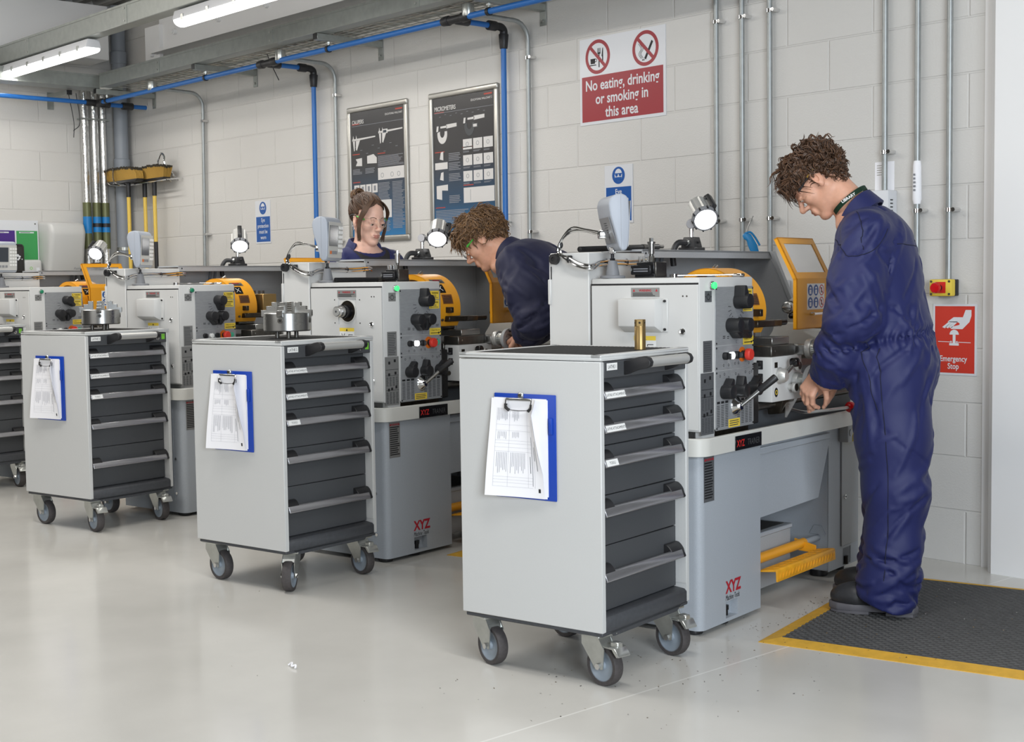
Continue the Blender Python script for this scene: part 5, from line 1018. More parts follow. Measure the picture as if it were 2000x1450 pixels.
    if coolant:
        b = MB(); b.tube([(-.60,.70,1.20),(-.50,.68,1.21),(-.40,.65,1.205)],.012,'sign_blue',10,smooth=4); b.cyl((-.42,.655,1.206),(-.39,.648,1.205),.014,'orange'); b.cyl((-.39,.648,1.205),(-.33,.635,1.205),.010,'brass'); b.box((-.37,.62,1.225),(-.33,.66,1.230),'red',.001,1); b.tube([(-.33,.635,1.205),(-.31,.63,1.20),(-.305,.63,1.17),(-.30,.63,1.10)],.009,'brass',10,smooth=3); b.cyl((-.30,.63,1.02),(-.30,.63,1.11),.008,'steel'); b.build('coolant_tap',t)
    return t
def lamp_dir(o, right, down, tocam):
    """lens direction in lathe axes from its direction seen by a bystander"""
    a = R(10.2); n = Vector((math.cos(a),math.sin(a),0)); u = Vector((-math.sin(a),math.cos(a),0)); v = Vector((-o[0],-o[1],0)).normalized(); r = Vector((-v.y,v.x,0)); r = r if r.x > 0 else -r
    w = v*tocam+r*right+Vector((0,0,-down)); return (w.dot(n),w.dot(u),w.z)
O1,O2,O3,O4 = (-2.945,3.506),(-4.677,3.506),(-6.401,3.494),(-8.172,3.456)
lathe(O1,'lathe nearest the camera, with a blank spindle cover and green lamp lit',0,lit=True,dro=46,lamp=(lamp_dir(O1,.25,.52,.82),(lamp_dir(O1,.75,-.65,.3),lamp_dir(O1,.056,-.015,.03))),shield_y=.72,dials=(100,-55,-60))
lathe(O2,'lathe second from the right, with its spindle end showing in the gear cover',1,spindle=True,lit=True,dro=26,lamp=(lamp_dir(O2,-.12,.6,.8),(lamp_dir(O2,1,-.1,.2),lamp_dir(O2,.073,.007,.03))),shield_y=.745,coolant=True,dials=(100,-62,-120))
lathe(O3,'lathe third from the right, unlit green lamp, behind the LATHE 2 cabinet',2,lit=False,dro=33,lamp=(lamp_dir(O3,-.02,.66,.75),(lamp_dir(O3,.0,-.6,.8),lamp_dir(O3,.014,-.006,.035))),shield_y=.82,coolant=True,dials=(-80,-62,-120),post=True)
lathe(O4,'lathe at the left edge of the frame, behind the LATHE 3 cabinet',3,lit=False,dro=8,lamp=(lamp_dir(O4,-.38,.5,.78),(lamp_dir(O4,-.9,-.3,.1),lamp_dir(O4,-.004,-.005,.03))),shield_y=.43,dials=(-40,-62,-120))
# ---------------------------------------------------------------- loose things
def lpt(o, x, y, z):
    a = R(10.2); return (o[0]+x*math.cos(a)-y*math.sin(a), o[1]+x*math.sin(a)+y*math.cos(a), z)
# anti-fatigue mats
def floor_mat_obj(corner, deg, lx, ly, label, name='floor_mat'):
    t = empty(name,(*corner,0),deg,label,'mat'); w = .058; b = MB()
    for a,c,ez in (((0,0),(lx,0),1),((lx,0),(lx,ly),1),((lx,ly),(0,ly),1),((0,ly),(0,0),1)):
        p,q = Vector((*a,0)),Vector((*c,0)); d = (q-p).normalized(); n = Vector((-d.y,d.x,0)); L = (q-p).length
        vs = [p,q,q-d*w+n*w,p+d*w+n*w]; vs = [tuple(v) for v in vs]; b.add([vs[0],vs[1],vs[2],vs[3],(vs[0][0],vs[0][1],.002),(vs[1][0],vs[1][1],.002),(vs[2][0],vs[2][1],.0125),(vs[3][0],vs[3][1],.0125)],[(3,2,1,0),(4,5,6,7),(0,1,5,4),(1,2,6,5),(2,3,7,6),(3,0,4,7)],'mat_yellow')
    b.build('bevelled_edge',t,label='yellow bevelled edge'); b = MB(); b.box((w,w,.0),(lx-w,ly-w,.0105),'mat_black')
    px,py = .034,.017; nx,ny = int((lx-2*w)/px),int((ly-2*w)/py)
    for i in range(nx):
        for j in range(ny):
            x = w+px*(i+.5)+(px*.25 if j%2 else -px*.25); y = w+py*(j+.5); a = .0125; c = .0058
            b.add([(x-a,y-c,.0105),(x+a,y-c,.0105),(x+a,y+c,.0105),(x-a,y+c,.0105),(x-a*.45,y-c*.3,.0145),(x+a*.45,y-c*.3,.0145),(x+a*.45,y+c*.3,.0145),(x-a*.45,y+c*.3,.0145)],[(4,5,6,7),(0,1,5,4),(1,2,6,5),(2,3,7,6),(3,0,4,7)],'mat_black')
    b.build('ribbed_rubber',t,label='black ribbed rubber'); return t
floor_mat_obj((-2.775,3.593),14.3,1.25,.90 if False else 1.22,'black ribbed rubber mat with yellow edges under the standing person')
floor_mat_obj((-4.64,3.80),14.3,.80,1.1,'small part of a yellow edged mat showing behind the nearest cabinet')
# tool holders, bars and spanners on the lathes
def tool_holder(o, x, y, z, deg, label):
    p = lpt(o,x,y,z); t = empty('tool_post_block',p,10.2+deg,label,'tool post'); b = MB()
    b.box((-.045,-.035,0),(.045,.035,.016),'black_oxide',.002,1); b.box((-.040,-.032,.016),(.040,.032,.056),'black_oxide',.003,1); b.box((-.055,-.046,.012),(.035,-.032,.046),'black_oxide',.003,1); b.cyl((-.05,-.0465,.03),(-.05,-.05,.03),.006,'steel',n=12); b.box((.040,-.03,.006),(.048,.03,.056),'steel_dark',.002,1); b.box((-.046,-.036,.001),(.046,.036,.004),'steel',.001,1); b.build('block',t)
    b = MB()
    for q in (-.03,-.012,.012,.03): b.cyl((q,-.024,.056),(q,-.024,.076),.005,'chrome' if q < .02 else 'steel_dark',n=8)
    b.build('clamp_bolts',t); b = MB(); b.cyl((.0,.004,.056),(.0,.004,.085),.0075,'steel_dark'); b.cyl((0,.004,.085),(0,.004,.120),.011,'steel'); b.cyl((0,.004,.12),(0,.004,.127),.015,'steel'); b.cyl((0,.004,.127),(0,.004,.140),.008,'steel',n=6); b.build('clamp_stud',t)
    b = MB(); b.rect((0,-.0462,0),X_,Z_,-.04,.022,.025,.026,'ink_pale'); b.rect((0,-.0462,0),X_,Z_,-.04,.030,.025,.034,'ink_pale'); b.build('engraving',t); return t
tool_holder(O1,-.29,.165,1.205,-8,'black quick change tool post standing on the nearest lathe headstock')
tool_holder(O2,-.20,.31,1.205,-8,'black tool post with a tall stud standing on the second lathe headstock')
def bar(o, p0, p1, r, label, name='boring_bar'):
    b = MB(); a,c = Vector(lpt(o,*p0)),Vector(lpt(o,*p1)); d = (c-a).normalized(); b.cyl(a,c,r,'black_oxide',n=18,bev=.002); b.cyl(c,c+d*.03,r*.75,'steel_dark',n=6); m = a+(c-a)*.78; b.cyl(m,m+d*.02,r*1.12,'steel_dark',n=18); b.build(name,label=label,cat='bar')
bar(O1,(-.50,.03,1.309),(-.50,.56,1.3245),.0105,'black round bar lying on the electrical cabinet of the nearest lathe')
bar(O2,(-.30,.02,1.2165),(-.28,.34,1.2165),.0105,'black round bar lying on the second lathe headstock')
def spanner(o, x, y, z, deg, label):
    p = lpt(o,x,y,z); t = empty('spanner',p,10.2+deg,label,'spanner'); b = MB(); b.prism([(-.10,-.006),(.10,-.006),(.10,.006),(-.10,.006)],(.004,.010),'chrome',ex=(0,1,0),ey=(1,0,0),ez=(0,0,1),bev=.002,seg=1); b.lathe([(.007,0),(.0145,0),(.0145,.012),(.007,.012),(.007,0)],'chrome',(0,-.11,0),n=20); b.prism([(.095,-.008),(.12,-.016),(.135,-.010),(.122,-.004),(.122,.004),(.135,.010),(.12,.016),(.095,.008)],(.001,.011),'chrome',ex=(0,1,0),ey=(1,0,0),ez=(0,0,1),bev=.0015,seg=1); b.build('body',t)
spanner(O1,-.105,.225,1.2055,-52,'chrome spanner lying by the yellow guard on the nearest headstock')
spanner(O3,-.14,.23,1.2055,-52,'chrome spanner lying on the headstock of the third lathe from the right')
# blue air blow gun on the splash guard
p = lpt(O1,-.53,1.375,1.312); t = empty('air_gun',p,-42,'blue air blow gun standing on the splash guard of the nearest lathe','air gun'); b = MB()
b.prism([(-.005,.0),(.030,.0),(.022,.030),(.004,.062),(-.006,.078),(-.034,.082),(-.040,.070),(-.034,.055),(-.022,.050),(-.018,.030)],(-.011,.011),'airgun_blue',ex=(0,1,0),ey=(0,0,1),ez=(-1,0,0),bev=.005); b.build('body',t)
b = MB(); b.tube([(0,-.030,.08),(0,-.006,.085),(0,.016,.06),(0,.034,.028)],.0045,'airgun_blue',8,smooth=4); b.build('trigger',t); b = MB(); b.tube([(0,-.022,.082),(0,-.012,.115),(0,.006,.155)],.0028,'steel',8,smooth=3); b.build('nozzle',t)
# swarf scattered on the floor and mat
b = MB(); rnd = random.Random(77)
for i in range(700):
    k = rnd.random()
    if k < .45: u,v = rnd.gauss(.35,.45),rnd.gauss(.12,.22); x,y,_ = lpt(O1,.06+abs(v),u+.3,0); z = .0005
    elif k < .75: x,y = rnd.uniform(-2.9,-2.2),rnd.uniform(3.7,4.5); z = .0148
    elif k < .9: x,y = rnd.gauss(-2.75,.25),rnd.gauss(3.0,.35); z = .0005
    else: x,y = rnd.uniform(-4.8,-2.2),rnd.uniform(2.2,5.0); z = .0005
    if -2.8 < x and y > 3.55 and z < .01: z = .0148
    s = rnd.uniform(.0012,.0045); a = rnd.random()*6.3; h = s*.5
    b.add([(x,y,z),(x+s*math.cos(a),y+s*math.sin(a),z+h*.3),(x+1.6*s*math.cos(a+.7),y+1.6*s*math.sin(a+.7),z+h),(x+.6*s*math.cos(a+1.8),y+.6*s*math.sin(a+1.8),z+h*.6)],[(0,1,2,3),(3,2,1,0)],('swarf','steel','steel_oily','brass')[i%4])
b.build('floor_swarf',label='tiny metal swarf scattered over the floor and mat by the nearest lathe',cat='swarf',kind='stuff')
# curled plastic scrap on the open floor
b = MB(); x,y = -3.62,2.33; b.tube([(x-.02,y,.004),(x-.008,y+.006,.012),(x+.004,y-.004,.006),(x+.016,y+.003,.010),(x+.024,y-.004,.003)],.0032,'paper',6,smooth=4); b.build('paper_scrap',label='tiny white scrap lying on the open floor left of the nearest cabinet',cat='scrap')
# ---------------------------------------------------------------- people (signed distance fields meshed with surface nets; x = forward, y = left, z = up)
for nm,c,r_,kw in (('skin',srgb(214,162,136),.48,{}),('skin_fair',srgb(228,184,164),.46,{}),('lips',srgb(190,128,114),.45,{}),('brow',srgb(84,58,42),.7,{}),('eye_white',srgb(226,220,214),.2,{}),('iris',srgb(70,62,54),.15,{}),('nail',srgb(226,176,160),.3,{}),
    ('hair_brown',srgb(92,66,48),.42,{}),('hair_dark',srgb(62,44,32),.55,{}),('hair_fair',srgb(122,92,62),.45,{}),('hair_fair_dark',srgb(88,64,44),.6,{}),('hair_long',srgb(80,57,41),.4,{}),('navy',srgb(24,31,84),.62,{}),('navy_dark',srgb(26,29,60),.66,{}),('navy_seam',srgb(13,17,46),.8,{}),('tee_black',srgb(38,37,40),.8,{}),('boot_black',srgb(44,44,46),.45,{}),('sole_grey',srgb(92,90,94),.6,{}),('lanyard',srgb(34,70,50),.6,{}),('glass_green',srgb(80,180,70),.3,{}),('glass_yellow',srgb(216,176,60),.35,{})):
    pbsdf(nm,c,r_)
for nm in ('skin','skin_fair'):
    bb = M(nm).node_tree.nodes['Principled BSDF']; bb.inputs['Subsurface Weight'].default_value = .15; bb.inputs['Subsurface Radius'].default_value = (.012,.005,.003); add_noise(M(nm),55,.05,.05,300)
def cloth(nm):
    m = M(nm); nt = m.node_tree; bb = nt.nodes['Principled BSDF']; tc = nt.nodes.new('ShaderNodeTexCoord'); last = None
    for typ,sc,st,dist,str_ in (('RIDGED_MULTIFRACTAL',7,(1,1,.55),.006,.55),('RIDGED_MULTIFRACTAL',16,(1,1.2,.8),.003,.45),('FBM',420,(1,1,1),.0006,.3)):
        mp = nt.nodes.new('ShaderNodeMapping'); mp.inputs['Scale'].default_value = st; mp.inputs['Rotation'].default_value = (.5,.3,.2); nt.links.new(tc.outputs['Object'],mp.inputs['Vector']); n = nt.nodes.new('ShaderNodeTexNoise'); n.noise_type = typ; n.inputs['Scale'].default_value = sc; n.inputs['Detail'].default_value = 2; n.inputs['Distortion'].default_value = .6 if sc < 100 else 0
        nt.links.new(mp.outputs[0],n.inputs['Vector']); bp = nt.nodes.new('ShaderNodeBump'); bp.inputs['Strength'].default_value = str_; bp.inputs['Distance'].default_value = dist; nt.links.new(n.outputs['Fac'],bp.inputs['Height'])
        if last: nt.links.new(last.outputs[0],bp.inputs['Normal'])
        last = bp
    nt.links.new(last.outputs[0],bb.inputs['Normal'])
for nm in ('navy','navy_dark'):
    bb = M(nm).node_tree.nodes['Principled BSDF']; bb.inputs['Sheen Weight'].default_value = .06; bb.inputs['Sheen Roughness'].default_value = .4; cloth(nm)
for nm in ('hair_brown','hair_fair','hair_long'): add_noise(M(nm),30,.35); M(nm).node_tree.nodes['Principled BSDF'].inputs['Roughness'].default_value = .55
add_noise(M('boot_black'),70,.12,.1)
V3 = lambda *a: np.array(a,float)
def s_cap(P,a,b,ra,rb,sc=None):
    a,b = np.asarray(a,float),np.asarray(b,float)
    if sc is not None: sc = np.asarray(sc,float); P = P*sc; a = a*sc; b = b*sc
    ab = b-a; t = np.clip(((P-a)@ab)/max(ab@ab,1e-9),0,1); return np.linalg.norm(P-a-t[:,None]*ab,axis=1)-(ra+t*(rb-ra))
def s_ell(P,c,r,Rm=None):
    q = P-np.asarray(c,float)
    if Rm is not None: q = q@Rm
    r = np.asarray(r,float); k0 = np.linalg.norm(q/r,axis=1); k1 = np.linalg.norm(q/(r*r),axis=1)+1e-9; return k0*(k0-1)/k1
def smin(a,b,k): h = np.clip(.5+.5*(b-a)/k,0,1); return b+(a-b)*h-k*h*(1-h)
def smax(a,b,k): return -smin(-a,-b,k)
def rotm(yaw=0,pitch=0,roll=0):
    """columns are the head's forward, left and up axes in body space; pitch > 0 looks down"""
    y,p,r = R(yaw),R(pitch),R(roll); Rz = np.array([[math.cos(y),-math.sin(y),0],[math.sin(y),math.cos(y),0],[0,0,1]]); Ry = np.array([[math.cos(p),0,math.sin(p)],[0,1,0],[-math.sin(p),0,math.cos(p)]]); Rx = np.array([[1,0,0],[0,math.cos(r),-math.sin(r)],[0,math.sin(r),math.cos(r)]])
    return Rz@Ry@Rx
def surface(fn, lo, hi, h):
    lo = np.asarray(lo,float); n = np.ceil((np.asarray(hi,float)-lo)/h).astype(int)//4*4+5; c = 4
    ax = [lo[i]+h*np.arange(n[i]) for i in range(3)]
    cx = [a[::c] for a in ax]; G = np.stack(np.meshgrid(*cx,indexing='ij'),-1).reshape(-1,3); D = fn(G).reshape([len(a) for a in cx])
    near = np.abs(D) < h*c*2.2
    big = np.repeat(np.repeat(np.repeat(D,c,0),c,1),c,2); nb = np.repeat(np.repeat(np.repeat(near,c,0),c,1),c,2)
    o = c//2; big = np.pad(big,((o,c),(o,c),(o,c)),'edge'); nb = np.pad(nb,((o,c),(o,c),(o,c)),'edge')
    big = big[c-o-0:,c-o:,c-o:] if False else big[:n[0]+0,:n[1],:n[2]] ; nb = nb[:n[0],:n[1],:n[2]]
    ii = np.argwhere(nb)
    Pn = lo+ii*h; out = np.empty(len(Pn))
    for s in range(0,len(Pn),200000): out[s:s+200000] = fn(Pn[s:s+200000])
    F = big.copy(); F[nb] = out
    S = F < 0; cor = [(i,j,k) for i in (0,1) for j in (0,1) for k in (0,1)]
    sl = lambda A,i,j,k: A[i:n[0]-1+i, j:n[1]-1+j, k:n[2]-1+k]
    cnt = sum(sl(S,*q).astype(np.int8) for q in cor); act = (cnt > 0)&(cnt < 8); cells = np.argwhere(act); idx = -np.ones(act.shape,int); idx[act] = np.arange(len(cells))
    val = {q: F[cells[:,0]+q[0],cells[:,1]+q[1],cells[:,2]+q[2]] for q in cor}
    acc = np.zeros((len(cells),3)); w = np.zeros(len(cells))
    for a in cor:
        for b in cor:
            if sum(np.abs(np.subtract(a,b))) == 1 and a < b:
                va,vb = val[a],val[b]; m = (va < 0) != (vb < 0); t = np.where(m, va/np.where(m,va-vb,1), 0)[:,None]
                p = np.array(a)+t*(np.array(b)-np.array(a)); acc[m] += p[m]; w[m] += 1
    verts = lo+h*(cells+acc/np.maximum(w,1)[:,None]); faces = []
    for d in range(3):
        e,f_ = [(1,2),(2,0),(0,1)][d]
        A = [slice(None)]*3; B = [slice(None)]*3; A[d] = slice(0,n[d]-1); B[d] = slice(1,n[d]); X = S[tuple(A)] != S[tuple(B)]; q = np.argwhere(X)
        ok = np.all([(q[:,a] > 0)&(q[:,a] < n[a]-1) for a in (e,f_)],0); q = q[ok]; ins = S[q[:,0],q[:,1],q[:,2]]
        I = []
        for de,df in ((-1,-1),(0,-1),(0,0),(-1,0)):
            r = q.copy(); r[:,e] += de; r[:,f_] += df; I.append(idx[r[:,0],r[:,1],r[:,2]])
        I = np.stack(I,1); I[~ins] = I[~ins][:,::-1]; faces.append(I)
    return verts, np.concatenate(faces)
class Sk:
    """collects several meshed fields into one object"""
    def __init__(s): s.v = []; s.f = []; s.m = []; s.n = 0
    def add(s, v, f, m): s.v.append(v); s.f.append(np.asarray(f)+s.n); s.m.append(np.full(len(f),m) if np.isscalar(m) else m); s.n += len(v)
    def build(s, name, mats, parent=None, **kw):
        V = np.concatenate(s.v); F = [tuple(int(i) for i in q) for g in s.f for q in g]; me = bpy.data.meshes.new(name); me.from_pydata(V.tolist(),[],F)
        for m in mats: me.materials.append(M(m))
        me.polygons.foreach_set('material_index',np.concatenate(s.m).astype(int)); me.polygons.foreach_set('use_smooth',[True]*len(F)); me.update()
        o = bpy.data.objects.new(name,me); COL.objects.link(o); o.parent = parent; tag(o,**kw); return o
def head_field(Q, fem=False):
    """Q in head axes, origin between the ears"""
    w = .90 if fem else 1.0; nx = .0055 if fem else 0; A = np.abs(Q[:,1]); S = np.stack([Q[:,0],A,Q[:,2]],1)
    d = s_ell(S,(-.014,0,.042),(.097,.076*w,.086)); d = smin(d,s_ell(S,(.030,0,.030),(.064,.062*w,.068)),.02); d = smin(d,s_ell(S,(.034,0,-.035),(.055,.054*w,.070)),.025)
    d = smin(d,s_cap(S,(-.010,.053*w,-.040),(.068,.014,-.098),.018,.014 if fem else .016),.03); d = smin(d,s_ell(S,(.080,0,-.101),(.016,.019 if not fem else .015,.015)),.018)
    d = smin(d,s_ell(S,(.058,.040*w,-.022),(.026,.022,.022)),.02); d = smin(d,s_cap(S,(.084,.0,.022),(.068,.046*w,.020),.012 if not fem else .009,.009),.014)
    d = smax(d,-s_ell(S,(.105,.032,.003),(.020,.018,.011)),.012)
    d = smin(d,s_ell(S,(.083,.0315,.001),(.0135,.0155,.0125)),.003)
    d = smax(d,-s_ell(S,(.098,.0315,-.0065),(.006,.0105,.0016)),.002)
    n = s_cap(S,(.090,0,.016),(.1165-nx,0,-.026),.0075,.0105-nx*.3); n = smin(n,s_ell(S,(.116-nx,0,-.030),(.0115,.0115,.010)),.008); n = smin(n,s_ell(S,(.104-nx*.6,.0105-nx*.2,-.034),(.011,.0075,.0075)),.006); d = smin(d,n,.012)
    d = smax(d,-s_ell(S,(.108,.0065,-.042),(.005,.0032,.004)),.003)
    d = smin(d,s_ell(S,(.090-nx*.7,0,-.064),(.012,.026,.020)),.014)
    d = smin(d,s_cap(S,(.1005-nx*.6,0,-.0605),(.089,.021-nx*.3,-.0665),.0058-nx*.15,.002),.004); d = smin(d,s_cap(S,(.0985-nx*.6,0,-.0725),(.089,.018,-.0685),.0068-nx*.15,.003),.004); d = smax(d,-s_cap(S,(.108,0,-.0665),(.098,.022,-.0675),.0026,.001),.003)
    d = smax(d,-s_ell(S,(.108,0,-.085),(.012,.022,.006)),.008)
    er = rotm(25,0,0); e = s_ell(S,(-.010,.080*w,.0),(.019,.007,.031),er); e = smin(e,s_ell(S,(-.004,.078*w,-.026),(.010,.006,.012)),.006); e = smax(e,-s_ell(S,(-.004,.0865*w,.003),(.0105,.006,.019),er),.003); e = smin(e,s_cap(S,(.002,.078*w,.004),(.000,.079*w,-.012),.003,.004),.004)
    return smin(d,e,.006)
def hand_caps(W, d, n, side, curls, L=1.0, spread=1.0, thumb=(.5,.6)):
    """W wrist, d pointing along the hand, n out of its back, side +1/-1 puts the thumb on d x n * side; curls in degrees per finger"""
    W,d,n = map(lambda a: np.asarray(a,float),(W,d,n)); d /= np.linalg.norm(d); n -= d*(n@d); n /= np.linalg.norm(n); s = np.cross(d,n)*side; caps = []; tips = []
    for off,x in ((.026,.082),(.009,.086),(-.009,.083),(-.025,.076)): caps.append(('p',W+s*off*.55+d*.010*L,W+d*x*L+s*off,.0155,.0125))
    for i,(off,x,l) in enumerate(((.028,.084,.074),(.0095,.089,.082),(-.0095,.085,.076),(-.0275,.077,.060))):
        p = W+d*x*L+s*off*spread; a = 0; dd = d
        for fr,r0,r1,c in ((.45,.0098,.0088,curls[i]*.42),(.31,.0088,.0080,curls[i]*.38),(.24,.0080,.0068,curls[i]*.2)):
            a += R(c); dd = d*math.cos(a)-n*math.sin(a)+s*(.10*(off/.028)*(spread-.6)); q = p+dd*l*fr*L; caps.append(('f%d'%i,p,q,r0,r1)); p = q
        tips.append((p,dd,n*math.cos(a)+d*math.sin(a)))
    p = W+d*.022+s*.020-n*.006; t1 = p+(d*.55+s*.75-n*.35)/1.0*.042*L; t2 = t1+(d*(.85-thumb[0]*.3)+s*.25-n*thumb[0])*.032*L; t3 = t2+(d*.8-s*.15-n*thumb[1])*.026*L
    caps += [('t',p,t1,.0150,.0115),('t',t1,t2,.0110,.0092),('t',t2,t3,.0092,.0074)]; tips.append((t3,(t3-t2)/np.linalg.norm(t3-t2),n))
    return caps, tips
def hand_field(P, caps, W, fore, rw=.0265):
    g = {}
    for nm,a,b,ra,rb in caps:
        d = s_cap(P,a,b,ra,rb); g[nm] = d if nm not in g else smin(g[nm],d,.010 if nm == 'p' else .003)
    out = g['p']
    for k in g:
        if k != 'p': out = smin(out,g[k],.006)
    return smin(out,s_cap(P,W,fore,rw*.92,rw*1.25),.018)
def creases(items):
    """random cloth creases laid round a limb: (centre, axis, radii across, span, count, slant deg, length, width, height, seed[, facing, spread])"""
    out = []
    for it in items:
        c,ax,(ra,rb),span,n,phi,L,w,amp,seed = it[:10]; rnd = np.random.RandomState(seed); ax = V3(*ax); ax /= np.linalg.norm(ax); e1 = V3(0,1,0)-ax*ax[1]; e1 /= np.linalg.norm(e1); e2 = np.cross(ax,e1); f0,fs = (it[10],it[11]) if len(it) > 10 else (0,180)
        for i in range(int(n*1.9)):
            th = R(f0+rnd.uniform(-fs,fs)); rad = e1*math.cos(th)*rb+e2*math.sin(th)*ra; tan = -e1*math.sin(th)*rb+e2*math.cos(th)*ra; tan /= np.linalg.norm(tan); p = V3(*c)+ax*rnd.uniform(-span,span)+rad; ph = R(phi+rnd.normal()*16)*rnd.choice((1,1,-1)); l = 1.35*L*rnd.uniform(.5,1.2); h = l/2/max(ra,rb)*math.cos(ph)
            pts = []
            for t in (-1,-.5,0,.5,1):
                q = th+t*h; pts.append(V3(*c)+ax*((p-V3(*c))@ax+t*l/2*math.sin(ph)+.12*l*(t*t)*rnd.uniform(-1,1))+e1*math.cos(q)*rb+e2*math.sin(q)*ra)
            out.append((pts,w*rnd.uniform(.5,1.0),1.9*amp*rnd.uniform(.5,1.15)*(1 if rnd.rand() < .62 else -.8)))
    return out
def on_surface(fn, pts, it=4):
    P = np.array(pts,float)
    for _ in range(it):
        d = fn(P); g = np.stack([(fn(P+e)-d)/1e-3 for e in np.eye(3)*1e-3],1); g /= np.linalg.norm(g,axis=1,keepdims=True)+1e-9; P = P-g*d[:,None]*.9
    return P
def folds(P, cr):
    o = np.zeros(len(P))
    for pts,w,amp in cr:
        lo = np.min(pts,0)-2.4*w; hi = np.max(pts,0)+2.4*w; m = np.all((P > lo)&(P < hi),axis=1)
        if not m.any(): continue
        Q = P[m]; d = np.min([s_cap(Q,a,b,0,0) for a,b in zip(pts,pts[1:])],0); t0 = np.minimum(np.linalg.norm(Q-pts[0],axis=1),np.linalg.norm(Q-pts[-1],axis=1)); o[m] += amp*np.exp(-(d/w)**2)*np.clip(.35+t0/(3*w),0,1)
    return np.clip(o,-.020,.024)
def base_wrinkle(P, amp, seed):
    rnd = np.random.RandomState(seed); o = 0
    for f,a in ((9,1),(17,.6),(31,.35)):
        k1,k2 = rnd.normal(size=3),rnd.normal(size=3); o = o+a*np.sin(P@k1*f+1.6*np.sin(P@k2*f*.7+rnd.rand()*6)+rnd.rand()*6)
    return o*amp
def scalp_root(rnd, fem=False, top=False):
    w = .90 if fem else 1.0
    while True:
        v = rnd.normal(size=3); v /= np.linalg.norm(v)
        p = np.array([-.014,0,.042])+v*np.array([.099,.078*w,.088])
        x,y,z = p
        if top and (x < -.01 or z < .055): continue
        if fem and x > .0 and z < .092-abs(y)*.62: continue
        if z < -.055: continue
        if x > .062 and z < .082: continue
        if x > .015 and z < .050-(.062-x)*.0: continue
        if x > -.030 and z < .030 and abs(y) > .04: continue
        if x > -.055 and z < -.02: continue
        return p,v
def hair_cap(Q, thick, bumps=.006, seed=0, fem=False):
    w = .90 if fem else 1.0
    d = s_ell(Q,(-.014,0,.042),(.097+thick,.076*w+thick,.086+thick)); d = d+base_wrinkle(Q,bumps,seed)*1.0
    front = np.maximum(.050-Q[:,2]+(.062-Q[:,0])*.0, Q[:,0]-.010)    # region in front of the sideburns and below the hairline
    cut = np.minimum(Q[:,0]-.012, (.098-np.abs(Q[:,1])*.62 if fem else .055)-Q[:,2]); cut2 = np.minimum(np.minimum(Q[:,0]+.032, .026-Q[:,2]), np.abs(Q[:,1])-.045); cut3 = -.052-Q[:,2]; cut4 = np.minimum(Q[:,0]+.055,-.018-Q[:,2])
    return smax(smax(smax(smax(d,cut,.008),cut2,.008),cut3,.01),cut4,.01)
def strands(mb, ho, Rh, rnd, count, length, curl, rad, mats, flow, lift=.02, fem=False, start=.012, turns=(1.0,1.9), top=False):
    """curly locks: each lock is three or four fine hairs winding together"""
    for i in range(count):
        p,v = scalp_root(rnd,fem,top); L = length(p)*rnd.uniform(.7,1.25); f = np.asarray(flow(p,v),float); f = f-v*(f@v)*.8; f /= np.linalg.norm(f)+1e-9
        f = f+rnd.normal(size=3)*.30; f /= np.linalg.norm(f); b = np.cross(v,f); n = 12; ph = rnd.rand()*6.28; tw = rnd.uniform(*turns)*rnd.choice((-1,1)); cr = curl*rnd.uniform(.5,1.35); lf = lift*rnd.uniform(.55,1.15)
        for h in range(3):
            pts = []; o1 = rnd.normal(size=3)*.0028; dl = rnd.uniform(.85,1.1); dp = rnd.normal()*.35
            for k in range(n):
                t = k/(n-1); q = p+v*(start*.4+lf*math.sin(min(1,t*1.25)*2.2)*.9)+f*L*dl*t-v*L*t*t*.30+o1*(.4+t); a = ph+dp+tw*2*math.pi*t; q = q+(v*math.cos(a)+b*math.sin(a))*cr*min(1,t*2.0); pts.append(tuple(ho+Rh@q))
            mb.tube(pts,[rad*.7,rad,rad,rad*.8,rad*.2],mats[(i+h)%len(mats)],4,caps=False)
def brows(o, ho, Rh, rnd, fem):
    b = MB()
    for s_ in (-1,1):
        for i in range(46):
            t = rnd.rand(); y = .011+.037*t; z = .0235+.0065*math.sin(min(1,t*1.25)*1.7)-.004*t*t+rnd.normal()*(.0007 if fem else .0014)*(1-t*.5); P = on_surface(lambda Q: head_field(Q,fem),[(.095,s_*(y+k*.0045),z+k*.0012*(1-1.6*t)) for k in (0,1,2)],5)
            b.tube([tuple(ho+Rh@(p+V3(.0006,0,0))) for p in P],[.0008,.0009,.0003],'brow',4,caps=False)
        P = on_surface(lambda Q: head_field(Q,fem),[(.10,s_*(.0205+.0225*k/6),-.0050-.0022*math.sin(k/6*3.14)) for k in range(7)],5); b.tube([tuple(ho+Rh@(p+V3(.0008,0,-.0003))) for p in P],[.0006,.0011,.0013,.0010],'brow',4)
    b.build('eyebrows',o)
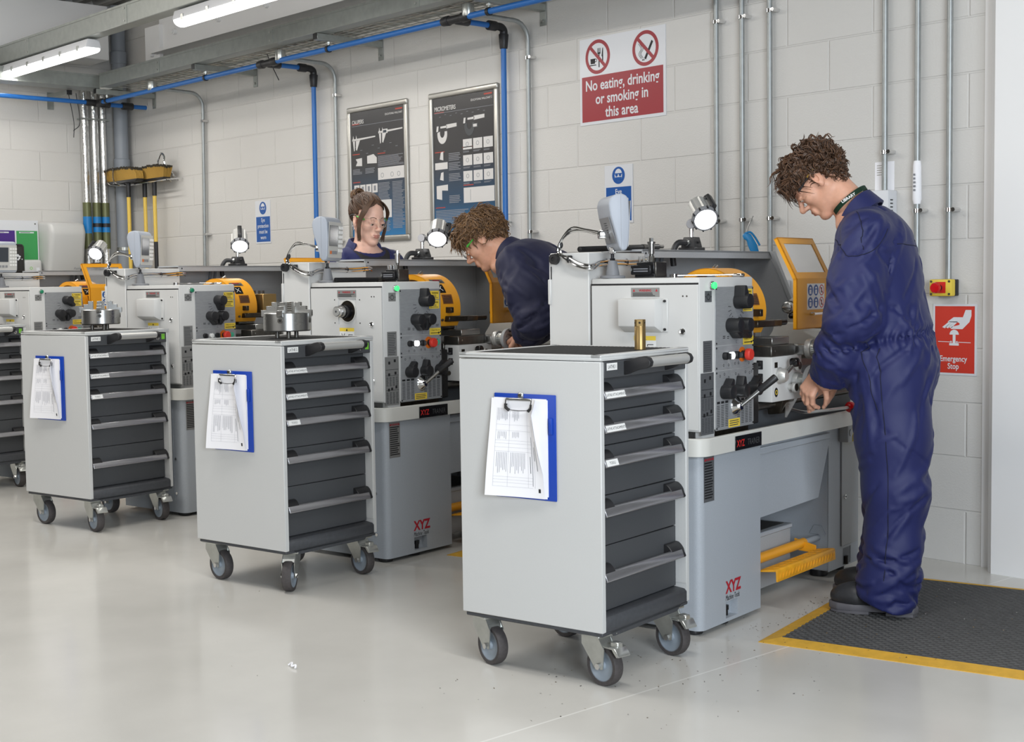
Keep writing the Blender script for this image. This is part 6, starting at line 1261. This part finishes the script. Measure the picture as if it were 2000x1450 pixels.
def person(name, loc, deg, sp, label):
    rnd = np.random.RandomState(sp['seed']); fem = sp.get('fem',False); ho,Rh = V3(*sp['head']),rotm(*sp['look'])
    tor = [(V3(x,0,z),r) for x,z,r in sp['torso']]; ysc = sp.get('ysc',.74); off = V3(0,sp.get('yoff',0),0); sk = 'skin_fair' if fem else 'skin'
    def torso_f(P, g=0):
        d = None; Pq = P-off
        for (a,ra),(b,rb) in zip(tor,tor[1:]):
            c = s_cap(Pq,a,b,ra+g,rb+g,(1,ysc,1)); d = c if d is None else smin(d,c,.04)
        sx,sz = sp['shoulder']
        return smin(d,s_cap(Pq,V3(sx,-sp['shw'],sz),V3(sx,sp['shw'],sz),.068+g,.068+g),.07)
    def limb_f(P, chain, g=0, k=.04):
        d = None
        for (a,ra),(b,rb) in zip(chain,chain[1:]):
            c = s_cap(P,a,b,ra+g,rb+g); d = c if d is None else smin(d,c,k)
        return d
    arms = [[(V3(*p),r) for p,r in ch] for ch in sp['arms']]; legs = [[(V3(*p),r) for p,r in ch] for ch in sp['legs']]
    # --- body: skin, one object
    S_ = Sk(); nb = V3(*sp['neck'])
    def hf(P):
        d = head_field((P-ho)@Rh,fem); a = ho+Rh@V3(-.022,0,-.045); d = smin(d,s_cap(P,a,nb,.047 if fem else .055,.052 if fem else .062),.022)
        return smin(d,s_ell(P,nb+V3(-.02,0,-.05),(.09,.13,.05)),.05)
    lo = np.minimum(ho-.165,nb-.14); hi = np.maximum(ho+.165,nb+.12); v,f = surface(hf,lo,hi,.0027)
    q = (v[f].mean(1)-ho)@Rh; A = np.abs(q[:,1]); m = np.zeros(len(f),int)
    lip = (q[:,0] > .082)&((((q[:,2]+.0622)/.0044)**2+(A/.0215)**2 < 1)|(((q[:,2]+.0715)/.0058)**2+(A/.0185)**2 < 1)); m[lip] = 1
    S_.add(v,f,m); tips_all = []
    for i,hn in enumerate(sp['hands']):
        caps,tips = hand_caps(*hn['pose'],hn['side'],hn['curl'],thumb=hn.get('thumb',(.5,.6))); W = np.asarray(hn['pose'][0],float); fo = V3(*hn['fore']); pts = np.array([c for k_ in caps for c in (k_[1],k_[2])]+[fo])
        v,f = surface(lambda P: hand_field(P,caps,W,fo),pts.min(0)-.04,pts.max(0)+.04,.0025); S_.add(v,f,0); tips_all.append(tips)
    def core(P):
        d = torso_f(P,-.022)
        for c in legs+arms: d = smin(d,limb_f(P,[(a,r*.72) for a,r in (c[:-1] if c[-1][0][2] < .2 else c)]),.03)
        return d
    v,f = surface(core,V3(*sp['lo']),V3(*sp['hi']),.016); S_.add(v,f,0)
    o = S_.build(name,[sk,'lips','brow'],None,label=label,cat='person'); o.location = (*loc,0); o.rotation_euler = (0,0,R(deg))
    b = MB()
    for tips in tips_all:
        for p,d,n in tips:
            p,d,n = Vector(p),Vector(d).normalized(),Vector(n).normalized(); s = d.cross(n); c = p+n*.0052-d*.001; b.prism([(.0042*math.cos(a*.524),.0055*math.sin(a*.524)) for a in range(12)],(0,.0012),'nail',o=c,ex=s,ey=d,ez=n)
    if tips_all and sp.get('nails'): b.build('fingernails',o)
    brows(o,ho,Rh,rnd,fem)
    for s_ in (-1,1):
        b = MB(); c = ho+Rh@V3(.0835,s_*.0315,-.002); b.sph(tuple(c),.0118,'eye_white',16,12); fx = Vector(Rh@V3(.86,0,-.51)); b.disc(Vector(c)+fx*.0113,Vector(Rh@V3(0,1,0)),Vector(Rh@V3(.51,0,.86)),(0,0),.0056,'iris',.0007,18); b.build('eye',o)
    # --- coverall
    mat = sp['cloth']; cr = creases(sp['folds'])
    def smooth_cloth(P):
        d = torso_f(P)
        for c in legs: d = smin(d,limb_f(P,c),.035)
        for c in arms: d = smin(d,limb_f(P,c),.022)
        return d
    allp = on_surface(smooth_cloth,np.concatenate([np.array(c[0]) for c in cr])); cr = [(allp[i*5:i*5+5],w_,a_) for i,(p_,w_,a_) in enumerate(cr)]
    def cov(P):
        d = smooth_cloth(P)
        if 'waist' in sp:
            wx,wz,sl = sp['waist']; e = (P[:,2]-wz-(P[:,0]-wx)*sl); d = d+.011*np.exp(-(e/.016)**2)*(P[:,1]**2 < .3); ang = np.arctan2(P[:,1],P[:,0]-wx); d = d-.004*np.exp(-(e/.03)**2)*np.sin(ang*46+3*np.sin(P[:,2]*40))
        d = d-folds(P,cr)-base_wrinkle(P,.0016,sp['seed'])
        for c in arms:   # clean cuffs
            a,b_ = c[-2][0],c[-1][0]; ax = (b_-a)/np.linalg.norm(b_-a); near = np.linalg.norm(P-b_,axis=1) < .14; d = np.where(near,np.maximum(d,(P-b_)@ax),d)
        for c in legs: d = np.maximum(d,np.where(np.abs(P[:,1]-c[-1][0][1]) < .16,sp['hem']+np.clip((P[:,0]-c[-1][0][0]+.05)*.35,0,.05)-P[:,2],-1))
        if fem:
            e = np.maximum(np.abs(P[:,1]-off[1])-.105*np.clip((P[:,2]-1.14)/.22,0,1),1.16-P[:,2]); e = np.maximum(e,-.01-P[:,0]); d = np.maximum(d,-np.maximum(e,-(torso_f(P)+.010)))
        nk = np.linalg.norm((P-nb)*V3(1,.85,.5),axis=1)-.085; return smax(d,-np.maximum(nk,-(P-nb)@(V3(*sp['neckax']))-.030),.008)
    v,f = surface(cov,V3(*sp['lo']),V3(*sp['hi']),sp.get('res',.0062)); C_ = Sk(); C_.add(v,f,0); cv = C_.build('coverall',[mat],o,label='navy coverall')
    if 'seams' in sp:
        b = MB()
        for path in sp['seams']:
            p_ = [tuple(p) for p in catmull([Vector(q) for q in path],6)]; P_ = on_surface(lambda Q: cov(Q)-.0006,p_,6); b.tube([tuple(p) for p in P_],.0016,'navy_seam',5)
        b.build('seams',cv)
    # collar: folded strip round the neck
    b = MB(); ax = V3(*sp['neckax']); ax /= np.linalg.norm(ax); fw = V3(1,0,0)-ax*ax[0]; fw /= np.linalg.norm(fw); lf = np.cross(ax,fw); n = 40; vs = []; fs = []; op = sp.get('open',22); cc = nb+V3(*sp.get('colo',(0,0,0)))
    for i in range(n+1):
        a = R(op+(360-2*op)*i/n); bk = .5-.5*math.cos(a); rx,ry = .070+.004*bk,.082; dirv = fw*math.cos(a)*rx+lf*math.sin(a)*ry; drop = sp.get('drop',.03)*(1-bk)**2
        un = dirv/np.linalg.norm(dirv)
        for r_,h in ((-.004,-.03),(-.010,.018+.016*bk),(-.006,.026+.018*bk),(.004,.024+.016*bk),(.020+.016*(1-bk),-.012-.030*(1-bk)),(.022+.016*(1-bk),-.018-.030*(1-bk)),(.014,-.022-.02*(1-bk)),(.004,.004)): vs.append(tuple(cc+dirv+un*r_+ax*(h-drop)))
    k = 8
    for i in range(n):
        for j in range(k): fs.append((i*k+j,i*k+(j+1)%k,(i+1)*k+(j+1)%k,(i+1)*k+j))
    fs += [tuple(range(k))[::-1],tuple(range(n*k,n*k+k))]; b.add(vs,[q[::-1] for q in fs],mat,True); b.build('collar',cv)
    if fem:
        v,f = surface(lambda P: np.maximum(torso_f(P,-.006), (.100-np.linalg.norm((P-nb-V3(.02,0,.015))*V3(.9,.95,.9),axis=1))),V3(-.2,-.32,1.05),V3(.25,.36,1.45),.007); C_ = Sk(); C_.add(v,f,0); C_.build('t_shirt',['tee_black'],o,label='black t-shirt')
    # --- boots
    for (bx,by,yaw) in sp['boots']:
        T = Matrix.Translation((bx,by,sp.get('floor',0)))@Matrix.Rotation(R(yaw),4,'Z')
        foot = lambda P: smin(smin(smin(s_ell(P,(.225,0,.052),(.068,.050,.045)),s_cap(P,(.05,0,.060),(.19,0,.055),.042,.045),.04),s_cap(P,(.055,0,.06),(.045,0,.17),.046,.052),.04),s_cap(P,(.15,0,.075),(.07,0,.12),.032,.036),.03)
        v,f = surface(lambda P: smax(foot(P),.022-P[:,2],.004),V3(-.03,-.07,.0),V3(.31,.07,.235),.005); v = np.array([tuple(T@Vector(p)) for p in v]); C_ = Sk(); C_.add(v,f,0); bt = C_.build('boot',['boot_black'],o)
        b = MB(); b.T = T; out = [(-.004,-.030),(.03,-.040),(.09,-.036),(.15,-.044),(.21,-.053),(.26,-.046),(.292,-.022),(.298,0),(.292,.024),(.26,.048),(.21,.053),(.15,.046),(.09,.037),(.03,.040),(-.004,.030),(-.014,0)]
        b.prism(out,(.010,.034),'sole_grey',ex=(1,0,0),ey=(0,1,0),ez=(0,0,1),bev=.004); b.prism([(x*.97+.004,y*.95) for x,y in out if x < .1],(0,.012),'sole_grey',ex=(1,0,0),ey=(0,1,0),ez=(0,0,1)); b.prism([(x*.97+.004,y*.95) for x,y in out if x > .12],(0,.012),'sole_grey',ex=(1,0,0),ey=(0,1,0),ez=(0,0,1)); b.build('sole',bt)
        b = MB(); b.T = T
        for j in range(4): x = .165-j*.022; z = .100+j*.014; b.tube([(x,-.026,z-.012),(x-.006,0,z+.003),(x-.012,.026,z-.010)],.0026,'glass_yellow' if j%2 else 'black_plastic',6,smooth=3)
        b.build('laces',bt)
    return o,cv,ho,Rh,rnd
def hair_child(o, ho, Rh, thick, seed, mats, capm, fem=False):
    lo = ho-.20; v,f = surface(lambda P: hair_cap((P-ho)@Rh,thick,.0035,seed,fem),ho-.19,ho+.19,.0045); C_ = Sk(); C_.add(v,f,0); return C_.build('hair',[capm],o)
def glasses(o, ho, Rh, m1, m2, w=1.0, lens='clear_plastic', high=0):
    H = lambda x,y,z: tuple(ho+Rh@V3(x,y*w,z+high)); t = MB(); rows = []; n = 18
    for z,dx in ((.022,-.004),(.010,.002),(-.006,.004),(-.018,.000),(-.024,-.005)):
        rows.append([H(.116+dx-.052*(abs(u)**2.2),u*.074,z-.006*(1-abs(u))*(z<0)*-1) for u in [(-1+2*i/n) for i in range(n+1)]])
    vs = [p for r in rows for p in r]; k = len(vs); fs = [(j*(n+1)+i,j*(n+1)+i+1,(j+1)*(n+1)+i+1,(j+1)*(n+1)+i) for j in range(4) for i in range(n)]
    vs2 = [tuple(np.array(p)+Rh@V3(.0018,0,0)) for p in vs]; fs2 = [tuple(a+k for a in q[::-1]) for q in fs]; edge = []
    ring = [i for i in range(n+1)]+[j*(n+1)+n for j in range(1,5)]+[4*(n+1)+i for i in range(n-1,-1,-1)]+[j*(n+1) for j in range(3,0,-1)]
    for a,b_ in zip(ring,ring[1:]+ring[:1]): edge.append((a,b_,b_+k,a+k))
    t.add(vs+vs2,fs+fs2+edge,lens,True); g = t.build('safety_glasses',o,label='clear safety glasses')
    for s in (-1,1):
        b = MB(); b.tube([H(.066,s*.073,.014),H(.045,s*.078,.016),H(.012,s*.081,.020)],[.0048,.0042,.0034],m1,8,smooth=4); b.tube([H(.012,s*.081,.020),H(-.020,s*.083,.024),H(-.045,s*.081,.012)],[.0034,.003,.0036],m2,8,smooth=4); b.build('temple',g)
    b = MB(); b.tube([rows[0][i] for i in range(n+1)],.0013,lens,6); b.build('brow_bar',g)
    return g
FZZ = [((-.05,.0,1.0),(.2,.25,.12),.006,(0,.3,1),70,1)]
# person at the nearest lathe
spA = dict(seed=3, head=(.197,0,1.548), look=(4,49,0), neck=(.058,0,1.432), neckax=(.55,0,.84), torso=[(-.070,.87,.150),(-.050,.98,.150),(-.030,1.10,.142),(-.012,1.22,.142),(.0,1.31,.128),(.035,1.40,.070)], ysc=.72, shoulder=(.0,1.345), shw=.125,
    arms=[[((.0,.155,1.345),.086),((.016,.210,1.19),.085),((.030,.232,1.05),.084),((.082,.185,.935),.078),((.136,.135,.840),.062)],[((.0,-.155,1.345),.088),((.012,-.215,1.19),.086),((.012,-.245,1.04),.078),((.055,-.17,.935),.066),((.078,-.120,.890),.062)]],
    legs=[[((-.065,.085,.88),.145),((-.088,.100,.64),.125),((-.098,.112,.45),.106),((-.092,.118,.25),.094),((-.078,.122,.14),.098),((-.072,.124,.01),.094)],[((-.060,-.085,.88),.145),((-.055,-.100,.64),.122),((-.052,-.108,.45),.104),((-.042,-.114,.25),.090),((-.030,-.118,.14),.094),((-.026,-.120,.03),.090)]],
    hands=[dict(pose=((.170,.104,.862),(.45,.10,-.80),(.35,.75,.25),),side=-1,curl=(95,85,80,78),fore=(.10,.165,.925)),dict(pose=((.132,-.035,.818),(.80,.15,-.35),(.1,-.3,.9)),side=1,curl=(70,75,80,85),fore=(.060,-.135,.895))], nails=True,
    boots=[(-.168,.122,0),(-.124,-.120,-3)], floor=.014, hem=.030, cloth='navy', waist=(-.05,.975,-.18), seams=[[(-.06,.30,.95),(-.075,.30,.80),(-.09,.30,.60),(-.095,.30,.45),(-.09,.30,.28),(-.08,.30,.10)],[(-.05,.3,.945),(-.02,.3,.90),(-.015,.3,.80),(-.045,.3,.74)],[(.03,.20,1.46),(.01,.22,1.42),(-.01,.25,1.36),(-.02,.28,1.30)],[(.10,.18,1.33),(.06,.3,1.30),(-.02,.3,1.285),(-.09,.25,1.31),(-.11,.2,1.37)],[(-.14,-.08,1.33),(-.16,-.03,1.31),(-.16,.04,1.31),(-.11,.15,1.31)]], lo=(-.36,-.40,.0), hi=(.32,.42,1.53), res=.0058,
    folds=[((-.083,.122,.10),(0,0,1),(.095,.092),.07,13,4,.13,.013,.012,7),((-.09,.118,.24),(.05,0,1),(.092,.092),.07,9,22,.13,.013,.008,8),((-.098,.112,.47),(.05,0,1),(.108,.105),.14,12,38,.14,.014,.007,9),((-.03,-.118,.12),(0,0,1),(.09,.09),.08,12,4,.12,.013,.012,12),((-.048,-.11,.30),(0,0,1),(.092,.092),.12,9,25,.13,.013,.008,13),
 ((-.075,.095,.70),(.05,0,1),(.13,.13),.14,10,55,.20,.014,.006,14),((-.06,0,.86),(0,0,1),(.155,.21),.07,16,50,.14,.012,.007,15),((-.045,0,1.03),(-.15,0,1),(.15,.20),.06,18,62,.12,.011,.0065,16),((-.015,0,1.2),(-.1,0,1),(.147,.20),.10,12,50,.20,.014,.007,17),
 ((.01,.225,1.17),(.02,.2,-1),(.085,.085),.10,9,40,.15,.013,.008,18),((.015,.245,1.05),(.1,0,-1),(.080,.080),.06,10,30,.12,.010,.006,19),((.07,.19,.94),(.6,-.5,-.7),(.072,.072),.06,9,30,.12,.010,.005,20),((.13,.13,.875),(.6,-.5,-.7),(.06,.06),.02,5,14,.10,.010,.006,21),((-.01,.16,1.31),(.3,.3,-1),(.10,.10),.05,8,60,.14,.012,.006,22)])
o,cv,ho,Rh,rnd = person('person',(-2.775,4.26),-157.95,spA,'person with curly brown hair and black boots, standing at the nearest lathe')
h = hair_child(o,ho,Rh,.009,3,None,'hair_brown'); b = MB()
strands(b,ho,Rh,rnd,620,lambda p: .048+.034*(p[0] > .03)+.012*(p[2] > .08),.0085,.0021,('hair_brown','hair_brown','hair_dark'),lambda p,v: (.9,0,-.45) if p[0] > .0 else (-.3,p[1]*5,-.9),lift=.015); strands(b,ho,Rh,rnd,170,lambda p: .062,.0085,.0021,('hair_brown','hair_brown','hair_dark'),lambda p,v: (.9,0,-.3),lift=.012,top=True); strands(b,ho,Rh,rnd,260,lambda p: .05,.006,.0021,('hair_brown','hair_brown','hair_dark'),lambda p,v: (.5,p[1]*4,-.6),lift=.005); b.build('curls',h)
glasses(o,ho,Rh,'black_plastic','glass_yellow',high=.004)
b = MB(); ax = V3(.55,0,.84); ax /= np.linalg.norm(ax); fw = V3(1,0,0)-ax*ax[0]; fw /= np.linalg.norm(fw); nb = V3(.058,0,1.432)
pts = [tuple(nb+fw*math.cos(R(a))*.072+V3(0,math.sin(R(a))*.082,0)+ax*(.034+.020*(.5-.5*math.cos(R(a))))) for a in range(30,331,12)]
vs = []; fs = []
for p in pts:
    for q in (-.009,.009): vs.append(tuple(np.array(p)+ax*q))
for i in range(len(pts)-1): fs.append((2*i,2*i+2,2*i+3,2*i+1)); fs.append((2*i,2*i+1,2*i+3,2*i+2))
b.add(vs,fs,'lanyard'); ly = b.build('lanyard',o,label='dark green lanyard'); b = MB(); a = R(100); c = nb+fw*math.cos(a)*.0745+V3(0,math.sin(a)*.0850,0)+ax*.0405; tx = (-fw*math.sin(a)*.072+V3(0,math.cos(a)*.082,0)); tx /= np.linalg.norm(tx); b.text('LIBRARY',.0145,'sticker_white',tuple(c),Vector(tx),Vector(ax),h=.002,bold=.02); b.build('lanyard_lettering',ly)
b = MB()
for i in range(9): b.rect((.1,.05,1.1),Vector((.35,.9,0)).normalized(),Z_,0,i*.022,.012,.012+i*.022,'sign_white') if 0 else None
# person bending over the second lathe
spB = dict(seed=11, head=(.385,0,1.389), look=(10,40,0), neck=(.262,0,1.315), neckax=(.80,0,.60), torso=[(-.17,.90,.140),(-.12,1.00,.140),(-.02,1.115,.135),(.08,1.205,.132),(.165,1.265,.118),(.235,1.305,.068)], ysc=.72, shoulder=(.155,1.275), shw=.125,
    arms=[[((.155,.155,1.270),.085),((.085,.205,1.15),.082),((.035,.215,1.035),.076),((.120,.09,.985),.066),((.215,-.035,.962),.052)],[((.155,-.155,1.275),.085),((.17,-.24,1.16),.080),((.18,-.28,1.05),.074),((.23,-.24,.98),.064),((.29,-.20,.925),.052)]],
    legs=[[((-.17,.085,.88),.140),((-.13,.10,.64),.12),((-.08,.11,.45),.102),((-.07,.115,.25),.09),((-.05,.12,.14),.094),((-.05,.12,.01),.09)],[((-.17,-.085,.88),.140),((-.11,-.10,.64),.12),((-.05,-.11,.45),.102),((-.03,-.115,.25),.09),((-.02,-.12,.14),.094),((-.02,-.12,.02),.09)]],
    hands=[dict(pose=((.232,-.050,.958),(.70,-.55,-.25),(-.15,.55,.75)),side=-1,curl=(95,90,88,85),fore=(.15,.04,.975)),dict(pose=((.305,-.190,.915),(.6,.5,-.5),(.3,-.6,.6)),side=1,curl=(90,90,90,90),fore=(.25,-.225,.96))],
    boots=[(-.145,.12,0),(-.115,-.12,0)], floor=.014, hem=.030, cloth='navy_dark', waist=(-.13,.985,-.6), lo=(-.40,-.42,.0), hi=(.42,.40,1.42), res=.0066,
    folds=[((-.055,.12,.10),(0,0,1),(.092,.092),.07,12,4,.13,.013,.012,7),((-.08,.11,.45),(0,0,1),(.105,.105),.14,10,35,.14,.014,.007,8),((.12,.18,1.21),(-.4,.3,-.9),(.085,.085),.07,9,40,.15,.013,.010,18),((.045,.215,1.05),(-.2,0,-1),(.078,.078),.045,14,14,.12,.011,.012,19),((.10,.12,1.0),(.5,-.8,-.25),(.07,.07),.06,12,24,.11,.011,.010,20),((.18,.0,.97),(.6,-.75,-.1),(.056,.056),.04,6,14,.09,.010,.007,21),((.05,0,1.17),(.7,0,.7),(.14,.19),.12,16,50,.20,.014,.009,17),((-.13,0,.98),(.6,0,.8),(.15,.20),.06,14,55,.14,.012,.008,16),((-.16,0,.85),(0,0,1),(.15,.2),.08,12,50,.14,.012,.007,15)])
o,cv,ho,Rh,rnd = person('person',(-4.35,4.25),-157.95,spB,'person with wavy fair brown hair in a navy coverall, bending low over the second lathe')
h = hair_child(o,ho,Rh,.008,5,None,'hair_fair'); b = MB()
strands(b,ho,Rh,rnd,640,lambda p: .036+.026*(p[2] > .07)+.026*(p[0] > .03),.0042,.0020,('hair_fair','hair_fair','hair_fair_dark'),lambda p,v: (.95,0,-.1) if p[0] > -.02 and p[2] > .06 else (-.4,p[1]*4,-.8),lift=.018); strands(b,ho,Rh,rnd,240,lambda p: .055,.0042,.0020,('hair_fair','hair_fair','hair_fair_dark'),lambda p,v: (.9,p[1]*2,-.2),lift=.014,top=True); strands(b,ho,Rh,rnd,420,lambda p: .05,.004,.0021,('hair_fair','hair_fair','hair_fair_dark'),lambda p,v: (.6,p[1]*5,-.5),lift=.006); b.build('curls',h)
glasses(o,ho,Rh,'glass_green','black_plastic')
# person behind the second lathe
spC = dict(seed=21, fem=True, head=(.012,.022,1.524), look=(2,13,0), neck=(-.020,.024,1.395), neckax=(.18,0,.98), torso=[(-.02,.90,.135),(-.02,1.02,.120),(-.015,1.14,.118),(-.01,1.24,.115),(-.012,1.30,.095),(-.018,1.365,.055)], ysc=.72, yoff=.028, shoulder=(-.015,1.302), shw=.118,
    arms=[[((-.015,.185,1.300),.070),((-.02,.225,1.16),.068),((-.02,.245,1.03),.062),((.06,.225,.95),.056),((.16,.17,.92),.046)],[((-.015,-.130,1.300),.070),((-.02,-.170,1.16),.068),((-.02,-.190,1.03),.062),((.06,-.17,.95),.056),((.16,-.12,.92),.046)]],
    legs=[[((-.02,.105,.88),.125),((-.02,.115,.64),.108),((-.02,.12,.45),.09),((-.03,.12,.25),.08),((-.03,.12,.01),.08)],[((-.02,-.055,.88),.125),((-.02,-.065,.64),.108),((-.02,-.07,.45),.09),((-.03,-.07,.25),.08),((-.03,-.07,.02),.08)]],
    hands=[dict(pose=((.172,.158,.915),(.85,-.4,-.2),(.1,.3,.9)),side=-1,curl=(60,60,60,60),fore=(.09,.20,.94)),dict(pose=((.172,-.108,.915),(.85,.4,-.2),(.1,-.3,.9)),side=1,curl=(60,60,60,60),fore=(.09,-.15,.94))],
    boots=[(-.12,.12,3),(-.12,-.07,-3)], floor=0, hem=.016, cloth='navy', waist=(-.02,1.0,0), lo=(-.24,-.30,.0), hi=(.26,.36,1.44), res=.0066, open=62, drop=.010, colo=(-.006,0,-.012),
    folds=[((-.02,.215,1.2),(0,.2,-1),(.07,.07),.09,8,40,.13,.012,.006,18),((-.02,-.16,1.2),(0,-.2,-1),(.07,.07),.09,8,40,.13,.012,.006,19),((-.015,.028,1.2),(0,0,1),(.12,.165),.09,12,60,.16,.013,.005,17)])
o,cv,ho,Rh,rnd = person('person',(-5.75,4.19),-2.86,spC,'person with brown hair in a bun and clear glasses, standing behind the second lathe')
h = hair_child(o,ho,Rh,.007,7,None,'hair_long',True); b = MB()
bun = V3(-.085,.0,.092)
for i in range(420):
    p,v = scalp_root(rnd,True); 
    tgt = bun+rnd.normal(size=3)*.012; pts = []
    for k in range(9):
        t = k/8; q = p*(1-t)+tgt*t; c = V3(-.014,0,.042); u = (q-c)/np.array([.097,.0714,.086]); r_ = np.linalg.norm(u); s_ = max(r_,1.0) if t > .8 else 1.0; q = c+u/r_*s_*np.array([.097,.0714,.086])+ (u/r_)*(.006+.006*math.sin(t*3.1)+.004*rnd.rand()*0)
        pts.append(tuple(ho+Rh@q))
    b.tube(pts,[.0020,.0034,.0034,.003],('hair_long','hair_long','hair_dark')[i%3],5,caps=False)
for i in range(90):
    a0 = rnd.rand()*6.28; tilt = rnd.normal()*.9; rr = .030*rnd.uniform(.55,1.1); e1 = V3(0,1,0); e2 = V3(-.4,0,.9); e2 /= np.linalg.norm(e2); e3 = np.cross(e1,e2); pts = []
    for k in range(10):
        t = a0+k/9*4.2; pts.append(tuple(ho+Rh@(bun+V3(-.022,0,.018)+e1*math.cos(t)*rr+e2*math.sin(t)*rr+e3*(math.sin(t*1.3+tilt)*.020))))
    b.tube(pts,[.0015,.0036,.0036,.001],('hair_long','hair_fair_dark','hair_fair')[i%3],5,caps=False)
for s in (-1,1):
    for i in range(52):
        j = rnd.rand(); x0 = .055-.028*j; pts = [(x0,s*.008+s*.01*j,.118-.006*j),(x0+.022,s*(.040+.006*j),.098),(x0+.030-.01*j,s*(.070+.006*j),.055),(.062-.022*j,s*(.078+.008*j),.005),(.060-.024*j,s*(.077+.006*rnd.rand()),-.045-.01*j),(.060-.020*j+rnd.normal()*.003,s*(.066+.008*rnd.rand()),-.085-.02*rnd.rand())]
        b.tube([tuple(ho+Rh@V3(*p)) for p in pts],[.0014,.0024,.0022,.0018,.0006],('hair_long','hair_long','hair_fair_dark')[i%3],5,smooth=4,caps=False)
b.build('bun_and_strands',h)
glasses(o,ho,Rh,'glass_green','black_plastic',w=.94)
b = MB()
for q in ((-.008,-.0775,-.034),(-.012,-.079,.014)): b.sph(tuple(ho+Rh@V3(*q)),.003,'chrome',10,8)
b.tube([tuple(ho+Rh@(V3(-.004,-.078,-.046)+V3(math.cos(a*.52)*.007,0,math.sin(a*.52)*.007))) for a in range(12)],.0012,'chrome',6,closed=True); b.build('earrings',o)
